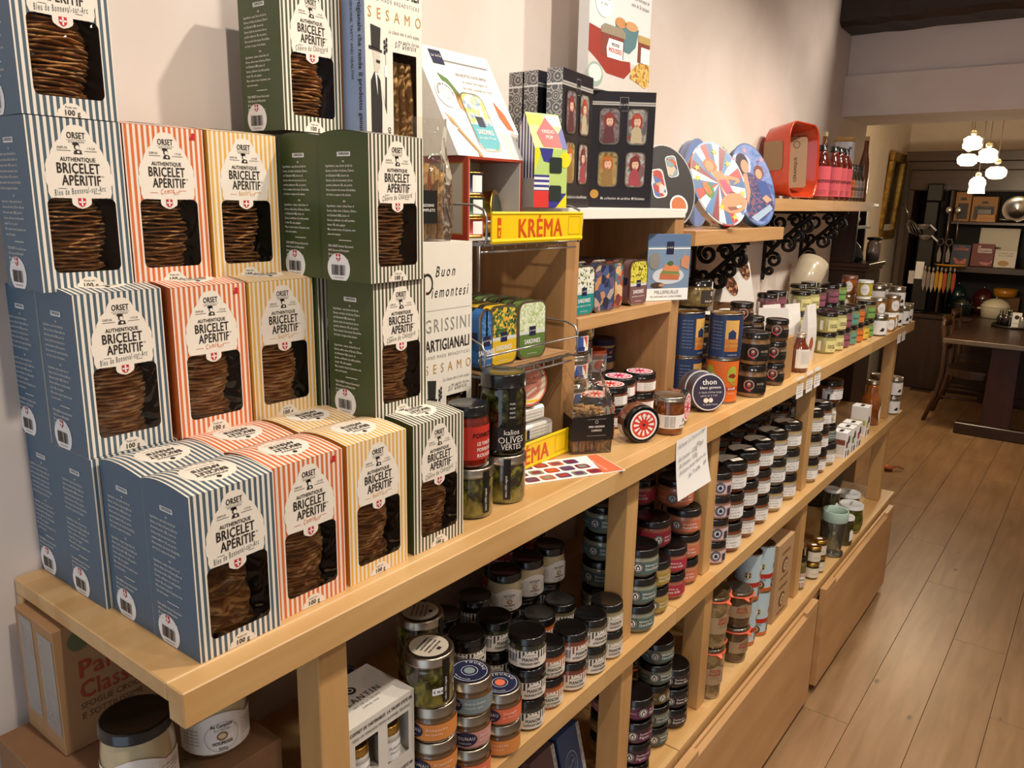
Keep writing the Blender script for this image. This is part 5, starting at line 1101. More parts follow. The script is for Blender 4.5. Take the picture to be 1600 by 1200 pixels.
q = MB(); F_ = front_fn(.130-c[0]+.0006, -.1, 0); RB = mat('#a3452c', .6); q.text('Pane', .034, .024, .098, F_, RB, 'b', 'l', maxw=.070); q.text('Classico', .034, .024, .068, F_, RB, 'b', 'l', maxw=.10); q.text('SFOGLIE CROCCANTI', .012, .024, .054, F_, mat('#6b4a30', .6), 'r', 'l', maxw=.11); q.text('E SOTTILISSIME', .012, .024, .040, F_, mat('#6b4a30', .6), 'r', 'l', maxw=.10)
obj('print', q, t)
q = MB(); q.ellipse(.030, .150, .014, .014, F_, mat('#6a6a48', .6), 0, 18); obj('leaf_emblem', q, t)
q = MB(); S1 = side_fn(-.1-.0006, -.053, 0); q.rect(.010, .030, .050, .168, S1, film('shipping_film', '#d8d4cc', .3, .8, 60, .12, .35)); obj('shipping_label', q, t)
q = MB(); q.rect(.064, .025, .104, .160, S1, film('shipping_film', '#d8d4cc', .3, .8, 60, .12, .35)); obj('shipping_label', q, t)
G = 'big houmous jars'
place('houm_big', .252, .022, 1.0376, 'big houmous jar with black lid below the counter end, left of two', 'jar', G, rot=-.55); place('houm_big', .248, .124, 1.0376, 'big houmous jar partly hidden by the counter lip, right of two', 'jar', G, rot=-.35)
# truffle spread gift boxes
PB = mat('#d8d2c8', .5, var=.03)
for i, (z0, z1, lb) in enumerate(((MS, .932, 'grey-white truffle spread gift box, lower of two'), (.9325, 1.040, 'grey-white truffle spread gift box with jars in its windows, upper of two'))):
    t = thing('gift_box', lb, 'gift box', (.322, .302, z0+.0003), 0, 'truffle spread gift boxes'); H = z1-z0-.0006
    x0, x1, y0, y1 = -.050, .050, -.0635, .0635
    q = MB(); q.add([(x0,y0,0),(x1,y0,0),(x1,y1,0),(x0,y1,0),(x0,y0,H),(x1,y0,H),(x1,y1,H),(x0,y1,H)], [(3,2,1,0),(4,5,6,7),(0,1,5,4),(2,3,7,6),(3,0,4,7)], PB)
    F_ = front_fn(x1); q.rect(y0, 0, y1, .012, F_, PB); q.rect(y0, H-.030, y1, H, F_, PB); q.rect(y0, .012, -.050, H-.030, F_, PB); q.rect(-.008, .012, .010, H-.030, F_, PB); q.rect(.052, .012, y1, H-.030, F_, PB)
    obj('box_shell', q, t)
    q = MB(); q.text('COFFRET DE TARTINABLES À LA TRUFFE D\'ÉTÉ EN', .0075, 0, H-.013, F_, INK, 'b', maxw=.118, h=.0005); q.text('TRIO OF SPREADS WITH SUMMER TRUFFLE', .0062, 0, H-.023, F_, GREYP, 'b', maxw=.110, h=.0005)
    T2 = top_fn(H); q.text('PLANTIN', .016, 0, -.012, T2, INK, 'r', maxw=.07, h=.0005, track=.002); q.text('ART DE LA TRUFFE', .006, 0, -.022, T2, GREYP, 'r', maxw=.06, h=.0005); q.text('DEPUIS 1930', .0055, 0, -.030, T2, GREYP, 'r', maxw=.045, h=.0005)
    q.ellipse(0, .016, .009, .009, T2, INK, .0005, 14); q.ring(0, .016, .003, .005, T2, PB, .0008); obj('print', q, t)
    for yy in (-.029, .031):
        q = MB(); q.lathe([(.017, .002), (.0195, .004), (.0195, .040), (.0185, .046)], mat('#b9b2a8', .15, coat=1.0), 18, c=(.025, yy, 0)); j = obj('inner_jar', q, t)
        q = MB(); q.lathe(lid_profile(.0195, .0465, .060, GOLD), GOLD, 18, c=(.025, yy, 0)); obj('gold_lid', q, j)
        q = MB(); fn = lambda a, b, h=0, yy=yy: (.025+(.0203+h)*math.cos(a/.0203), yy+(.0203+h)*math.sin(a/.0203), b); q.rect(-.020, .006, .020, .036, fn, PURE, 0, 6); q.text('PLANTIN', .0055, 0, .024, fn, INK, 'r', maxw=.026, h=.0004); q.text('DÉLICE DE', .0040, 0, .017, fn, INK, 'r', maxw=.02, h=.0004); obj('jar_label', q, j)
# leaning chocolate gift boxes on the lower shelf
def slim_box(y, x, z, hexc, lb, w_=.084, h_=.19, d_=.028, lean=-14):
    t = thing('chocolate_box', lb, 'gift box', (x, y, z), (0, R_(lean), 0), 'leaning chocolate boxes'); cm = mat(hexc, .4, coat=.2); q = MB(); q.box((-d_, -w_/2, 0), (0, w_/2, h_), cm, .0008); obj('box_body', q, t)
    q = MB(); F_ = front_fn(.0005); q.rect(w_/2-.012, 0.001, w_/2-.0005, h_-.001, F_, blotch('mottled_edge', ['#6a6a6a', '#b8b4ac', '#8a8a90'], 120, .5)); obj('edge_strip', q, t)
    q = MB(); LM = mat('#b9c0cf', .5); q.ring(-.006, h_*.62, .0205, .0215, F_, LM, .0006, asp=1.25); q.ring(-.006, h_*.62, .0135, .0140, F_, LM, .0006, asp=1.25); q.text('Petit Duc', .0105, -.006, h_*.60, F_, LM, 'i', maxw=.030, h=.0006, rot=.5); obj('emblem', q, t)
carton('wooden_riser', (.20, .665, LS+.0003), (.283, .955, LS+.075), 'plain riser hidden behind the leaning chocolate boxes', 'riser', OAKZ, False)
slim_box(.735, .268, LS+.083, '#4a3a3c', 'dark brown chocolate box leaning behind, left of the raised blue one'); slim_box(.828, .268, LS+.083, '#1d3350', 'dark blue chocolate box leaning in the rear row')
slim_box(.805, .350, LS+.0075, '#5a4244', 'dark brown chocolate box leaning in the front row'); slim_box(.900, .350, LS+.0075, '#2c456c', 'brighter blue chocolate box leaning in the front row beside the second post')
# kraft book-like carton on the lower shelf
t, c = carton('snail_carton', (.235, 1.955, LS+.0004), (.392, 2.105, LS+.268), 'tall kraft carton printed with snail shells beside the pale blue cans', m=mat('#b8946a', .75, var=.05), tape=False)
F_ = front_fn(.0785+.0004, -.075, 0); q = MB(); BR = mat('#6b4a30', .7)
for v in (.18, .06): q.ellipse(.075, v, .028, .026, F_, BR, 0, 20); q.ellipse(.080, v-.002, .020, .018, F_, mat('#c9ab82', .7), .0003, 18); q.ring(.082, v-.003, .006, .009, F_, BR, .0006); q.text('COQUILLES', .014, .075, v+.042, F_, BR, 'b', maxw=.10); q.text('D\'ESCARGOTS', .011, .075, v-.045, F_, BR, 'b', maxw=.09)
obj('print', q, t); q = MB(); S1 = side_fn(-.075-.0004, -.0785, 0); q.text('COQUILLES', .018, .085, .17, S1, BR, 'b', maxw=.12); q.text('ESCARGOTS', .016, .085, .148, S1, BR, 'b', maxw=.11); obj('side_print', q, t)
# clear drinking glass with green rim, galvanised pot
t = thing('drinking_glass', 'tall clear glass tumbler with a pale green rim on the lower shelf', 'glass', (.385, 2.625, LS+.0003)); CG = film('tumbler_glass', '#eef4f0', .14, 0.0, 20, .02, .03)
q = MB(); q.lathe([(.0005, .004), (.040, .004), (.040, 0), (.042, .002), (.042, .014), (.032, .022), (.034, .030), (.046, .150), (.046, .176), (.043, .176), (.043, .150), (.031, .032), (.0005, .030)], CG, 28, cap=False); obj('glass_body', q, t)
q = MB(); q.lathe([(.0466, .140), (.0470, .142), (.0470, .178), (.0455, .180), (.0425, .178), (.0425, .142)], mat('#a9c2b4', .4, var=.03), 28, cap=False); obj('green_rim', q, t)
t = thing('galvanised_pot', 'dark galvanised pot with a perforated rim on the lower shelf by the last post', 'pot', (.155, 3.165, LS+.0003)); GZ = blotch('zinc', ['#3d3d3a', '#55554f', '#47473f'], 24, .5, metal=.5)
q = MB(); q.lathe([(.085, 0), (.098, .004), (.125, .215), (.122, .215), (.094, .008), (.0005, .006)], GZ, 30, cap=False); obj('pot_wall', q, t)
q = MB(); q.lathe([(.126, .165), (.130, .168), (.136, .228), (.132, .230), (.124, .170)], mat('#26262a', .4, metal=.6), 30, cap=False); r_ = obj('rim_band', q, t)
q = MB()
for k in range(36): a = 2*PI*k/36; q.ellipse(0, 0, .0026, .0026, (lambda u, v, h=0, a=a, z=.185+.02*(k % 2): ((.1335+h+.0)*math.cos(a+u/.13), .1335*math.sin(a+u/.13), z+v)), PURE, 0, 8)
o = obj('rim_holes', q, r_); o['kind'] = 'stuff'
# small white tea boxes on the middle shelf
def tea(x, y, hexc, lb, w_=.058, h_=.098, d_=.060):
    t = thing('tea_box', lb, 'tea box', (x, y, MS+.0003), 0, 'small white boxes with an oval'); q = MB(); q.box((-d_/2, -w_/2, 0), (d_/2, w_/2, h_), PURE, .0006); obj('box_body', q, t)
    q = MB(); F_ = front_fn(d_/2+.0004); q.rect(-w_/2+.001, .040, -.004, .064, F_, mat(hexc, .5)); q.ellipse(.004, .062, .012, .022, F_, INK, .0003, 18); q.ellipse(.004, .046, .010, .010, F_, PURE, .0006, 14); q.rect(-w_/2+.003, .004, -w_/2+.012, .030, F_, INK, .0003); q.rect(.002, .004, w_/2-.003, .024, F_, mat('#77756f', .5), .0003); obj('front_print', q, t)
    q = MB(); S1 = side_fn(-w_/2-.0004); q.rect(-d_/2+.004, .050, d_/2-.004, .070, S1, mat(hexc, .5)); [q.text('thé vert, épices, fruits', .006, 0, .040-.008*k, S1, GREYP, 'r', maxw=.05, h=.0003) for k in range(4)]; obj('side_print', q, t)
    q = MB(); T2 = top_fn(h_+.0004); q.rect(-.018, -.010, .018, .004, T2, INK); obj('top_print', q, t)
tea(.366, 2.640, '#8a4a3a', 'small white box with brown band, first in the row of three'); tea(.366, 2.722, '#6a8a4a', 'small white box with green band, middle of the row of three'); tea(.366, 2.800, '#b83240', 'small white box with red band, last of the row of three')
tea(.352, 2.985, '#c0c060', 'taller white box with a yellow-green band, standing alone near the amber bottle', .062, .125, .062)
# shiny packs behind the tea boxes
t = thing('foil_pack', 'shiny clear pack of black mushrooms leaning behind the small white boxes', 'pack', (.252, 2.80, MS+.0100), (0, R_(-9), 0)); q = MB(); n = 10; fr = [(.030*math.sin(PI*min(.96, .10+.86*k/n))+.0015, .082*(1-.06*k/n), .225*k/n) for k in range(n+1)]
vs_ = [p for a_, b_, zz in fr for p in ((-a_*.3, -b_, zz), (a_*.8, -b_*.7, zz), (a_, 0, zz), (a_*.8, b_*.7, zz), (-a_*.3, b_, zz))]; q.add(vs_, [(5*i+k, 5*i+(k+1) % 5, 5*i+5+(k+1) % 5, 5*i+5+k) for i in range(n) for k in range(5)]+[(4, 3, 2, 1, 0), tuple(5*n+k for k in range(5))], blotch('foil_pack', ['#1c1a18', '#5a5650', '#b0aca4', '#2a2724'], 26, .15, coat=1.0), True); obj('pouch', q, t)
q = MB(); F_ = front_fn(.0345, -.02, .06); q.ellipse(0, 0, .030, .046, F_, PURE, 0, 22); q.ellipse(0, .004, .020, .034, F_, mat('#2a120e', .4), .0005, 20); q.ellipse(0, -.018, .011, .012, F_, PURE, .0009, 14); obj('oval_label', q, t)
# ================================================================== counter: leaflet, snack bag, note, price tags
t = thing('leaflet', 'printed leaflet of picture tins lying flat on the counter', 'leaflet', (.316, .830, BT+.0004), R_(-28)); q = MB(); q.box((-.052, -.105, 0), (.052, .105, .0012), PURE); obj('sheet', q, t)
q = MB(); T2 = top_fn(.0014); rl = random.Random(8); tc_ = [mat(h, .4) for h in ('#7a2a3c', '#c85a3a', '#5a4a6a', '#8a8a7a', '#b03a34', '#6a3a5a')]
for i in range(3):
    for j in range(5): q.poly(rrect(-.098+.033*j-.008*i, -.046+.032*i, -.070+.033*j-.008*i, -.022+.032*i, .006, 3), T2, tc_[(i*2+j) % 6], 0); q.poly(rrect(-.093+.033*j-.008*i, -.041+.032*i, -.075+.033*j-.008*i, -.027+.032*i, .004, 3), T2, tc_[(i*3+j+2) % 6], .0002)
obj('tin_pictures', q, t); q = MB(); q.poly([(.058, -.050), (.103, -.050), (.103, .050), (.080, .050)], T2, mat('#e0714a', .45), .0003); q.text('Nos recettes', .010, .080, -.010, lambda a, b, h=0: T2(.080+b, -.01-(a-.08), h), WHITE, 'i', maxw=.06, h=.0005); obj('orange_panel', q, t)
STICK = blotch('breadstick', ['#a8783e', '#d0a466', '#c0904e'], 90, .7, bump=.3)
t = thing('breadstick_bag', 'clear bag of mini breadsticks with a black label, standing on the counter', 'snack bag', (.285, .962, BT+.0004), R_(-38)); CEL = film('cellophane', '#fdfcf8', .05, .5, 30, .04, .02)
q = MB(); rb = random.Random(2)
for k in range(150):
    lay = k/150.0; z = .006+.085*lay; a = rb.uniform(0, 2*PI); L_ = .011; cx, cy = rb.uniform(-.016, .016), rb.uniform(-.026, .026); dz = rb.uniform(-.004, .004)
    if z < .03: q.tube([(cx*1.4, -.034+.068*(k % 12)/11, .004), (cx*1.4, -.034+.068*(k % 12)/11, .026)], .0035, STICK, 5)
    else: q.tube([(cx-L_*math.cos(a), cy-L_*math.sin(a), z-dz), (cx+L_*math.cos(a), cy+L_*math.sin(a), z+dz)], .0034, STICK, 5)
o = obj('mini_breadsticks', q, t); o['kind'] = 'stuff'
q = MB(); sec = [(.027, .042, 0), (.029, .044, .05), (.028, .043, .095), (.018, .036, .13), (.006, .022, .160), (.004, .034, .198)]; vs_ = []
for a_, b_, z in sec: vs_ += [(-a_, -b_, z), (a_, -b_, z), (a_, b_, z), (-a_, b_, z)]
q.add(vs_, [(4*i+k, 4*i+(k+1) % 4, 4*i+4+(k+1) % 4, 4*i+4+k) for i in range(len(sec)-1) for k in range(4)], CEL); obj('cellophane', q, t)
q = MB(); q.add([(-.0285, -.0446, .028), (.0296, -.0446, .028), (.0296, .0446, .028), (-.0285, .0446, .028), (-.0285, -.0446, .075), (.0296, -.0446, .075), (.0296, .0446, .082), (-.0285, .0446, .075)], [(0, 1, 5, 4), (1, 2, 6, 5), (2, 3, 7, 6)], BLACKP)
F_ = front_fn(.0298, 0, 0); q.text('MINI GRESSINS', .0055, .008, .055, F_, WHITE, 'b', maxw=.034, h=.0003); q.text('COMPLETS', .0055, .008, .047, F_, WHITE, 'b', maxw=.022, h=.0003); q.ring(.008, .0665, .0025, .0031, F_, WHITE, .0003); q.rect(-.012, .0380, .028, .0383, F_, WHITE, .0003); q.rect(-.012, .0720, .028, .0723, F_, WHITE, .0003); obj('paper_band', q, t)
t = thing('handwritten_note', 'white handwritten price note taped to the counter front', 'note', (FX+.0008, 1.205, 1.243)); q = MB(); n = 8
vs_ = [p for k in range(n+1) for p in ((.0005+.010*(k/n)**2, -.078+.006*k/n, -.136*k/n), (.0005+.016*(k/n)**2, .078+.010*k/n, -.132*k/n))]
q.add(vs_, [(2*k, 2*k+2, 2*k+3, 2*k+1) for k in range(n)], PURE, True); obj('paper', q, t)
q = MB(); 
def N_(a, b, h=0.0): k = -b/.134; return (.0012+(.013)*k**2+h+.0016, a, b)
PEN = mat('#3a3632', .6)
for k, (s_, u) in enumerate((('Rillettes La Truite au fumé', -.068), ('90g', .022), ('Rillettes 120g   7€', -.066), ('Rillettes 120g', -.064), ('Rillettes saveur beurre sel', -.062), ('de Truffe   5€', -.020))): q.text(s_, .0135, u, -.020-.0150*k, N_, PEN, 'i', 'l', maxw=.135, sx=.8, rot=.10)
obj('handwriting', q, t)
for y, z1, lb in ((1.952, 1.245, 'white price tag on the counter edge, left of three'), (2.040, 1.247, 'white price tag on the counter edge, middle of three'), (2.118, 1.249, 'white price tag on the counter edge, right of three'), (3.255, 1.238, 'white price tag near the far counter end, left of two'), (3.340, 1.238, 'white price tag near the far counter end, right of two')):
    t = thing('price_tag', lb, 'price tag', (FX+.0006, y, z1-.062), (0, R_(-2), 0), 'white price tags'); q = MB(); q.box((0, -.030, 0), (.0008, .030, .062), PURE); obj('card', q, t)
    q = MB(); F_ = front_fn(.0012); q.text('Sauce', .009, -.024, .046, F_, INK, 'r', 'l', maxw=.04); [q.rect(-.024, .036-.008*k, .020-.006*(k % 2), .038-.008*k, F_, GREYP) for k in range(4)]; obj('print', q, t)
# ================================================================== round tuna tins
def round_tin(x, y, z, lb, R, T, rot, draw, m, grp, cat='tin', name='round_tin'):
    t = thing(name, lb, cat, (x, y, z), rot, grp); q = MB(); q.lathe([(R*.9, -T/2), (R, -T/2+.001), (R, -T/2+.003), (R*.985, -T/2+.004), (R*.985, T/2-.004), (R, T/2-.003), (R, T/2-.001), (R*.97, T/2)], m, 36, fn=lambda p: (p[2], p[0], p[1])); obj('tin_body', q, t)
    q = MB(); draw(q, front_fn(T/2+.0004), R); obj('lid_print', q, t); return t
TUNA = mat('#3a3448', .4, var=.05)
def thon(q, fn, R):
    q.ellipse(0, 0, R*.95, R*.95, fn, PURE, 0, 34); q.ellipse(0, 0, R*.90, R*.90, fn, TUNA, .0003, 34); q.text('thon', .019, .002, R*.40, fn, PURE, 'b', maxw=.045, h=.0006); q.text('blanc germon', .0095, .004, R*.18, fn, PURE, 'b', maxw=.060, h=.0006); q.text('à l\'huile d\'olive vierge', .0070, .004, -R*.05, fn, PURE, 'i', maxw=.062, h=.0006); q.text('extra et à l\'ail', .0070, 0, -R*.22, fn, PURE, 'i', maxw=.045, h=.0006); q.ellipse(-.008, -R*.42, .007, .006, fn, CREAM, .0006, 12); q.ellipse(.005, -R*.42, .006, .006, fn, CREAM, .0006, 12); q.text('la belle-iloise', .0065, .004, -R*.68, fn, PURE, 'i', maxw=.04, h=.0006)
round_tin(.338, 1.422, BT+.0475, 'round dark tuna tin with white lettering leaning upright on the counter', .047, .030, (0, R_(-8), R_(-38)), thon, mat('#6a6470', .3, metal=.5), 'round tuna tins')
round_tin(.308, 1.4445, BT+.0475, 'second dark tuna tin, mostly hidden behind the first', .047, .030, (0, R_(-8), R_(-38)), thon, mat('#6a6470', .3, metal=.5), 'round tuna tins')
# ================================================================== sardine tins
def sardine(x, y, z, key, lb, grp, rot=0.0, W=.078, H=.108, D=.026):
    top_m, bot_m, txt, sub = key; t = thing('sardine_tin', lb, 'tin', (x, y, z+.0003), rot, grp)
    q = MB(); pr = rrect(-W/2, 0, W/2, H, .018, 5); F0 = front_fn(-D/2)
    n = len(pr)
    for h0, h1, sc, m in ((0, .002, 1.0, SILVER), (.002, .0035, .975, SILVER), (.0035, D-.0035, .965, bot_m), (D-.0035, D-.002, .975, SILVER), (D-.002, D, 1.0, SILVER)):
        p2 = [(u*sc, H/2+(v-H/2)*sc) for u, v in pr]
        q.add([F0(u, v, h0) for u, v in p2]+[F0(u, v, h1) for u, v in p2], [(k, (k+1) % n, n+(k+1) % n, n+k) for k in range(n)], m, False)
    q.add([F0(u, v, 0) for u, v in pr], [tuple(reversed(range(n)))], SILVER); q.add([F0(u, v, D) for u, v in pr], [tuple(range(n))], SILVER); obj('tin_body', q, t)
    q = MB(); F_ = front_fn(D/2+.0004); ip = rrect(-W/2+.004, .004, W/2-.004, H-.004, .015, 5)
    q.add([F_(u, v) for u, v in ip], [tuple(range(len(ip)))], top_m)
    if txt:
        lo = [(u, v) for u, v in ip if v < H*.43]; lo.sort(key=lambda p: math.atan2(p[1]-H*.43, p[0])); q.poly([(-W/2+.004, H*.43)]+lo+[(W/2-.004, H*.43)], F_, bot_m, .0003); q.rect(-W/2+.004, H*.43, W/2-.004, H*.485, F_, mat('#cfd3d0', .4), .0003)
        q.rect(-.009, H*.40, .009, H*.56, F_, NAVY, .0006); q.text('La belle', .0050, 0, H*.475, F_, PURE, 'i', maxw=.016, h=.0009); q.text('SARDINES', .0120, 0, H*.265, F_, PURE, 'b', maxw=.044, h=.0006); q.text(sub, .0065, 0, H*.185, F_, PURE, 'i', maxw=.050, h=.0006); q.text('sans conservateur', .0036, 0, H*.085, F_, PURE, 'r', maxw=.036, h=.0006)
    obj('lid_print', q, t)
    q = MB(); S1 = side_fn(-W/2*.965-.0004); q.rect(-D/2+.005, H*.22, D/2-.005, H*.42, S1, bot_m); q.rect(-D/2+.006, H*.46, D/2-.006, H*.62, S1, NAVY, .0003); obj('side_print', q, t)
    return t
def tk(name, cols, bot, txt, sub, sc=230): return (blotch('tin_'+name, cols, sc, .35, voronoi=True), mat(bot, .35, var=.04), txt, sub)
T_OL = tk('olive', ['#d3ddb8', '#c2d0a0', '#aebf88', '#e2e8cc'], '#5e7a3a', True, 'à l\'huile d\'olive'); T_YE = tk('lemon', ['#4f6a3a', '#e0c050', '#6a8a4a', '#d8a83a', '#2f4a2a'], '#d8b42c', True, 'au citron'); T_BL = tk('azure', ['#3a6fa8', '#5a8ac0', '#2f5f98'], '#2f68a8', True, 'à l\'ancienne')
T_TE = tk('teal', ['#e6e6da', '#dfe2d0', '#3a4a4a', '#c9d0a0', '#eceade'], '#1f8a88', True, 'aux algues et citron'); T_AR = tk('bluepic', ['#3a4a6a', '#c08a5a', '#6a5a7a', '#2a2f4a', '#b0a090', '#4a5a8a'], '#33406a', False, '', 60); T_RE = tk('redpic', ['#b04a3a', '#c9a06a', '#5a7a8a', '#7a3a3a', '#d8b48a'], '#8a3a34', False, '', 60); T_MA = tk('mauve', ['#d8cc4a', '#e6da60', '#5a5a2a', '#c9bd3a'], '#7a5658', True, 'marinées au poivre')
# ================================================================== wire display rack with yellow signs
t = thing('wire_rack', 'grey wire display rack with two shelf tiers left of the oak cabinet', 'display rack', (.14, .785, BT+.0004)); ox, oy, oz = .14, .785, BT+.0004
WG = mat('#b4b4b4', .25, metal=.9, var=.04); L = lambda x, y, z: (x-ox, y-oy, z-oz)
Y0, Y1, XB, XF = .642, .928, .03, .262
for yy in (Y0+.01, Y1-.01):
    q = MB(); q.tube([L(XB, yy, BT+.002), L(XB, yy, 1.735)], .0045, WG, 8); obj('upright', q, t)
    q = MB(); q.tube([L(XB, yy, BT+.0035), L(XF-.01, yy, BT+.0035)], .003, WG, 6); obj('foot', q, t)
for yy in (.725, .760):
    q = MB(); q.tube([L(XB, yy, BT+.002), L(XB, yy, 1.735)], .004, WG, 8); obj('upright', q, t)
for zt, nm in ((1.440, 'tier'), (1.662, 'tier')):
    q = MB()
    q.tube([L(XB, Y0, zt), L(XF, Y0, zt), L(XF, Y1, zt), L(XB, Y1, zt)], .0026, WG, 6, True)
    for k in range(1, 9): yy = Y0+(Y1-Y0)*k/9; q.tube([L(XB, yy, zt), L(XF, yy, zt), L(XF, yy, zt-.012)], .0016, WG, 5)
    q.tube([L(XF, Y0, zt-.012), L(XF, Y1, zt-.012)], .002, WG, 6); obj('wire_tier', q, t)
    q = MB(); rz = .052
    for yy in (Y0, Y1):
        q.tube([L(XB, yy, zt+rz+.015), L(XB+.08, yy, zt+rz+.014), L(XF-.015, yy, zt+rz+.012), L(XF+.006, yy, zt+rz+.004), L(XF+.012, yy, zt+rz-.008), L(XF+.012, yy, zt+.004), L(XF+.004, yy, zt-.002)], .0022, WG, 6)
    q.tube([L(XF+.012, Y0, zt+rz-.014), L(XF+.012, Y1, zt+rz-.014)], .0020, WG, 6); obj('front_rail', q, t)
q = MB(); q.box(L(XB+.004, Y0+.004, 1.4432), L(XF-.002, Y1-.004, 1.4472), CARDB, .0003); obj('cardboard_liner', q, t)
q = MB(); q.tube([L(XB+.015, .80, 1.44), L(XB+.004, .785, 1.66)], .0012, WG, 5); obj('cross_wire', q, t)
YS = mat('#f0c912', .4, coat=.2, var=.03); OS = mat('#d2521a', .4, var=.03)
def krema(x, y0, y1, z, h, lb):
    s = thing('shelf_sign', lb, 'sign', (x, (y0+y1)/2, z), 0, 'yellow rack signs'); w2 = (y1-y0)/2; q = MB(); n = 6
    pr = [(0, 0), (.003, 0), (.0045, .004), (.003, .008), (.003, h-.006), (.0045, h-.003), (.003, h), (0, h)]
    q.add([(a, -w2, b) for a, b in pr]+[(a, w2, b) for a, b in pr], [(k, (k+1) % 8, 8+(k+1) % 8, 8+k) for k in range(8)]+[tuple(reversed(range(8))), tuple(range(8, 16))], YS); obj('strip', q, s)
    q = MB(); F_ = front_fn(.0034); q.text('KRÉMA', .0440, 0, .0095, F_, OS, 'b', maxw=.142, sx=.9); 
    obj('lettering', q, s); q = MB(); q.rect(-w2+.014, .010, -w2+.024, h-.010, F_, OS); q.rect(-w2+.0155, h*.5, -w2+.0225, h-.022, F_, YS, .0003); q.text('K', .014, -w2+.019, .012, F_, YS, 'b', maxw=.007, h=.0003)
    obj('brand_mark', q, s); q = MB(); a0, a1, b0, b1 = w2-.048, w2-.010, .011, h-.009
    for r_ in ((a0, b0, a1, b0+.0006), (a0, b1, a1, b1+.0006), (a0, b0, a0+.0006, b1), (a1, b0, a1+.0006, b1)): q.rect(*r_, F_, mat('#8a7a1a', .5))
    obj('square_outline', q, s)
krema(XF+.0155, .648, .920, 1.664, .052, 'yellow KRÉMA sign on the upper tier of the wire rack'); krema(XF+.0005, .648, .922, BT+.0008, .052, 'yellow KRÉMA sign low on the counter, half hidden by the olive jar')
G = 'sardine tins on the wire rack'
zt = 1.4475
sardine(.236, .812, zt, T_OL, 'green olive-oil sardine tin, front one on the wire rack', G, R_(-6)); sardine(.205, .814, zt, T_OL, 'green sardine tin directly behind the front green tin', G, R_(-6)); sardine(.172, .818, zt, T_OL, 'green sardine tin third from the front of the rack row', G, R_(-5)); sardine(.137, .82, zt, T_OL, 'green sardine tin fourth from the front of the rack row', G, R_(-5)); sardine(.102, .822, zt, T_OL, 'green sardine tin rearmost of the rack row', G, R_(-5)); 
sardine(.238, .722, zt, T_YE, 'yellow lemon sardine tin beside the green tins on the rack', G, R_(-2)); sardine(.206, .722, zt, T_YE, 'yellow sardine tin behind the front yellow tin', G); sardine(.174, .722, zt, T_YE, 'yellow sardine tin, rear of the yellow row', G); sardine(.140, .722, zt, T_YE, 'yellow sardine tin, rearmost of the yellow row', G)
sardine(.246, .664, zt, T_BL, 'blue sardine tin half hidden by the tall breadstick box', G, R_(0), W=.034); sardine(.214, .664, zt, T_BL, 'blue sardine tin behind the half hidden blue tin', G, R_(0), W=.034)
# bottom of the rack: tins lying and standing
def flat_tin(x, y, z, w_, d_, h_, m, lb, name='tin_box', grp='flat tins at the foot of the rack', band_=None):
    s = thing(name, lb, 'tin', (x, y, z+.0003), R_(-4), grp); q = MB(); q.box((-d_/2, -w_/2, 0), (d_/2, w_/2, h_), m, .005); obj('tin_body', q, s)
    q = MB(); F_ = front_fn(d_/2+.0004); q.rect(-w_/2+.006, .006, w_/2-.006, h_-.006, F_, mat('#dedad2', .45)); [q.text('sardines, huile d\'olive vierge extra, sel', .0048, .004, h_-.014-.006*k, F_, GREYP, 'r', maxw=w_*.7, h=.0003) for k in range(max(1, int((h_-.014)/.006)))]
    if band_: q.rect(-w_/2+.006, .006, -w_/2+.026, h_-.006, F_, band_, .0005)
    q.rect(-w_/2+.028, .006, -w_/2+.036, h_-.008, F_, NAVY, .0006); obj('print', q, s)
flat_tin(.212, .852, BT+.004, .112, .075, .033, mat('#b8b4ac', .3, metal=.7), 'flat silver tin at the foot of the rack, lowest'); flat_tin(.200, .850, BT+.0375, .112, .075, .033, mat('#c8c4bc', .3, metal=.6), 'flat silver tin with a yellow end, middle of the pile', band_=YS); flat_tin(.190, .842, BT+.071, .105, .070, .030, mat('#d8d4cc', .35, metal=.3), 'flat pale tin, top of the pile under the round pink tin', band_=YS)
flat_tin(.150, .730, BT+.004, .085, .10, .060, mat('#3a6a70', .4), 'teal tin box in the shadow behind the olive jar', band_=None); flat_tin(.150, .730, BT+.0645, .085, .10, .060, mat('#31585e', .4), 'second teal tin box in the shadow, upper one', band_=None)
def pinktin(q, fn, R):
    PK_ = mat('#e39a86', .45); q.ellipse(0, 0, R*.96, R*.96, fn, mat('#d86a5a', .45), 0, 34); q.ellipse(0, 0, R*.88, R*.88, fn, mat('#efe2c8', .45), .0003, 34); q.ellipse(0, 0, R*.66, R*.66, fn, PK_, .0006, 30); q.text('MOUETTES D\'ARVOR', .0085, 0, 0, fn, mat('#8a3a2a', .5), 'b', h=.0008, arc=(R*.69, PI*.5)); q.text('Filets de', .0075, 0, .008, fn, INK, 'i', maxw=.03, h=.0009); q.text('Maquereaux', .0075, 0, -.002, fn, INK, 'i', maxw=.036, h=.0009); q.poly([(-.012, -.020), (.016, -.008), (.018, -.012), (-.008, -.024)], fn, CREAM, .0009); q.rect(-.02, -R*.80, .02, -R*.72, fn, YS, .0006)
round_tin(.2060, .846, BT+.1490, 'round pink mackerel tin standing on the pile of flat tins', .0465, .034, (0, R_(-6), R_(-14)), pinktin, mat('#a88a70', .35, metal=.4), None)
round_tin(.1660, .840, BT+.1490, 'second round tin behind the pink mackerel tin', .0465, .034, (0, R_(-6), R_(-14)), pinktin, mat('#a88a70', .35, metal=.4), None)
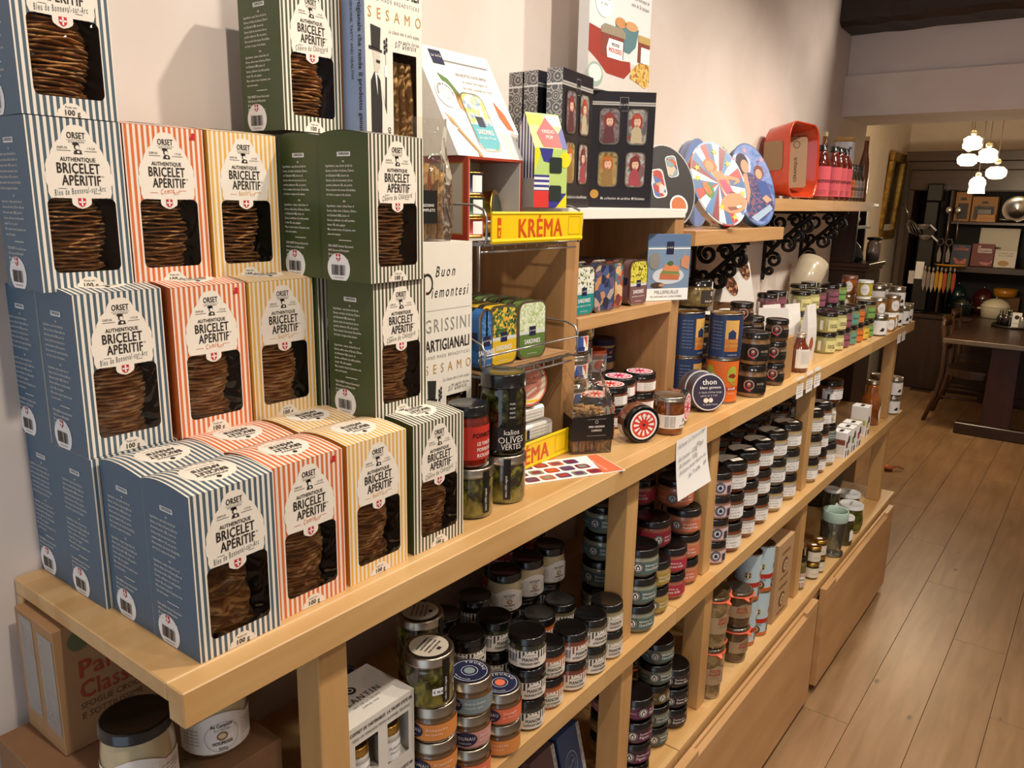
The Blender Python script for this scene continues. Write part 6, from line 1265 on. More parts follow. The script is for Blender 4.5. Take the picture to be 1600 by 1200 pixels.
# sardine tins on the cabinet shelf
G = 'sardine tins on the cabinet shelf'; zc = 1.5032
sardine(.214, 1.022, zc, T_TE, 'teal sardine tin, front left on the cabinet shelf', G, R_(-3), .076, .104); sardine(.182, 1.022, zc, T_TE, 'teal sardine tin behind the front teal tin', G, R_(-3), .076, .104)
sardine(.214, 1.104, zc, T_AR, 'sardine tin with a blue portrait picture beside the teal tin', G, R_(-6), .076, .104); sardine(.205, 1.172, zc, T_RE, 'sardine tin with a red picture, half hidden by the blue portrait tin', G, R_(-6), .050, .104)
sardine(.210, 1.262, zc, T_MA, 'mauve and yellow sardine tin, front right on the cabinet shelf', G, R_(-4), .076, .104); sardine(.178, 1.258, zc, T_MA, 'mauve and yellow sardine tin behind the front right one', G, R_(-4), .076, .104)
for i, (yy, kk, nm) in enumerate(((1.022, T_TE, 'teal'), (1.104, T_AR, 'blue portrait'), (1.185, T_RE, 'red picture'), (1.262, T_MA, 'mauve'))):
    for j, xx in enumerate((.148, .116, .084)): sardine(xx, yy, zc, kk, 'shaded %s sardine tin, row %s behind the shelf front' % (nm, ('three', 'four', 'five')[j]), G, 0, .074, .104)
# ================================================================== breadstick boxes
PW = mat('#e8e2d4', .5, var=.02); PBL = mat('#8d9cba', .5, var=.03); PEDGE = mat('#b5763c', .5)
def piem(x, y, z, lb, W=.117, H=.430, D=.060, rot=0.0, detail=True):
    t = thing('breadstick_box', lb, 'breadstick box', (x, y, z+.0003), rot, 'tall breadstick boxes'); x0, x1, y0, y1 = -D/2, D/2, -W/2, W/2; q = MB(); F_ = front_fn(x1)
    q.add([(x0,y0,0),(x1,y0,0),(x1,y1,0),(x0,y1,0),(x0,y0,H),(x1,y0,H),(x1,y1,H),(x0,y1,H)], [(3,2,1,0),(4,5,6,7),(2,3,7,6),(3,0,4,7)], PW); q.add([(x0,y0-.0001,0),(x1,y0-.0001,0),(x1,y0-.0001,H),(x0,y0-.0001,H)], [(0, 1, 2, 3)], PBL)
    u0, u1, v0, v1 = -.004, .046, .030, .185
    q.rect(y0, 0, u0, H, F_, PW); q.rect(u1, 0, y1, H, F_, PW); q.rect(u0, 0, u1, v0, F_, PW); q.rect(u0, v1, u1, H, F_, PW)
    a = .001; q.add([(x0+a,y0+a,a),(x1-a,y0+a,a),(x1-a,y1-a,a),(x0+a,y1-a,a),(x0+a,y0+a,H-a),(x1-a,y0+a,H-a),(x1-a,y1-a,H-a),(x0+a,y1-a,H-a)], [(0,1,2,3),(4,7,6,5),(0,4,5,1),(3,2,6,7),(0,3,7,4)], mat('#7a5532', .8)); obj('carton', q, t)
    q = MB(); S1 = side_fn(y0-.0004, x0); q.rect(.0005, 0, .012, H, S1, PEDGE); q.text('senza conservanti, una lavorazione artigianale che rende il prodotto genuino, gustoso', .0125, 0, 0, lambda a_, b_, h=0: S1(.046+b_, H-.006-a_, h), INK, 'b', 'l', maxw=H-.02, h=.0004); q.text('NO PRESERVATIVES, HAND MADE: THIS PRODUCT GENUINE, TASTY AND HEALTHY', .0075, 0, 0, lambda a_, b_, h=0: S1(.030+b_, H-.006-a_, h), INK, 'r', 'l', maxw=H-.02, h=.0004); obj('side_print', q, t)
    q = MB(); h = .0004; u = y0
    q.text('Buon', .0235, -.005, H-.052, F_, INK, 'i', maxw=.05, h=h, sx=1.1); q.text('iemontesi', .0250, .006, H-.084, F_, INK, 'i', maxw=.090, h=h); q.ring(-.047, H-.062, .0095, .0125, F_, INK, h, asp=1.3); q.rect(-.0595+.002, H-.095, -.0530, H-.045, F_, INK, h)
    q.rect(-.052, H-.104, .054, H-.1035, F_, GREYP, h); q.text('GRISSINI', .0300, 0, H-.138, F_, GREYP, 'r', maxw=.104, h=h, track=.003); q.text('ARTIGIANALI', .0260, 0, H-.168, F_, INK, 'b', maxw=.106, h=h); q.text('HAND MADE BREADSTICKS', .0075, 0, H-.180, F_, GREYP, 'r', maxw=.104, h=h, track=.0012); q.text('SESAMO', .0215, .002, H-.204, F_, GOLDP, 'r', maxw=.100, h=h, track=.0095)
    q.text('La classe non è solo acqua,', .0080, .054, H-.220, F_, INK, 'i', 'r', maxw=.066, h=h); q.text('ma anche farina.', .0080, .054, H-.231, F_, INK, 'i', 'r', maxw=.046, h=h); q.text('Sir Ghersin', .0125, .048, H-.240-.0, F_, INK, 'i', 'r', maxw=.046, h=h) if False else q.text('Sir Ghersin', .0120, .0465, .192, F_, INK, 'i', 'r', maxw=.046, h=h)
    # gentleman with top hat holding an ear of wheat
    K = mat('#2c2a28', .5); q.poly([(-.047, .186), (-.030, .184), (-.028, .214), (-.048, .217)], F_, K, h); q.poly([(-.052, .183), (-.026, .180), (-.026, .184), (-.052, .188)], F_, K, h); q.poly([(-.045, .183), (-.030, .181), (-.030, .160), (-.035, .152), (-.041, .153), (-.043, .165)], F_, mat('#cfc6b8', .5), h); q.poly([(-.038, .170), (-.030, .169), (-.031, .165), (-.038, .166)], F_, K, h*2)
    q.poly([(-.049, .140), (-.042, .153), (-.035, .149), (-.030, .142), (-.027, .110), (-.028, .058), (-.049, .056)], F_, K, h); q.poly([(-.041, .152), (-.037, .150), (-.036, .120)], F_, PURE, h*2); q.poly([(-.028, .132), (-.018, .095), (-.017, .150), (-.020, .150), (-.021, .108)], F_, K, h); q.rect(-.0215, .148, -.0165, .164, F_, PURE, h*2); q.rect(-.048, .030, -.029, .055, F_, mat('#a88a4a', .5), h)
    q.rect(-.0190, .164, -.0184, .196, F_, K, h); [q.ellipse(-.0187+(.0022 if k % 2 else -.0022), .182+.0035*k, .0020, .0035, F_, K, h, 8) for k in range(6)]
    q.text('FATTO A MANO', .0085, 0, 0, lambda a_, b_, hh=0: F_(-.010-b_, .018+a_, hh), INK, 'b', 'l', maxw=.060, h=h); obj('front_print', q, t)
    for k in range(4):
        q = MB(); yb = -.001+.0145*k; r_ = random.Random(k*7+3); q.tube([(x1-.014, yb+r_.uniform(-.003, .003), .004), (x1-.016+r_.uniform(-.004, .004), yb+r_.uniform(-.003, .003), .06), (x1-.016+r_.uniform(-.004, .004), yb+r_.uniform(-.002, .004), .12), (x1-.018, yb+r_.uniform(-.003, .003), .175)], [.0062, .0078, .0066, .0055], STICK, 8); obj('breadstick', q, t)
    q = MB(); q.add([F_(a_, b_, -.0006) for a_, b_ in rrect(u0-.0005, v0-.0005, u1+.0005, v1+.0005, .006)], [tuple(range(20))], FILM); obj('window_film', q, t)
piem(.232, .5625, BT, 'tall white breadstick box standing on the counter, right of the green biscuit boxes')
carton('cardboard_carton', (.090, .464, BT+.0004), (.192, .578, 1.7600), 'plain tall carton hidden behind the green biscuit boxes, under a breadstick box', m=CARDB2, tape=False)
piem(.160, .524, 1.7601, 'tall white breadstick box with a top-hatted gentleman, behind the green boxes'); piem(.098, .522, 1.7601, 'rear tall breadstick box of which only a blue side strip shows')
t = thing('breadstick_bag', 'clear cellophane bag of long breadsticks standing on the tall white box', 'snack bag', (.226, .560, BT+.4312), R_(-20)); t.scale = (.82, .82, .90); q = MB()
sec = [(.020, .034, 0), (.023, .038, .03), (.021, .036, .11), (.012, .030, .150), (.004, .034, .205)]; vs_ = []
for a_, b_, z in sec: vs_ += [(-a_, -b_, z), (a_, -b_, z), (a_, b_, z), (-a_, b_, z)]
q.add(vs_, [(4*i+k, 4*i+(k+1) % 4, 4*i+4+(k+1) % 4, 4*i+4+k) for i in range(len(sec)-1) for k in range(4)], CEL); obj('cellophane', q, t)
r_ = random.Random(5)
for k in range(9):
    q = MB(); yb = -.026+.0065*k; q.tube([(r_.uniform(-.012, .014), yb+r_.uniform(-.006, .006), .003), (r_.uniform(-.010, .012), yb*.8+r_.uniform(-.008, .008), .06), (r_.uniform(-.01, .01), yb*.7+r_.uniform(-.008, .008), .115+r_.uniform(0, .02))], [.0052, .006, .0048], STICK, 7); obj('breadstick', q, t)
q = MB(); q.box((.0236, -.038, .030), (.0242, .004, .085), BLACKP); F_ = front_fn(.0245, -.018, 0); q.text('GRESSINS', .0065, 0, .058, F_, WHITE, 'b', maxw=.034); q.text('COMPLETS', .0065, 0, .050, F_, WHITE, 'b', maxw=.034); obj('black_label', q, t)
# ================================================================== things on top of the rack and the cabinet
# red gift carton with open front, tins inside
zt = 1.6650
t = thing('red_display_carton', 'open red-edged display carton holding tins, on top of the wire rack', 'carton', (.155, .752, zt)); W2, D2, H = .076, .050, .140; RC = mat('#a83c24', .5); IN = mat('#c9c4ba', .6)
q = MB()
for a, b, m in (((-D2, -W2, 0), (D2, -W2+.004, H), RC), ((-D2, W2-.004, 0), (D2, W2, H), RC), ((-D2, -W2+.004, 0), (-D2+.004, W2-.004, H), IN), ((-D2, -W2+.004, H-.004), (D2, W2-.004, H), RC), ((-D2+.004, -W2+.004, 0), (D2, W2-.004, .004), IN)): q.box(a, b, m)
obj('carton_shell', q, t); q = MB(); q.box((-D2+.0042, -W2+.0042, .0045), (D2-.001, -W2+.006, H-.0045), IN); obj('liner', q, t); q = MB(); q.box((-D2+.0042, W2-.006, .0045), (D2-.001, W2-.0042, H-.0045), IN); obj('liner', q, t)
q = MB(); S1 = side_fn(-W2-.0004); q.rect(-D2+.010, .010, D2-.010, H-.010, S1, GOLDP); q.rect(-D2+.0125, .0125, D2-.0125, H-.0125, S1, mat('#b8b0a2', .6), .0003); q.ellipse(-.030, .085, .010, .032, S1, RED, .0006, 18); obj('side_print', q, t)
def small_tin(x, y, z, R, h_, m, lb, bandm, rot=0.0, grp='small tins in the red display carton'):
    s = thing('small_tin', lb, 'tin', (x, y, z+.0003), rot, grp); q = MB(); q.lathe([(R*.9, 0, GOLD), (R, .001, GOLD), (R, .003, GOLD), (R*.95, .004, m), (R*.95, h_-.004, m), (R, h_-.003, GOLD), (R, h_-.0005, GOLD), (R*.9, h_-.0012, m), (.0004, h_-.001, m)], m, 24); obj('tin_body', q, s)
    q = MB(); fc = cyl_fn(R*.95+.0004, 0, -.2); q.rect(-.010, .006, .012, h_-.006, fc, bandm, 0, 4); obj('tin_label', q, s)
small_tin(.178, .712, zt+.0045, .026, .034, mat('#b83a34', .4), 'small red tin, bottom of the pile in the red carton', PURE); small_tin(.178, .712, zt+.039, .026, .036, mat('#2f4f4a', .4), 'small green tin, middle of the pile in the red carton', PURE); small_tin(.178, .712, zt+.0755, .024, .040, mat('#2a2c56', .4), 'small blue tin, top of the pile in the red carton', PURE)
def gold_rim(q, fn, R): q.ellipse(0, 0, R*.92, R*.92, fn, mat('#2a3a2c', .4), 0, 26); q.ring(0, 0, R*.80, R*.92, fn, GOLD, .0004)
round_tin(.172, .776, zt+.0465, 'round black and gold tin leaning inside the red display carton', .040, .028, (0, R_(-6), R_(25)), gold_rim, GOLD, None)
# sardine poster: wedge standing on the red carton
t = thing('sardine_poster', 'white sardine poster leaning back above the red display carton', 'poster', (.155, .752, zt+H+.0006)); q = MB(); PH, lean = .215, .105
A, B_ = (.045, 0.0), (.045-lean, PH-.03); y0, y1 = -.095, .106
q.add([(A[0], y0, A[1]), (A[0], y1, A[1]), (B_[0], y1-.002, B_[1]), (B_[0], y0+.002, B_[1]), (-.050, y0, 0), (-.050, y1, 0)], [(0, 1, 2, 3), (5, 4, 3, 2), (0, 3, 4), (1, 5, 2), (0, 4, 5, 1)], mat('#e9e6e2', .35, coat=.2, var=.02)); obj('card', q, t)
LN = math.hypot(lean, PH-.03); P_ = plane_fn((A[0], 0, 0), (0, 1, 0), (-lean/LN, 0, (PH-.03)/LN)); q = MB(); h = .0006
q.add([P_(u, v, h) for u, v in rrect(-.028, .012, .036, .128, .018, 5)], [tuple(range(24))], SILVER); q.add([P_(u, v, h*1.5) for u, v in rrect(-.025, .015, .033, .125, .016, 5)], [tuple(range(24))], blotch('poster_tin', ['#e8e8e0', '#b8c86a', '#8aa8c0', '#e4e2d8', '#d8dca8'], 120, .4, voronoi=True)); q.add([P_(u, v, h*2) for u, v in [(-.025, .064), (-.025, .030)]+[(-.025+.008*k, .017 if 0 < k < 7 else .026) for k in range(1, 8)]+[(.033, .030), (.033, .064)]], [tuple(reversed(range(11)))][0:1], mat('#58aeb8', .4))
q.rect(-.006, .060, .012, .080, P_, NAVY, h*3); q.text('SARDINES', .0135, .004, .045, P_, PURE, 'b', maxw=.044, h=h*3); q.text('aux algues Wakame', .0075, .004, .036, P_, PURE, 'i', maxw=.046, h=h*3); obj('tin_picture', q, t)
q = MB(); q.ellipse(-.062, .118, .024, .026, P_, PURE, h*2, 22); q.text('RECETTES & SAVEURS', .0055, -.062, .118, P_, INK, 'b', h=h*3, arc=(.017, PI*.5)); q.ring(-.062, .118, .010, .0108, P_, mat('#9aa86a', .5), h*3); obj('round_stamp', q, t)
q = MB(); q.poly([(-.062, .160), (-.040, .150), (-.022, .122), (-.034, .108), (-.050, .128)], P_, mat('#5a7a3a', .5), h); q.poly([(-.040, .128), (-.020, .118), (-.026, .086), (-.036, .094)], P_, mat('#c9935a', .5), h); obj('bread_picture', q, t)
q = MB(); q.poly([(.066, .118), (.086, .092), (.094, .060), (.078, .062), (.066, .085)], P_, mat('#d0642a', .5), h); obj('sauce_picture', q, t)
q = MB(); q.poly([(-.030, -.0), (-.034, .012), (-.064, .052), (-.070, .050), (-.038, .008), (-.040, .0)], P_, GOLDP, h*2); [q.poly([(-.064-.004*k, .050+.003*k), (-.062-.004*k, .051+.003*k), (-.072-.004*k, .072+.003*k), (-.073-.004*k, .071+.003*k)], P_, GOLDP, h*2) for k in range(4)]; obj('fork_picture', q, t)
q = MB(); q.rect(-.060, .178, -.030, .206, P_, NAVY, h); q.text('La belle', .008, -.045, .192, P_, PURE, 'i', maxw=.026, h=h*2); q.rect(-.030, .186, .090, .189, P_, GREYP, h); q.text('DES RECETTES TOUTES SIMPLES', .0075, .030, .160, P_, INK, 'r', maxw=.085, h=h*2); q.text('la saveur des algues et', .0085, .034, .147, P_, INK, 'i', maxw=.070, h=h*2); q.text('des notes acidulées du citron', .0085, .034, .134, P_, INK, 'i', maxw=.080, h=h*2); obj('print', q, t)
# colourful house-shaped box
t = thing('house_box', 'small house-shaped box with bright colour blocks and striped sides beside the red carton', 'gift box', (.212, .875, 1.7225), R_(-14)); W2, D2, H = .040, .030, .105; q = MB(); ST = stripes('house_stripes', '#2c2a6a', '#d8d2cc', .0085, 0); C1 = [mat(h_, .45) for h_ in ('#e8dc2a', '#d83a34', '#3a3a8c', '#b8d27a', '#ece8e2')]
x0, x1, y0, y1, ZR = -D2, D2, -W2, W2, .168
q.add([(x0,y0,0),(x1,y0,0),(x1,y1,0),(x0,y1,0),(x0,y0,H),(x1,y0,H),(x1,y1,H),(x0,y1,H),(0,y0,ZR),(0,y1,ZR)], [(3,2,1,0),(3,0,4,7),(2,3,7,9,6)], C1[4]); q.add([(x1,y0,0),(x1,y1,0),(x1,y1,H),(x1,y0,H),(0,y1,ZR),(0,y0,ZR),(x0,y1,H),(x0,y0,H)], [(0,1,2,3),(3,2,4,5),(5,4,6,7)], C1[3]); q.add([(x0,y0,.052),(x1,y0,.052),(x1,y0,H),(0,y0,ZR),(x0,y0,H)], [(0,1,2,3,4)], ST); q.add([(x0,y0,0),(x1,y0,0),(x1,y0,.052),(x0,y0,.052)], [(0,1,2,3)], mat('#b0a8a0', .5)); obj('carton', q, t)
F_ = front_fn(x1+.0003); P_ = plane_fn((x1, 0, H), (0, 1, 0), (-D2/math.hypot(D2, ZR-H), 0, (ZR-H)/math.hypot(D2, ZR-H))); q = MB()
q.rect(-.040, 0, -.004, .030, F_, C1[1], .0002); q.rect(-.004, .0, .040, .026, F_, C1[2], .0002); q.poly([(.014, 0), (.040, 0), (.040, .026)], F_, C1[0], .0004); q.rect(-.040, .030, -.004, .058, F_, stripes('house_bars', '#3a3a8c', '#ece8e2', .009, 2), .0002); q.poly([(-.040, .062), (-.022, .105), (-.040, .105)], F_, C1[0], .0002); q.poly([(-.030, .105), (-.018, .082), (.0, .080), (.004, .105)], F_, C1[2], .0003); q.ellipse(.034, .086, .014, .014, F_, C1[0], .0002, 16)
q.poly([(-.018, .002), (.026, .002), (.026, .030), (.004, .062), (-.026, .030)], P_, C1[1], .0006); q.text('KREDIO', .0095, .002, .030, P_, PURE, 'r', maxw=.03, h=.0009); q.text('POP', .0095, .002, .019, P_, PURE, 'r', maxw=.018, h=.0009); q.rect(-.040, .045, -.002, .066, P_, C1[0], .0003); q.rect(.004, .045, .039, .066, P_, C1[4], .0003); q.poly([(.026, .0), (.040, .0), (.040, .045), (.026, .030)], P_, C1[2], .0003); obj('colour_blocks', q, t)
for v in (.012, .062):
    q = MB(); q.add([F_(a_, b_, .0008) for a_, b_ in rrect(-.004, v, .026, v+.028, .004)], [tuple(range(20))], mat('#22332e', .15, coat=1.0)); o = obj('window', q, t)
# three upright gift boxes and one turned to the viewer
SCALE = None
def scale_mat():
    m, nt, b = _new('fish_scale_print'); N = nt.nodes; L = nt.links; tc = N.new('ShaderNodeTexCoord'); v = N.new('ShaderNodeTexVoronoi'); v.inputs['Scale'].default_value = 55; v.inputs['Randomness'].default_value = .45; L.new(tc.outputs['Object'], v.inputs['Vector'])
    w_ = N.new('ShaderNodeMath'); w_.operation = 'MULTIPLY'; w_.inputs[1].default_value = 26; L.new(v.outputs['Distance'], w_.inputs[0]); s_ = N.new('ShaderNodeMath'); s_.operation = 'SINE'; L.new(w_.outputs[0], s_.inputs[0]); cr = N.new('ShaderNodeValToRGB'); cr.color_ramp.elements[0].position = .35; cr.color_ramp.elements[0].color = lin('#6d6d70'); cr.color_ramp.elements[1].position = .6; cr.color_ramp.elements[1].color = lin('#c9c6c2'); L.new(s_.outputs[0], cr.inputs[0]); L.new(cr.outputs[0], b.inputs['Base Color']); b.inputs['Roughness'].default_value = .4; b.inputs['Metallic'].default_value = .2; return m
SCALE = scale_mat(); GB = mat('#211f26', .3, coat=.3, var=.05)
PORT = [blotch('portrait_%d' % i, c_, 38, .35, voronoi=False) for i, c_ in enumerate((['#2c2a30', '#8a8084', '#4a3034', '#a89890'], ['#3a4048', '#a8a498', '#5a5a60', '#8a3a34'], ['#4a3f26', '#a8925a', '#8a6a3a', '#5a4a2a'], ['#3a4a50', '#a8b0ac', '#8a4a4c', '#5a6a6c']))]
HR4 = [mat(h_, .5) for h_ in ('#7a2a22', '#94382a', '#a85a2a', '#6a2622')]
def gift(x, y, z, rot, lb, win=True, W=.146, H=.255, D=.033):
    """origin at the front left bottom corner; the scale-printed spine looks to -Y"""
    t = thing('sardine_gift_box', lb, 'gift box', (x, y, z+.0003), rot, 'black sardine gift boxes'); q = MB(); x0, x1 = -D, 0
    q.add([(x0,0,0),(x1,0,0),(x1,W,0),(x0,W,0),(x0,0,H),(x1,0,H),(x1,W,H),(x0,W,H)], [(3,2,1,0),(4,5,6,7),(1,2,6,5),(2,3,7,6),(3,0,4,7)], GB); q.add([(x0,0,0),(x1,0,0),(x1,0,H),(x0,0,H)], [(0,1,2,3)], SCALE); obj('carton', q, t)
    q = MB(); F_ = front_fn(.0004); S1 = side_fn(-.0004); q.rect(0, H-.030, W, H-.0265, F_, mat('#b0aca6', .4)); q.rect(0, H-.0255, W, H-.022, F_, mat('#b0aca6', .4)); q.rect(W/2-.010, H-.042, W/2+.010, H-.012, F_, mat('#8d8a88', .4), .0002); q.rect(W/2-.009, H-.041, W/2+.009, H-.013, F_, GB, .0004); q.text('La belle', .007, W/2, H-.030, F_, PURE, 'i', maxw=.017, h=.0006)
    obj('top_band', q, t); q = MB(); q.text('Ma collection de sardines Millésimées', .0085, W/2+.006, .018, F_, PURE, 'i', maxw=.105, h=.0003); obj('front_print', q, t); q = MB(); q.rect(-D, H-.030, 0, H-.0265, S1, PURE); obj('spine_band', q, t); q = MB(); q.text('La reine des sardines', .012, 0, 0, lambda a_, b_, h_=0: S1(-D/2-.004+b_, .150-a_, h_), PURE, 'i', 'l', maxw=.12, h=.0004); obj('spine_print', q, t); q = MB(); q.ellipse(.012, .030, .010, .010, F_, GOLDP, .0002, 18); obj('gold_seal', q, t)
    if win:
        for i, (u, v) in enumerate(((.018, .140), (.082, .140), (.018, .046), (.082, .046))):
            q = MB(); q.add([F_(a_, b_, .0002) for a_, b_ in rrect(u-.002, v-.002, u+.050, v+.082, .012, 4)], [tuple(range(20))], BLACKP); s_ = obj('window', q, t)
            q = MB(); q.add([F_(a_, b_, .0006) for a_, b_ in rrect(u, v, u+.046, v+.078, .011, 4)], [tuple(range(20))], SILVER); q.add([F_(a_, b_, .0009) for a_, b_ in rrect(u+.002, v+.002, u+.044, v+.076, .010, 4)], [tuple(range(20))], PORT[i])
            SK = mat('#d8b298', .5); hx = u+.022; q.ellipse(hx, v+.050, .0135, .0200, F_, HR4[i], .0010, 16); q.ellipse(hx+.001, v+.050, .0080, .0110, F_, SK, .0012, 14); q.ellipse(hx-.001, v+.062, .0110, .0050, F_, (mat('#8a2f26', .5), mat('#a8442c', .5), mat('#b8642a', .5), mat('#7a2a26', .5))[i], .0015, 12); q.poly([(hx-.014, v+.004), (hx+.015, v+.004), (hx+.010, v+.034), (hx+.003, v+.042), (hx-.004, v+.042), (hx-.011, v+.032)], F_, (mat('#5a2a2c', .5), mat('#b8a888', .5), mat('#8a6a3a', .5), mat('#9a4048', .5))[i], .0012); [q.ellipse(hx+.001+e_*.0032, v+.052, .0011, .0008, F_, INK, .0016, 6) for e_ in (-1, 1)]; q.ellipse(hx+.001, v+.0435, .0022, .0008, F_, RED, .0016, 8); obj('tin_front', q, s_)
    return t
zc = 1.7222
gift(.121, .936, zc, 0, 'black sardine gift box on edge, scale-patterned spine nearest the wall', False); gift(.1595, .934, zc, 0, 'black sardine gift box on edge, middle of the three spines', False); gift(.218, .932, zc, R_(9), 'black sardine gift box on edge, foremost spine, its tin windows seen aslant')
gift(.098, 1.232, zc, R_(-47), 'black sardine gift box turned to show four portrait tins')
gift(.058, 1.215, zc, 0, 'black sardine gift box hidden behind the turned one', False)
# recipe display carton on top
t = thing('recipe_display', 'tall white recipe display with a food photo above the black gift boxes', 'display', (.100, 1.318, zc+.2565)); q = MB(); W2, H, D2 = .138, .285, .014; q.box((-D2, -W2, 0), (D2, W2, H), mat('#e8e6e4', .4, coat=.1, var=.02), .001); obj('carton', q, t); F_ = front_fn(D2+.0004); q = MB()
q.rect(-W2, .001, W2, .072, F_, mat('#d8d2cc', .4)); q.poly([(-W2, .130), (-.09, .125), (-.06, .085), (.0, .072), (.045, .075), (.05, .055), (.02, .035), (-.06, .038), (-.10, .060), (-W2, .075)], F_, mat('#9a3526', .6), .0003); obj('red_cloth_picture', q, t)
q = MB(); q.poly([(-.030, .150), (.080, .150), (.068, .110), (.040, .092), (-.010, .095)], F_, mat('#5f8288', .5), .0002); q.ellipse(-.005, .152, .025, .011, F_, mat('#c8905a', .5), .0003, 14); q.ellipse(.045, .152, .030, .010, F_, mat('#d0a070', .5), .0003, 14); obj('bowl_picture', q, t)
q = MB(); q.rect(-.086, .075, .012, .125, F_, mat('#8a4a3c', .4), .0006); q.poly([(-.060, .072), (.008, .072), (.008, .112), (-.055, .112), (-.064, .092)], F_, PURE, .0009); q.poly([(-.090, .120), (.018, .120), (.018, .132), (.002, .140), (-.075, .140), (-.090, .132)], F_, mat('#c0b49c', .3, metal=.4), .0009); q.text('PETITES', .009, -.026, .098, F_, INK, 'b', maxw=.04, h=.0012); q.text('MOUSSES', .014, -.026, .084, F_, mat('#c8504a', .5), 'b', maxw=.058, h=.0012); obj('jar_picture', q, t)
q = MB(); q.rect(.080, .080, W2-.001, .128, F_, mat('#8a4a3c', .4), .0006); q.rect(.094, .080, W2-.001, .115, F_, PURE, .0009); q.rect(.078, .124, W2-.001, .140, F_, mat('#c0a468', .4), .0009); obj('second_jar_picture', q, t)
q = MB(); q.ellipse(-.108, .030, .034, .026, F_, mat('#9fb3a8', .5), .0005, 20); q.ellipse(-.108, .033, .027, .018, F_, mat('#ece8e0', .5), .0008, 18); obj('plate_picture', q, t); q = MB(); q.poly([(.045, .040), (.120, .025), (.141, .032), (.141, .080), (.085, .078), (.055, .060)], F_, blotch('toast', ['#a8743c', '#e0c070', '#d0a850'], 120, .6, voronoi=True), .0006); obj('toast_picture', q, t)
q = MB(); q.ellipse(-.080, .185, .038, .034, F_, PURE, .0005, 26); q.text('Bonne CARTE', .010, -.080, .188, F_, INK, 'b', maxw=.045, h=.0008); q.text('du chef', .008, -.080, .176, F_, INK, 'i', maxw=.03, h=.0008); obj('round_stamp', q, t)
q = MB(); q.text('DES RECETTES CRÉMEUSES', .0125, .125, .226, F_, INK, 'r', 'r', maxw=.120, h=.0004); q.text('aux véritables morceaux de', .0125, .125, .211, F_, INK, 'i', 'r', maxw=.115, h=.0004); q.text('noix de St-Jacques', .0125, .125, .196, F_, INK, 'i', 'r', maxw=.085, h=.0004); q.rect(-.015, .258, .022, .284, F_, NAVY, .0003); q.text('La belle', .010, .003, .268, F_, PURE, 'i', maxw=.03, h=.0006); obj('print', q, t)
# standing recipe card on the cabinet shelf edge
t = thing('recipe_card', 'blue recipe card with a sandwich photo standing at the cabinet corner', 'card', (.232, 1.392, 1.5032), R_(-28)); q = MB(); q.box((-.0012, -.062, 0), (0, .062, .160), mat('#7c93ad', .35, coat=.2)); obj('card', q, t); F_ = front_fn(.0004); q = MB()
q.rect(-.061, .132, .061, .159, F_, mat('#5f789c', .4)); q.rect(-.061, .124, .061, .127, F_, PURE); obj('top_band', q, t); q = MB(); q.rect(-.061, .001, .061, .030, F_, PURE, .0003); q.text('MILLEFEUILLE', .012, -.003, .017, F_, INK, 'r', maxw=.095, h=.0006); q.text('DE SARDINES AU CONCOMBRE', .0065, -.003, .008, F_, INK, 'r', maxw=.100, h=.0006); obj('title_panel', q, t); q = MB(); q.rect(-.009, .112, .012, .142, F_, NAVY, .0004); q.text('La belle', .007, .001, .126, F_, PURE, 'i', maxw=.018, h=.0007); obj('print', q, t)
q = MB(); q.ellipse(.0, .060, .046, .020, F_, mat('#cdd2d8', .4), .0003, 24); q.poly([(-.026, .052), (.030, .050), (.034, .062), (-.024, .066)], F_, mat('#c07048', .5), .0006); q.poly([(-.024, .066), (.034, .063), (.030, .070), (-.018, .073)], F_, mat('#7a8a4a', .5), .0006); q.poly([(-.020, .073), (.032, .070), (.028, .084), (-.010, .088)], F_, mat('#d88a5a', .5), .0006); q.ellipse(.004, .090, .009, .006, F_, mat('#4a6a3a', .5), .0009, 10); obj('sandwich_picture', q, t)
q = MB(); q.poly([(.036, .082), (.058, .074), (.060, .106), (.044, .110), (.034, .098)], F_, mat('#c88a68', .5), .0006); obj('napkin_picture', q, t); q = MB(); q.ellipse(-.042, .096, .016, .020, F_, mat('#8a8680', .5), .0006, 16); obj('mug_picture', q, t); q = MB(); q.ellipse(-.030, .038, .020, .007, F_, mat('#4a382c', .5), .0006, 14); q.ellipse(-.018, .038, .009, .004, F_, mat('#b88a68', .5), .0009, 10); obj('dish_picture', q, t)
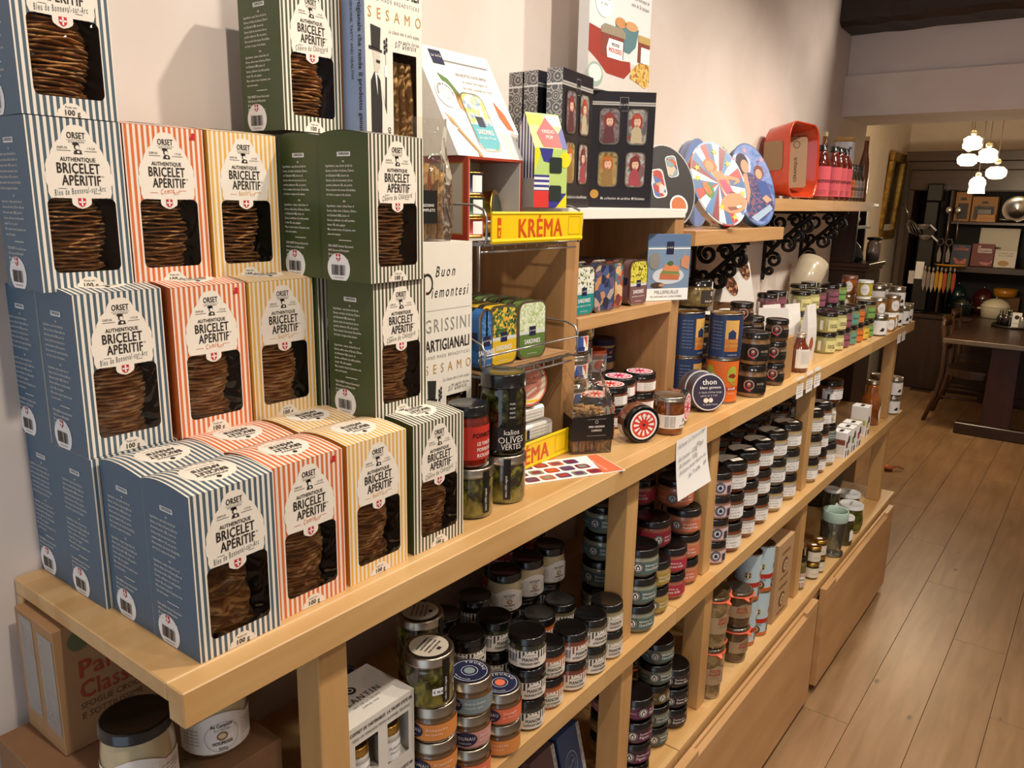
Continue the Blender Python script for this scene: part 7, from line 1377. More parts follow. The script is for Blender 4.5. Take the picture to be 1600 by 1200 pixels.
# ================================================================== picture tins on the first floating shelf
SZ = 1.6652
def oval_tin(px, py, pz, ry, rz_, yaw, lean, roll, T, facem, sidem, lb, deco=None, name='picture_tin'):
    t = thing(name, lb, 'tin', (px, py, pz), 0, 'big picture tins'); t.rotation_euler = (Matrix.Rotation(yaw, 3, 'Z') @ Matrix.Rotation(lean, 3, 'Y') @ Matrix.Rotation(roll, 3, 'X')).to_euler(); q = MB(); n = 44
    pr = [(ry*math.cos(2*PI*k/n), rz_*math.sin(2*PI*k/n)) for k in range(n)]; F0 = front_fn(-T/2)
    for h0, h1, s0, s1, m in ((0, T-.006, .97, .97, sidem), (T-.006, T-.004, .97, 1.0, SILVER), (T-.004, T, 1.0, 1.0, sidem)): q.add([F0(u*s0, v*s0, h0) for u, v in pr]+[F0(u*s1, v*s1, h1) for u, v in pr], [(k, (k+1) % n, n+(k+1) % n, n+k) for k in range(n)], m, True)
    q.add([F0(u*.97, v*.97, 0) for u, v in pr], [tuple(reversed(range(n)))], sidem); q.add([F0(u, v, T) for u, v in pr], [tuple(range(n))], sidem); obj('tin_body', q, t)
    q = MB(); F_ = front_fn(T/2+.0004); q.add([F_(u*.965, v*.965) for u, v in pr], [tuple(range(n))], facem)
    if deco: deco(q, F_, ry, rz_)
    obj('lid_picture', q, t); settle(t, SZ+.0004); return t
def deco_a(q, F_, a, b):
    # rays of red, white and blue with stars and a leaping figure
    cols = [mat('#b83a34', .4), mat('#e8e4e0', .4), mat('#4f7fb0', .4), mat('#8a2a2a', .4), mat('#e8e4e0', .4), mat('#3f6a9c', .4)]
    n = 24
    for k in range(n):
        t0, t1 = 2*PI*k/n, 2*PI*(k+1)/n; q.poly([(0, 0), (a*.955*math.cos(t0), b*.955*math.sin(t0)), (a*.955*math.cos((t0+t1)/2), b*.955*math.sin((t0+t1)/2)), (a*.955*math.cos(t1), b*.955*math.sin(t1))], F_, cols[k % 6], .0003)
    SKN = mat('#d89060', .45); OR = mat('#d8702a', .45); PKM = mat('#d84a6a', .45)
    q.poly([(-.030, .070), (-.012, .082), (.006, .070), (.012, .048), (.0, .034), (-.022, .040)], F_, OR, .0006); q.ellipse(-.012, .056, .013, .017, F_, SKN, .0009, 14); q.poly([(-.012, .040), (.018, .034), (.034, .0), (.030, -.030), (.010, -.034), (.0, -.004)], F_, SKN, .0007); q.poly([(.002, .010), (.022, .008), (.034, -.028), (.012, -.036)], F_, PKM, .0010)
    q.poly([(.030, .020), (.064, .002), (.066, -.010), (.040, -.014), (.054, -.004), (.026, .008)], F_, SKN, .0008); q.ellipse(.024, -.066, .040, .030, F_, SKN, .0009, 22); q.poly([(.0, -.072), (.030, -.078), (.050, -.070), (.030, -.086), (.006, -.084)], F_, mat('#8a4a34', .5), .0012); q.ellipse(.036, -.079, .009, .004, F_, PURE, .0015, 10); q.ellipse(-.036, -.012, .014, .024, F_, mat('#5a8a3a', .5), .0008, 14); q.poly([(-.050, .016), (-.036, .012), (-.030, -.020), (-.040, -.026), (-.052, -.004)], F_, OR, .0009)
    for u, v in ((-.050, .060), (.018, .092), (.046, .050), (-.016, -.068), (.012, -.106), (.060, -.044), (-.058, .030)):
        q.poly([(u+(.011 if k % 2 == 0 else .0045)*math.cos(PI/2+PI*k/5), v+(.011 if k % 2 == 0 else .0045)*math.sin(PI/2+PI*k/5)) for k in range(10)], F_, mat('#e8c83a', .45), .0012)
def deco_b(q, F_, a, b):
    SKN = mat('#d0a080', .5); HR = mat('#3a2430', .5); BL = mat('#2f4f98', .5)
    q.poly([(-.045, -.10), (-.050, .02), (-.020, .05), (.010, .03), (.052, -.010), (.055, -.085), (.0, -.118)], F_, blotch('tin_robe', ['#3a3a6a', '#6a4a7a', '#2a4a8a', '#8a5a6a'], 130, .4, voronoi=True), .0003); q.ellipse(-.020, .070, .022, .034, F_, HR, .0005, 16); q.ellipse(-.014, .060, .014, .022, F_, SKN, .0009, 14); q.ellipse(.030, .034, .017, .022, F_, mat('#7a3a34', .5), .0005, 14); q.ellipse(.028, .028, .012, .016, F_, SKN, .0009, 12); q.poly([(-.024, .040), (-.012, .036), (-.016, -.020), (-.034, -.060), (-.040, .010)], F_, SKN, .0007); q.poly([(.014, .008), (.046, .002), (.054, -.040), (.020, -.050)], F_, BL, .0007); q.poly([(.018, -.048), (.036, -.040), (.052, -.060), (.030, -.066)], F_, SKN, .0010); q.poly([(-.036, -.098), (.040, -.072), (.046, -.088), (-.020, -.116)], F_, mat('#a8c0d8', .5), .0010)
    for u, v in ((-.056, .020), (-.050, -.05), (-.046, .085), (.05, .07), (.0, .108)): q.poly([(u+(.010 if k % 2 == 0 else .004)*math.cos(PI*k/6), v+(.014 if k % 2 == 0 else .005)*math.sin(PI*k/6)) for k in range(12)], F_, mat('#c8a0b0', .5), .0006)
FA = mat('#8fb0cf', .35, coat=.3); FB = blotch('tin_sky', ['#3a5a9c', '#6a8ac8', '#8a9ad0', '#4a4a8a'], 26, .35, coat=.3); SA = blotch('tin_side_rays', ['#b83a34', '#e8e4e0', '#4f7fb0', '#c8c8c8', '#5a6a8a'], 30, .35, voronoi=True); SB = mat('#4a6a98', .35)
oval_tin(.146, 1.838, SZ+.1145, .080, .128, R_(-40), R_(-22), R_(14), .034, FA, SA, 'big oval tin painted with stars, rays and a leaping red-haired figure', deco_a)
oval_tin(.140, 2.112, SZ+.1190, .072, .132, R_(-36), R_(-16), R_(12), .034, FB, SB, 'big oval blue tin painted with two women', deco_b)
def deco_c(q, F_, a, b):
    q.add([F_(u, v, .0006) for u, v in rrect(-.045, -.030, -.005, .050, .012, 4)], [tuple(range(20))], PURE); q.add([F_(u, v, .0009) for u, v in rrect(-.042, -.027, -.008, .047, .011, 4)], [tuple(range(20))], blotch('mini_tin_a', ['#b83a34', '#e0a070', '#4f6fb0', '#d8d0c8'], 60, .4, voronoi=True)); q.add([F_(u, v, .0006) for u, v in rrect(.008, .020, .040, .080, .010, 4)], [tuple(range(20))], PURE); q.add([F_(u, v, .0009) for u, v in rrect(.010, .022, .038, .078, .010, 4)], [tuple(range(20))], blotch('mini_tin_b', ['#8aa0a8', '#c8603a', '#4a5a6a', '#d8c0a8'], 60, .4, voronoi=True)); q.ellipse(.020, -.060, .026, .030, F_, PURE, .0009, 18); q.ellipse(.020, -.060, .021, .025, F_, mat('#c8703a', .5), .0012, 18)
oval_tin(.070, 1.672, SZ+.118, .078, .116, R_(-42), R_(-16), R_(10), .030, mat('#150e0c', .5), mat('#c0bcb8', .3, metal=.6), 'dark round tin with small tin pictures, behind the starry oval tin', deco_c)
oval_tin(.032, 1.935, SZ+.125, .080, .130, R_(-8), R_(-3), R_(4), .028, mat('#7f93c4', .4), mat('#8a96b8', .35), 'pale blue oval tin peeping out behind the starry oval tin')
oval_tin(.036, 2.105, SZ+.122, .074, .125, R_(-10), R_(-3), R_(8), .030, mat('#241c20', .4), blotch('tin_mauve', ['#7a6474', '#9a8490', '#5a4a5a'], 40, .4), 'mauve oval tin standing between the two painted oval tins')
# ================================================================== second floating shelf: dish and bottles
S2 = 1.7562
t = thing('baking_dish', 'orange stoneware baking dish standing on its side against the wall', 'baking dish', (.040, 2.632, S2+.0015), (0, R_(-3), R_(-4))); OG = mat('#c8401c', .22, coat=.6, var=.08); OGI = mat('#c8532c', .25, coat=.5, var=.06); q = MB(); DW, DH = .138, .262
def rr_(s, dw=DW, dh=DH): return [(u*s, dh/2+(v-dh/2)*s) for u, v in rrect(-dw, 0, dw, dh, .06, 6)]
rings = [(0.0, .80), (.010, .88), (.085, .985), (.100, 1.0), (.104, 1.0), (.104, .965), (.095, .945), (.020, .84), (.013, .78)]; F0 = front_fn(0.0); n = 28; base = []
for hh, s_ in rings: base += [F0(u, v, hh) for u, v in rr_(s_)]
q.add(base, [(i*n+k, i*n+(k+1) % n, (i+1)*n+(k+1) % n, (i+1)*n+k) for i in range(len(rings)-1) for k in range(n)], OG, True); q.add([F0(u, v, 0) for u, v in rr_(.80)], [tuple(reversed(range(n)))], OG); q.add([F0(u, v, .013) for u, v in rr_(.78)], [tuple(range(n))], OGI); obj('dish', q, t)
q = MB(); KT = mat('#9c8062', .8, var=.05); IT = plane_fn((.022, .030, 0), (.62, .785, 0), (0, 0, 1)); q.add([IT(u, v) for u, v in rrect(0, .040, .085, .222, .010, 4)], [tuple(range(20))], KT); q.text('CÉRAMIQUE', .016, 0, 0, lambda a_, b_, h_=0: IT(.045-b_, .060+a_, .0005), mat('#6a5240', .7), 'b', 'l', maxw=.09); q.ring(.042, .195, .010, .014, IT, mat('#6a5240', .7), .0005); obj('inner_tag', q, t)
q = MB(); S1 = side_fn(-DW*.965-.0042, 0, 0); q.add([(x_, -DW*(.885+.105*x_/.085)-.0012, z_) for x_, z_ in ((.004, .095), (.074, .095), (.080, .105), (.080, .185), (.074, .195), (.004, .195))], [tuple(range(6))], KT); obj('side_tag', q, t)
G = 'sauce bottles on the wall shelf'
for i, (x, y, w_) in enumerate(((.135, 2.835, 'first, nearest the orange dish'), (.150, 2.925, 'second from the orange dish'), (.150, 3.003, 'third from the orange dish'), (.150, 3.080, 'fourth from the orange dish'))): place('ketchup', x, y, S2, 'red ketchup bottle with a pink label, '+w_, 'bottle', G, rot=-.05)
place('ketchup', .062, 2.960, S2, 'red ketchup bottle in the back row of the wall shelf', 'bottle', G)
for i, (k, y, w_) in enumerate((('sauce_or', 3.160, 'small sauce bottle with an orange label'), ('sauce_grey', 3.212, 'small sauce bottle with a grey label, left of three'), ('sauce_grey', 3.264, 'small sauce bottle with a grey label, middle of three'), ('sauce_grey', 3.316, 'small sauce bottle with a grey label, right of three'))): place(k, .155, y, S2, w_, 'bottle', G, rot=0)
place('oil_amber', .150, 3.395, S2, 'tall amber oil bottle with a cork at the shelf end', 'bottle', None); place('oil_amber', .060, 3.10, S2, 'tall oil bottle with a pale cork behind the ketchup row', 'bottle', None)
t = thing('tea_canister', 'white cylindrical canister with a wooden lid behind the small sauce bottles', 'canister', (.085, 3.300, S2+.0003)); q = MB(); q.lathe([(.040, 0), (.042, .002), (.042, .245), (.040, .247)], mat('#d8dae4', .4), 26); obj('canister_body', q, t); q = MB(); q.lathe([(.042, .2475), (.043, .249), (.043, .262), (.041, .265), (.0004, .265)], mat('#c89a5a', .5), 26); obj('wooden_lid', q, t); q = MB(); fc = cyl_fn(.0424, 0, -.4); q.text('JK', .016, -.012, .215, fc, INK, 'b', h=.0004); q.poly([(0, .05), (.026, .06), (.020, .14), (.004, .12)], fc, INK, .0004); obj('print', q, t)
# ================================================================== behind the jars on the counter: bowl, pouches, low jar
BG = mat('#c9bba0', .25, coat=.5, var=.04); carton('wooden_crate', (.040, 2.70, BT+.0004), (.200, 2.775, BT+.150), 'plain crate hidden under the tilted beige bowl', 'crate', OAKZ, False) if False else None
t = thing('beige_bowl', 'tall beige ceramic bowl tilted on its side behind the square-label jars', 'bowl', (.085, 2.945, BT+.150)); t.rotation_euler = (R_(-40), R_(8), 0); t.scale = (.76, .76, .76); q = MB(); q.lathe([(.030, -.085), (.046, -.084), (.070, -.045), (.082, .010), (.084, .060), (.082, .120), (.076, .120), (.078, .060), (.076, .008), (.064, -.042), (.040, -.078), (.0004, -.078)], BG, 34, cap=False); q.lathe([(.0004, -.0851), (.030, -.085)], BG, 34, cap=False); obj('bowl_wall', q, t); settle(t, BT+.1255)
t = thing('bowl_stand', 'dark wooden stand hidden under the tilted beige bowl', 'stand', (.085, 2.945, BT+.0004)); q = MB(); q.box((-.060, -.055, 0), (.060, .055, .012), DARKWOOD, .001); obj('base', q, t); q = MB(); q.box((-.050, -.045, .0122), (.050, .045, .1245), DARKWOOD, .001); obj('block', q, t)
t = thing('cereal_pouch', 'tall white paper pouch printed with two ovals of chocolate cereal', 'pouch', (.118, 2.110, BT+.1905), R_(-38)); q = MB(); H, W2 = .185, .062; PP = mat('#e6e2da', .6, var=.03); n = 8; fr = [(.022*(1-(k/n))**.8+.002, W2*(1-.55*k/n), H*k/n) for k in range(n+1)]
vs_ = [p for a_, b_, z in fr for p in ((-a_, -b_, z), (a_, -b_, z), (a_, b_, z), (-a_, b_, z))]; q.add(vs_, [(4*i+k, 4*i+(k+1) % 4, 4*i+4+(k+1) % 4, 4*i+4+k) for i in range(n) for k in range(4)]+[(3, 2, 1, 0), (4*n, 4*n+1, 4*n+2, 4*n+3)], PP); obj('paper_pouch', q, t)
CC = blotch('choco_cereal', ['#3a1c10', '#7a4426', '#c8906a', '#5a2c18'], 150, .5, voronoi=True); F_ = lambda a_, b_, h_=0: (.0245-.020*b_/H+h_+.002, a_, b_)
q = MB(); q.poly([(.020+.022*math.cos(a_)*.8-.012*math.sin(a_), .105+.034*math.sin(a_)) for a_ in [2*PI*k/22 for k in range(22)]], F_, CC); obj('cereal_picture', q, t); q = MB(); q.poly([(-.024+.020*math.cos(a_)-.014*math.sin(a_), .055+.034*math.sin(a_)) for a_ in [2*PI*k/22 for k in range(22)]], F_, CC); obj('cereal_picture', q, t); q = MB(); q.text('JUSTE', .012, .0, .175, F_, GREYP, 'r', maxw=.05); obj('print', q, t)
def paper_pouch(x, y, z, rot, lb, W2=.045, H=.20, d=.012):
    t = thing('paper_pouch', lb, 'pouch', (x, y, z), rot, 'white paper pouches'); q = MB(); n = 8; fr = [(d*math.sin(PI*min(.97, .12+.88*k/n))+.0008, W2*(1-.12*k/n), H*k/n) for k in range(n+1)]; vs_ = [p for a_, b_, zz in fr for p in ((-a_, -b_, zz), (a_, -b_, zz), (a_, b_, zz), (-a_, b_, zz))]; q.add(vs_, [(4*i+k, 4*i+(k+1) % 4, 4*i+4+(k+1) % 4, 4*i+4+k) for i in range(n) for k in range(4)]+[(3, 2, 1, 0), (4*n, 4*n+1, 4*n+2, 4*n+3)], mat('#e4e0da', .55, var=.03)); obj('pouch_body', q, t); q = MB(); q.ellipse(0, H*.35, .016, .022, front_fn(d+.0012), mat('#a8502e', .5), 0, 14); obj('picture', q, t)
paper_pouch(.300, 1.965, BT+.0004, R_(-48), 'white paper pouch with its top edge behind the small potted jars', .052, .198); paper_pouch(.262, 2.055, BT+.0004, R_(-20), 'white paper pouch, second of the row behind the syrup bottle', .045, .196); paper_pouch(.292, 2.160, BT+.0004, R_(-15), 'white paper pouch, third of the row behind the syrup bottle', .045, .192); paper_pouch(.340, 2.195, BT+.0004, R_(-2), 'white paper pouch seen edge on beside the cream-label jars', .045, .190)
carton('kraft_box', (.318, 1.895, BT+.0004), (.372, 1.960, BT+.125), 'narrow kraft box between the potted jars and the syrup bottle', 'box', mat('#a8804e', .7), False)
def lowl(q, R, z1): fc = cyl_fn(R+.0007, 0, -.1); q.rect(-.020, .012, .040, z1-.010, fc, mat('#3a342e', .5), .0002, 6); q.text('foie gras', .009, .010, .016, fc, CREAM, 'b', maxw=.045, h=.0005); q.ring(.022, .040, .004, .006, fc, PURE, .0005); q.rect(.018, z1-.008, .024, z1+.014, fc, PURE, .0018)
jar_kind('low_pre', 'preserve_jar', .052, .080, .018, ['#7a6038', '#a08a58', '#5a4628'], BLACKLID, .052, lowl)
stack(['pot_white', 'pot_white', 'pot_white'], .085, 1.880, BT, 'low wide jar', 'of the stack carrying the brown preserve jar', 'potted meat jars'); place('low_pre', .085, 1.882, BT+3*.0644, 'low brown preserve jar with a dark label under the iron scrolls', 'jar', None, rot=-.3)
stack(['pot_white', 'pot_white', 'pot_white'], .110, 2.010, BT, 'low wide jar', 'of the stack under the cereal pouch', 'potted meat jars') if False else carton('plain_carton', (.070, 2.060, BT+.0004), (.152, 2.160, BT+.190), 'plain carton hidden under the cereal pouch', 'carton', CARDB2, False)
# ================================================================== dark hutch at the end of the counter
t = thing('dark_hutch', 'dark wooden hutch with a ledge just beyond the counter end', 'hutch', (0, 3.71, 0)); HY0, HY1 = 3.560-3.71, 3.868-3.71
def hp(name, a, b, m=DARKWOOD, bev=.002): q = MB(); q.box(a, b, m, bev); return obj(name, q, t)
hp('lower_body', (.004, HY0+.012, 0), (.165, HY1-.012, 1.440)); hp('ledge_moulding', (.004, HY0+.004, 1.4405), (.172, HY1-.004, 1.458), DARKWOODX); hp('ledge_top', (.004, HY0, 1.4585), (.182, HY1, 1.478), DARKWOODX); hp('upper_side', (.004, HY0+.002, 1.4785), (.108, HY0+.022, 1.735)); hp('upper_side', (.004, HY1-.022, 1.4785), (.075, HY1-.002, 1.735)); hp('back_board', (.004, HY0+.0225, 1.4785), (.018, HY1-.0225, 1.735)); hp('upper_shelf', (.0185, HY0+.0225, 1.632), (.100, HY1-.0225, 1.648), DARKWOODX); hp('top_board', (.004, HY0, 1.7355), (.120, HY1, 1.752), DARKWOODX)
t = thing('cork_jar', 'clear glass jar with a black lid on the dark hutch ledge', 'jar', (.135, 3.800, 1.4783)); q = MB(); q.lathe([(.026, 0), (.030, .002), (.032, .05), (.030, .085), (.024, .095), (.024, .100)], film('hutch_glass', '#cfc8c0', .3, .2, 30, .05, .15), 20); obj('glass_body', q, t); q = MB(); q.lathe([(.030, .1005), (.034, .102), (.034, .112), (.010, .116)], BLACKLID, 20); obj('lid', q, t); q = MB(); q.lathe([(.020, .003), (.026, .004), (.027, .030), (.018, .040)], mat('#6a3a24', .5), 16); obj('contents', q, t)
t = thing('dark_pouch', 'dark green leather pouch leaning on the hutch ledge', 'pouch', (.085, 3.690, 1.4783), (0, 0, R_(-40))); q = MB(); q.lathe([(.012, 0), (.042, .003), (.046, .03), (.036, .07), (.014, .100), (.005, .118)], mat('#1f3330', .35, coat=.3), 14, fn=lambda p: (p[0]*.5, p[1]-p[2]*.25, p[2])); obj('pouch_body', q, t)
t = thing('kraft_pouch', 'small kraft pouch beside the dark green pouch on the hutch', 'pouch', (.075, 3.622, 1.4783), (0, 0, R_(-20))); q = MB(); q.add([(-.012, -.020, 0), (.012, -.020, 0), (.012, .020, 0), (-.012, .020, 0), (-.002, -.018, .075), (.002, -.018, .075), (.002, .018, .075), (-.002, .018, .075)], [(3, 2, 1, 0), (4, 5, 6, 7), (0, 1, 5, 4), (1, 2, 6, 5), (2, 3, 7, 6), (3, 0, 4, 7)], mat('#8a6a4a', .7)); obj('pouch_body', q, t)
t = thing('wooden_bowl', 'small round wooden bowl on the upper shelf of the dark hutch', 'bowl', (.060, 3.640, 1.6485)); q = MB(); q.lathe([(.014, 0), (.030, .006), (.038, .024), (.036, .040), (.033, .040), (.034, .024), (.0004, .010)], mat('#b98a52', .5), 18, cap=False); obj('bowl_wall', q, t)
for i, (y, z, lb) in enumerate(((3.510, 1.2395, 'white card with printed pictures standing at the counter end by the hutch'), (3.535, 1.2395, 'second white card, behind the first at the counter end'))):
    t = thing('gift_card', lb, 'card', (.080-.03*i, y, z+.0003), R_(-45), 'white cards by the hutch'); q = MB(); q.box((0, -.026, 0), (.0015, .026, .125), PURE); obj('card', q, t); q = MB(); F_ = front_fn(.0019); q.ellipse(-.008, .095, .006, .004, F_, INK, 0, 8); q.ellipse(.008, .095, .006, .004, F_, INK, 0, 8); q.rect(-.018, .05, .018, .052, F_, GREYP); q.rect(-.018, .03, .010, .032, F_, GREYP); obj('print', q, t)
# ================================================================== framed painting on the recess wall
t = thing('gold_framed_painting', 'dark painting in a wide gold frame on the wall beyond the opening', 'painting', (-.778, 8.19, 1.84), (0, R_(3), 0)); GF = blotch('gilt_frame', ['#7a5a22', '#b08a3c', '#d0ac58'], 20, .35, metal=.7); W2, H2, fw = .30, .41, .085
for a, b in (((0, -W2, -H2), (.04, W2, -H2+fw)), ((0, -W2, H2-fw), (.04, W2, H2)), ((0, -W2, -H2+fw+.0005), (.04, -W2+fw, H2-fw-.0005)), ((0, W2-fw, -H2+fw+.0005), (.04, W2, H2-fw-.0005))): q = MB(); q.box(a, b, GF, .008); obj('frame_side', q, t)
q = MB(); q.box((.002, -W2+fw, -H2+fw), (.012, W2-fw, H2-fw), blotch('dark_oil_painting', ['#14100c', '#2a2018', '#5a4a34', '#1c1610', '#8a7a58'], 5, .4, coat=.2)); obj('canvas', q, t)
# ================================================================== big dresser at the back of the dining room
DY = 8.30; t = thing('dark_dresser', 'large dark wooden dresser with open shelves at the back of the dining room', 'dresser', (.45, 8.5, 0)); X0, X1 = -.64-.45, 1.45-.45; Y0_, Y1_ = DY-8.5, 8.72-8.5
def dp(name, a, b, m=DARKWOODX, bev=.004): q = MB(); q.box(a, b, m, bev); return obj(name, q, t)
dp('cornice', (X0-.05, Y0_-.06, 2.17), (X1+.05, Y1_, 2.26)); dp('cornice_step', (X0-.02, Y0_-.03, 2.09), (X1+.02, Y1_, 2.1695)); dp('frieze', (X0, Y0_, 1.905), (X1, Y0_+.04, 2.0895)); dp('side', (X0, Y0_, 0), (X0+.05, Y1_, 1.9045), DARKWOOD); dp('side', (X1-.05, Y0_, 0), (X1, Y1_, 1.9045), DARKWOOD); dp('back', (X0+.0505, Y1_-.02, 0), (X1-.0505, Y1_, 1.9045), mat('#1a0e08', .7, var=.2))
dp('divider', (X0+.37, Y0_-.01, .7405), (X0+.395, Y1_-.0205, 1.9045), DARKWOOD); dp('shelf', (X0+.3955, Y0_+.02, 1.590), (X1-.0505, Y1_-.0205, 1.618)); dp('shelf', (X0+.3955, Y0_-.02, 1.145), (X1-.0505, Y1_-.0205, 1.203)); dp('counter', (X0+.0505, Y0_-.22, .70), (X1-.0505, Y1_-.0205, .74)); dp('base_cabinet', (X0+.0505, Y0_-.19, 0), (X1-.0505, Y1_-.0205, .699), DARKWOOD)
def dbox(name, x0, x1, z0, z1, y0, d, m, lb, cat, lean=0.0, prints=()):
    t = thing(name, lb, cat, ((x0+x1)/2, y0, z0+.0004), (R_(lean), 0, 0)); w2 = (x1-x0)/2; q = MB(); q.box((-w2, 0, 0), (w2, d, z1-z0), m, .002); obj('body', q, t)
    S = lambda a, b, h=0: (a, -.0006-h, b)
    for nm, fn in prints: q = MB(); fn(q, S, w2, z1-z0); obj(nm, q, t)
    if lean: settle(t, z0+.0004)
    return t
KR = mat('#a8794a', .7, var=.06); roofp = lambda q, S, w, h: q.poly([(-.03, h*.72), (.03, h*.72), (.02, h*.82), (-.02, h*.82)], S, INK)
dbox('lunch_carton', -.238, -.105, 1.6184, 1.890, 8.40, .16, KR, 'kraft lunch box carton at the left of the dresser top shelf', 'carton', 0, (('emblem', roofp), ('picture', lambda q, S, w, h: q.rect(-w*.6, .02, w*.7, h*.62, S, mat('#2c2622', .5)))))
dbox('lunch_carton', -.095, .115, 1.6184, 1.850, 8.40, .16, KR, 'kraft lunch box carton in the middle of the dresser top shelf', 'carton', 0, (('emblem', roofp), ('picture', lambda q, S, w, h: q.rect(-w*.8, .02, w*.8, h*.62, S, mat('#3a3430', .5)))))
dbox('small_kraft_box', -.035, .120, 1.6184, 1.652, 8.335, .05, mat('#b98a5a', .7), 'flat kraft box lying in front on the dresser top shelf', 'box'); dbox('small_kraft_box', -.030, .115, 1.6526, 1.686, 8.335, .05, mat('#b98a5a', .7), 'second flat kraft box stacked on the first on the dresser', 'box')
t = thing('steel_pan', 'shiny steel wok standing on edge on the dresser top shelf', 'pan', (.265, 8.50, 1.745), (R_(78), 0, 0)); q = MB(); q.lathe([(.03, -.045), (.075, -.035), (.125, 0), (.121, .002), (.072, -.030), (.0004, -.040)], STEEL, 26, cap=False); obj('pan_body', q, t); q = MB(); q.tube([(0, -.12, 0), (-.02, -.125, .06), (-.12, -.12, .10)], .009, STEEL, 8); obj('handle', q, t)
t = thing('lunch_handle_box', 'grey metal lunch box with a raised wire handle on the dresser', 'lunch box', (.02, 8.375, 1.6867)); q = MB(); q.box((-.06, -.02, 0), (.06, .02, .05), mat('#5a5650', .4, metal=.5), .004); obj('body', q, t); q = MB(); q.tube([(-.055, 0, .03), (-.055, 0, .09), (.055, 0, .09), (.055, 0, .03)], .003, STEEL, 6); obj('handle', q, t)
dbox('kraft_box', .355, .50, 1.6184, 1.725, 8.34, .10, KR, 'kraft box with a dark stripe at the right of the dresser top shelf', 'box', 0, (('stripe', lambda q, S, w, h: q.rect(-w, .01, w, h*.45, S, NAVY)),))
dbox('white_framed_board', -.005, .320, 1.2034, 1.560, 8.48, .03, mat('#cfc6b0', .5), 'cream board in a thin dark frame on the middle dresser shelf', 'framed board', -6, (('emblem', lambda q, S, w, h: q.ellipse(0, h*.48, .030, .010, S, INK, 0, 14)),))
dbox('cookbook', -.205, -.045, 1.2034, 1.400, 8.34, .02, mat('#2c2f44', .5), 'dark blue cookbook with an orange drawing, standing on the middle dresser shelf', 'book', -8, (('title', lambda q, S, w, h: (q.text('CUISINE', .032, 0, h*.72, S, mat('#c0603a', .5), 'b', maxw=.13), q.text('À TOUTE', .014, 0, h*.88, S, mat('#c0603a', .5), 'b', maxw=.10))), ('drawing', lambda q, S, w, h: q.poly([(-.06, h*.34), (-.04, h*.36), (0, h*.16), (.04, h*.34), (.06, h*.30), (.05, .012), (-.03, .012)], S, mat('#b85a3a', .5)))))
dbox('cookbook', -.035, .150, 1.2034, 1.415, 8.335, .02, mat('#6a1f1a', .5), 'dark red cookbook with white title, in the centre of the middle dresser shelf', 'book', -8, (('title', lambda q, S, w, h: (q.text('LE', .022, -.045, h*.84, S, PURE, 'b', 'l'), q.text('CONVIVIAL', .030, -.045, h*.70, S, PURE, 'b', 'l', maxw=.12), q.text('VÉGÉTARIEN', .022, -.045, h*.60, S, PURE, 'b', 'l', maxw=.12))), ('drawing', lambda q, S, w, h: q.poly([(-.02, h*.2), (.07, h*.18), (.085, h*.3), (.09, h*.2), (.05, h*.06), (0, h*.08)], S, mat('#b86a6a', .5)))))
dbox('cookbook', .160, .335, 1.2034, 1.360, 8.33, .02, mat('#cdc6b6', .5), 'pale grey cookbook at the right of the middle dresser shelf', 'book', -8, (('title', lambda q, S, w, h: (q.text('LE GRAND LIVRE', .018, 0, h*.80, S, INK, 'r', maxw=.12), q.text('DE LA CUISINE', .018, 0, h*.66, S, INK, 'r', maxw=.12))), ('picture', lambda q, S, w, h: q.ellipse(-.01, h*.25, .045, .025, S, mat('#a87a3a', .5), 0, 16))))
def pot(x, z, r, h, hexc, lb, y=8.40, lid=True):
    t = thing('cooking_pot', lb, 'pot', (x, y, z)); m = mat(hexc, .25, coat=.5, var=.06); q = MB(); q.lathe([(r*.86, 0), (r*.94, .004), (r, h*.5), (r, h*.52)], m, 28); obj('pot_body', q, t)
    q = MB(); q.lathe([(r*1.03, h*.525), (r*1.03, h*.57), (r*.8, h*.78), (r*.35, h*.92), (r*.10, h*.94)], m, 28); l = obj('lid', q, t); q = MB(); q.lathe([(r*.07, h*.942), (r*.12, h*.98), (r*.10, h*1.03), (.0004, h*1.04)], STEEL, 12); obj('knob', q, l)
    for s in (-1, 1): q = MB(); q.tube([(s*r*.95, -.03, h*.42), (s*r*1.18, -.02, h*.42), (s*r*1.18, .02, h*.42), (s*r*.95, .03, h*.42)], .008, m, 6); obj('handle', q, t)
pot(.235, .7404, .120, .19, '#d8d0b4', 'cream enamel pot with lid on the dresser counter', 8.30); pot(.092, .7404, .090, .255, '#4a1a1c', 'dark red enamel pot on the dresser counter, left of the cream one', 8.57); pot(-.045, .7404, .098, .19, '#16201f', 'black enamel pot at the left of the dresser counter', 8.30); pot(-.132, .7404, .080, .28, '#173232', 'dark teal enamel pot behind the black one', 8.58)
t = thing('yellow_pan', 'yellow enamel pan high at the back of the dresser counter', 'pan', (.27, 8.58, .9155)); q = MB(); q.lathe([(.080, 0), (.095, .004), (.105, .075), (.101, .075), (.09, .008), (.0004, .006)], mat('#b87a1c', .3, coat=.4), 26, cap=False); obj('pan_body', q, t); q = MB(); q.tube([(.10, 0, .06), (.22, 0, .075)], .008, mat('#3a2a1a', .5), 6); obj('handle', q, t)
dbox('brown_carton', .225, .40, .7404, .9150, 8.53, .15, mat('#6a4a30', .8), 'dark brown carton under the yellow pan at the back of the dresser', 'carton'); dbox('poster_carton', -.235, -.09, .7404, 1.075, 8.686, .01, mat('#8a7a4a', .6), 'upright ochre poster card behind the teal pot', 'card') if False else None
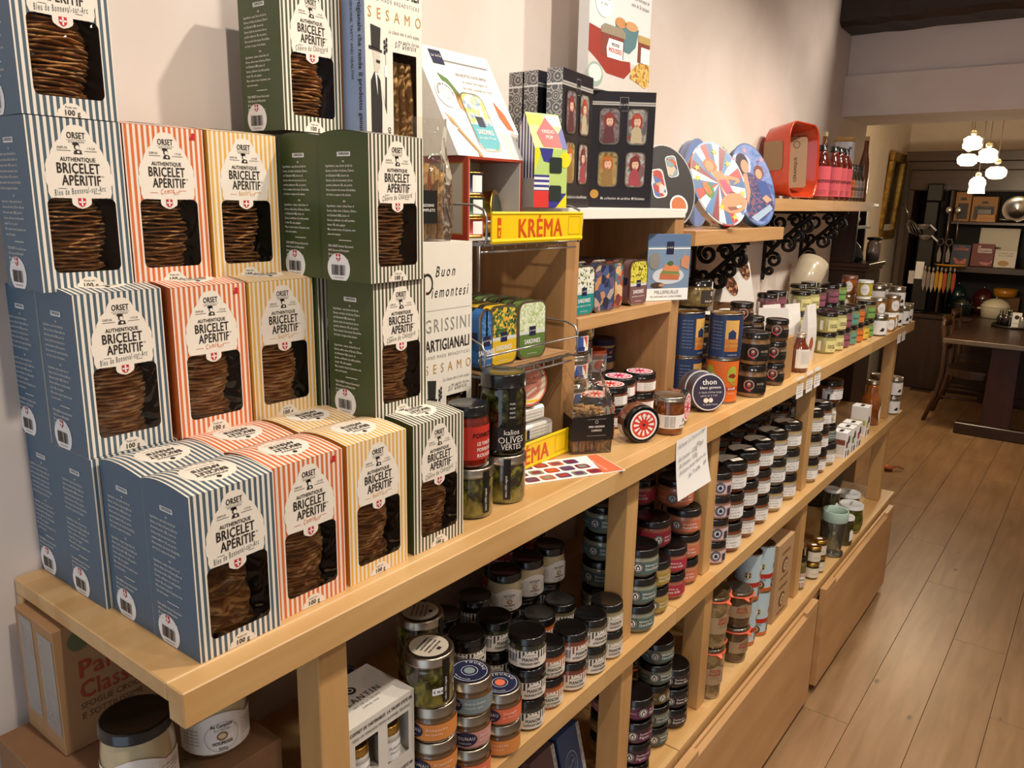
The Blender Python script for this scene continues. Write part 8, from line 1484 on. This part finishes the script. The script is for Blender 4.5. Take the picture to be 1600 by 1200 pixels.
# ================================================================== pendant cluster
t = thing('pendant_cluster', 'cluster of glowing glass pendant globes over the dining table', 'pendant lamp', (.21, 6.20, 2.9)); BULB = glow('lit_globe', '#ffe2ae', 9.0); GLP = film('lamp_glass', '#fff4dc', .35, .5, 30, .05, .12); CORD = mat('#3a2a1c', .6)
globes = ((.150, 2.185, 'round', .062, 0), (.127, 2.075, 'flat', .066, .04), (.262, 2.095, 'round', .062, -.05), (.319, 1.985, 'flat', .066, 0.02), (.219, 1.905, 'bell', .056, -.02))
for i, (x, z, kd, r, dy) in enumerate(globes):
    lx, lz = x-.21, z-2.9
    q = MB(); q.tube([(lx, dy, lz+r*.9), (lx, dy, -.001)], .0022, CORD, 5); obj('cord', q, t)
    prof = {'round': [(.018, .85), (.55, .75), (.95, .45), (.90, .1), (1.0, -.2), (.92, -.55), (.55, -.72), (.30, -.74)], 'flat': [(.15, .62), (.6, .58), (.95, .28), (1.0, 0), (.92, -.35), (.6, -.6), (.35, -.64)], 'bell': [(.10, .95), (.5, .85), (.85, .5), (.95, .1), (.85, -.3), (.92, -.8), (.95, -1.1), (.55, -1.12)]}[kd]
    q = MB(); q.lathe([(a*r, b*r) for a, b in prof], BULB, 24, c=(lx, dy, lz)); g = obj('lit_globe', q, t)
    q = MB(); q.lathe([(r*.10, 0), (r*.32, r*.12), (r*.36, r*.35), (r*.24, r*.55), (r*.05, r*.6)], GLP, 14, c=(lx, dy, lz+r*.85)); obj('glass_finial', q, g)
light('pendant_glow', 'POINT', (.22, 6.20, 1.78), 26, (1.0, 0.82, 0.58), shadow_soft_size=.12)
# ================================================================== dining table, chairs, cruet tray
t = thing('dining_table', 'dark brown trestle table with a worn metal edge in the dining room', 'table', (.52, 7.25, 0), R_(0)); TW, TL = .415, .75
q = MB(); q.box((-TW, -TL, .722), (TW, TL, .752), TABLEWOOD, .003); obj('table_top', q, t); q = MB(); q.box((-TW-.003, -TL-.006, .720), (TW+.003, -TL-.0005, .7535), mat('#8a7c6c', .4, metal=.6, var=.2, scale=30), .001); obj('metal_edge', q, t)
for s in (-1, 1):
    yy = -.64 if s < 0 else .64
    q = MB(); q.add([(-.09, yy-.03, .70), (.09, yy-.03, .70), (.10, yy-.03, .092), (-.10, yy-.03, .092), (-.09, yy+.03, .70), (.09, yy+.03, .70), (.10, yy+.03, .092), (-.10, yy+.03, .092)], [(3, 2, 1, 0), (4, 5, 6, 7), (0, 1, 5, 4), (1, 2, 6, 5), (2, 3, 7, 6), (3, 0, 4, 7)], wood('table_leg_wood', '#2e1510', '#4a241a', axis=2, grain=10, stretch=8)); obj('trestle', q, t)
    q = MB(); q.box((-.27, yy-.045, 0), (.27, yy+.045, .0915), DARKWOODX, .006); obj('foot', q, t); q = MB(); q.box((-.25, yy-.04, .7005), (.25, yy+.04, .7215), DARKWOODX, .003); obj('top_bar', q, t)
q = MB(); q.box((-.02, -.609, .30), (.02, .609, .38), DARKWOOD, .003); obj('stretcher', q, t)
def chair(x, y, lb):
    t = thing('bentwood_chair', lb, 'chair', (x, y, 0), 0, 'bentwood chairs'); 
    q = MB(); n = 20; pr = [(.20*(abs(math.cos(a))**.6)*(1 if math.cos(a) > 0 else -1), .205*(abs(math.sin(a))**.6)*(1 if math.sin(a) > 0 else -1)) for a in [2*PI*k/n for k in range(n)]]; q.prism(pr, lambda a, b, h=0: (a, b, .435+h), .024, CHAIRWOOD); obj('seat', q, t)
    q = MB(); q.prism([(u*.92, v*.92) for u, v in pr], lambda a, b, h=0: (a, b, .395+h), .0395, CHAIRWOOD); obj('seat_ring', q, t)
    for s in (-1, 1):
        q = MB(); q.tube([(-.30, s*.20, 0), (-.235, s*.190, .22), (-.205, s*.185, .42), (-.215, s*.185, .62), (-.245, s*.180, .80), (-.250, s*.165, .845)], [.016, .018, .020, .018, .016, .015], CHAIRWOOD, 8); obj('rear_leg', q, t)
        q = MB(); q.tube([(.185, s*.175, 0), (.170, s*.165, .20), (.155, s*.155, .395)], [.014, .017, .019], CHAIRWOOD, 8); obj('front_leg', q, t)
    q = MB(); n = 9; vs_ = []
    for k in range(n+1): u = -1+2*k/n; b = .035*(1-u*u); vs_ += [(-.243-b, u*.185, .775), (-.228-b, u*.185, .775), (-.235-b, u*.180, .865), (-.250-b, u*.180, .865)]
    q.add(vs_, [(4*k+j, 4*k+(j+1) % 4, 4*k+4+(j+1) % 4, 4*k+4+j) for k in range(n) for j in range(4)]+[(3, 2, 1, 0), (4*n, 4*n+1, 4*n+2, 4*n+3)], CHAIRWOOD, True); obj('top_rail', q, t)
    q = MB(); vs_ = []
    for k in range(n+1): u = -1+2*k/n; b = .020*(1-u*u); vs_ += [(-.215-b, u*.180, .58), (-.203-b, u*.180, .58), (-.207-b, u*.180, .64), (-.219-b, u*.180, .64)]
    q.add(vs_, [(4*k+j, 4*k+(j+1) % 4, 4*k+4+(j+1) % 4, 4*k+4+j) for k in range(n) for j in range(4)]+[(3, 2, 1, 0), (4*n, 4*n+1, 4*n+2, 4*n+3)], CHAIRWOOD, True); obj('back_slat', q, t)
    for s in (-1, 1): q = MB(); q.tube([(-.235, s*.188, .22), (.168, s*.164, .22)], .010, CHAIRWOOD, 6); obj('side_stretcher', q, t)
chair(.285, 7.035, 'brown bentwood chair at the near left side of the dining table'); chair(.265, 7.585, 'brown bentwood chair further along the left side of the dining table')
t = thing('cruet_tray', 'round dark tray on the dining table', 'tray', (.46, 7.62, .7525)); q = MB(); q.lathe([(.15, 0), (.165, .002), (.172, .018), (.168, .018), (.160, .006), (.0004, .005)], mat('#4a4540', .3, metal=.5), 30, cap=False); obj('tray', q, t)
jar_kind('cruet_b', 'cruet_bottle', .030, .135, .02, '#1a1210', mat('#4a4a4a', .3, metal=.8), .014, None, shape='bottle', lname='stopper'); jar_kind('cruet_s', 'salt_shaker', .025, .095, .02, '#8a8680', STEEL, .022, None)
for i, (dx, dy, k, lb) in enumerate(((-.10, -.04, 'cruet_b', 'dark cruet bottle at the left of the table tray'), (-.055, -.085, 'cruet_b', 'dark cruet bottle at the front of the table tray'), (-.03, .02, 'cruet_b', 'dark cruet bottle in the middle of the table tray'), (.06, -.07, 'cruet_s', 'steel-topped shaker on the table tray, right front'), (.10, .0, 'cruet_s', 'steel-topped shaker at the right rim of the table tray'))): place(k, .46+dx, 7.62+dy, .758, lb, 'cruet', 'cruets on the tray')
t = thing('menu_card', 'white menu card standing on the table tray', 'card', (.478, 7.560, .7580)); q = MB(); q.box((-.035, 0, 0), (.035, .003, .125), PURE); obj('card', q, t); q = MB(); S = lambda a, b, h=0: (a, -.0005, b); q.ellipse(0, .085, .018, .018, S, INK, 0, 14); q.rect(-.022, .03, .022, .034, S, GREYP); obj('print', q, t)
# ================================================================== utensil carousels on the dresser counter
t = thing('utensil_carousel', 'black column stand hung with steel utensils at the left of the dresser', 'display stand', (-.405, 8.22, .7404)); BK = mat('#0c0c0d', .35, coat=.2)
q = MB(); q.lathe([(.10, 0), (.105, .004), (.105, .014), (.03, .020)], BK, 24); obj('base', q, t); q = MB(); q.box((-.066, -.06, .0205), (.066, .06, .722), BK, .006); obj('column', q, t); q = MB(); q.box((-.045, -.06, .7225), (.066, .06, 1.055), BK, .006); obj('upper_column', q, t); q = MB(); q.box((-.048, -.072, 1.0555), (.092, .072, 1.220), BK, .012); obj('head', q, t)
q = MB(); q.box((-.060, -.0630, .325), (.012, -.0605, .490), PURE); obj('price_card', q, t); q = MB(); q.box((-.112, -.072, .275), (-.062, -.0695, .400), mat('#c8c4bc', .5)); obj('small_card', q, t)
def utensil(name, x, y, z, lb, build, cat='utensil', grp='utensils on the carousel', s=1.485):
    u = thing(name, lb, cat, (x, y, z), 0, grp); u.scale = (s, s, s)
    for nm, mb in build(): obj(nm, mb, u)
def spoon():
    a = MB(); a.tube([(0, 0, 0), (.006, 0, -.10), (.010, 0, -.16)], [.003, .004, .005], STEEL, 6); b = MB(); b.lathe([(.0004, -.026), (.016, -.020), (.022, -.002), (.018, .014), (.0004, .024)], STEEL, 14, c=(-.004, -.004, .022), fn=lambda p: (p[0], p[1]*.4, p[2])); return (('handle', a), ('bowl', b))
utensil('spoon', -.250, 8.20, 1.690, 'steel spoon hanging at the right of the black column, left one', spoon); utensil('spoon', -.170, 8.20, 1.690, 'steel spoon hanging at the right of the black column, right one', spoon)
def whisk():
    a = MB(); a.tube([(0, 0, 0), (-.05, 0, .09)], .006, STEEL, 6); b = MB()
    for k in range(6): w_ = PI*k/6; b.tube([(0, 0, 0), (.03*math.cos(w_)+.012, .03*math.sin(w_), -.04), (.035*math.cos(w_)+.04, .035*math.sin(w_), -.09), (.06, 0, -.115), (-.035*math.cos(w_)+.04, -.035*math.sin(w_), -.09), (-.03*math.cos(w_)+.012, -.03*math.sin(w_), -.04), (0, 0, 0)], .0012, STEEL, 4)
    return (('handle', a), ('wires', b))
utensil('whisk', -.560, 8.10, 1.640, 'steel whisk at the left front of the black column', whisk)
def ladle():
    a = MB(); a.lathe([(.0004, -.03), (.022, -.024), (.036, -.004), (.038, .008), (.035, .008), (.020, -.018), (.0004, -.024)], film('ladle_glass', '#e8e0d8', .4, .1, 20, .05, .12), 18, cap=False); b = MB(); b.tube([(.036, 0, .004), (.075, 0, -.03)], .006, mat('#e8e4de', .4), 6); return (('cup', a), ('handle', b))
utensil('strainer', -.430, 8.095, 1.575, 'round clear strainer on the front of the black column', ladle); utensil('strainer', -.405, 8.092, 1.475, 'second strainer with a pale handle on the black column', ladle)
for i, (hx, nm) in enumerate((('#3a3836', 'left'), ('#4a4846', 'right'))): utensil('scissors', -.285+.075*i, 8.19, 1.385, 'pair of dark scissors right of the black column, %s one' % nm, lambda hx=hx: (('blades', MB().prism([(0, 0), (.014, -.05), (.012, -.10), (-.006, -.10), (-.010, -.05)], lambda u, v, h=0: (u, -h, v), .006, mat('#8a8680', .3, metal=.7))), ('handles', MB().tube([(.0, -.003, .002), (.02, -.003, .02), (.012, -.003, .045), (-.012, -.003, .045), (-.02, -.003, .02)], .005, mat(hx, .4), 6, True))), 'scissors')
t = thing('knife_carousel', 'yellow-topped knife carousel standing on the dresser counter', 'display stand', (-.170, 8.175, .7404)); q = MB(); q.lathe([(.07, 0), (.075, .004), (.075, .012), (.02, .018)], BK, 20); obj('base', q, t); q = MB(); q.lathe([(.012, .0185), (.012, .460)], BK, 10); obj('pole', q, t); q = MB(); q.lathe([(.05, .4605), (.11, .462), (.140, .472), (.136, .478), (.0004, .474)], mat('#d0941c', .3, coat=.4), 30, fn=lambda p: (p[0], p[1]*.5, p[2])); obj('yellow_disc', q, t)
def knife(hexc):
    def f():
        a = MB(); a.prism([(0, 0), (.012, -.02), (.012, -.10), (.002, -.140), (-.008, -.10), (-.008, -.02)], lambda u, v, h=0: (u, -h, v), .006, mat(hexc, .35)); b = MB(); b.box((-.004, -.006, .0005), (.006, 0, .022), STEEL); return (('handle', a), ('hook', b))
    return f
for i, (hx, nm) in enumerate((('#9a8c80', 'silver-handled'), ('#8a7c70', 'grey-handled'), ('#a89a8c', 'pale-handled'), ('#b8862a', 'ochre-handled'), ('#c89a34', 'yellow-handled'), ('#b04a24', 'orange-handled'), ('#6a7434', 'olive-handled'), ('#a8382c', 'red-handled'))): utensil('knife', -.370+.036*i, 8.085+.004*abs(i-5), 1.165-.006*(i % 3), '%s knife hanging low in front of the dresser' % nm, knife(hx), 'knife', 'knives on the carousel')
CPR = mat('#b06a44', .3, metal=.8); t = thing('copper_scoop', 'small copper scoop lying on the floor beyond the counter end', 'scoop', (.065, 5.235, .0004), R_(30)); q = MB(); q.lathe([(.012, 0), (.028, .006), (.034, .028), (.031, .028), (.024, .008), (.0004, .004)], CPR, 18, cap=False); obj('bowl', q, t); q = MB(); q.tube([(.030, 0, .024), (.060, 0, .030), (.100, 0, .016)], .005, CPR, 6); obj('handle', q, t)
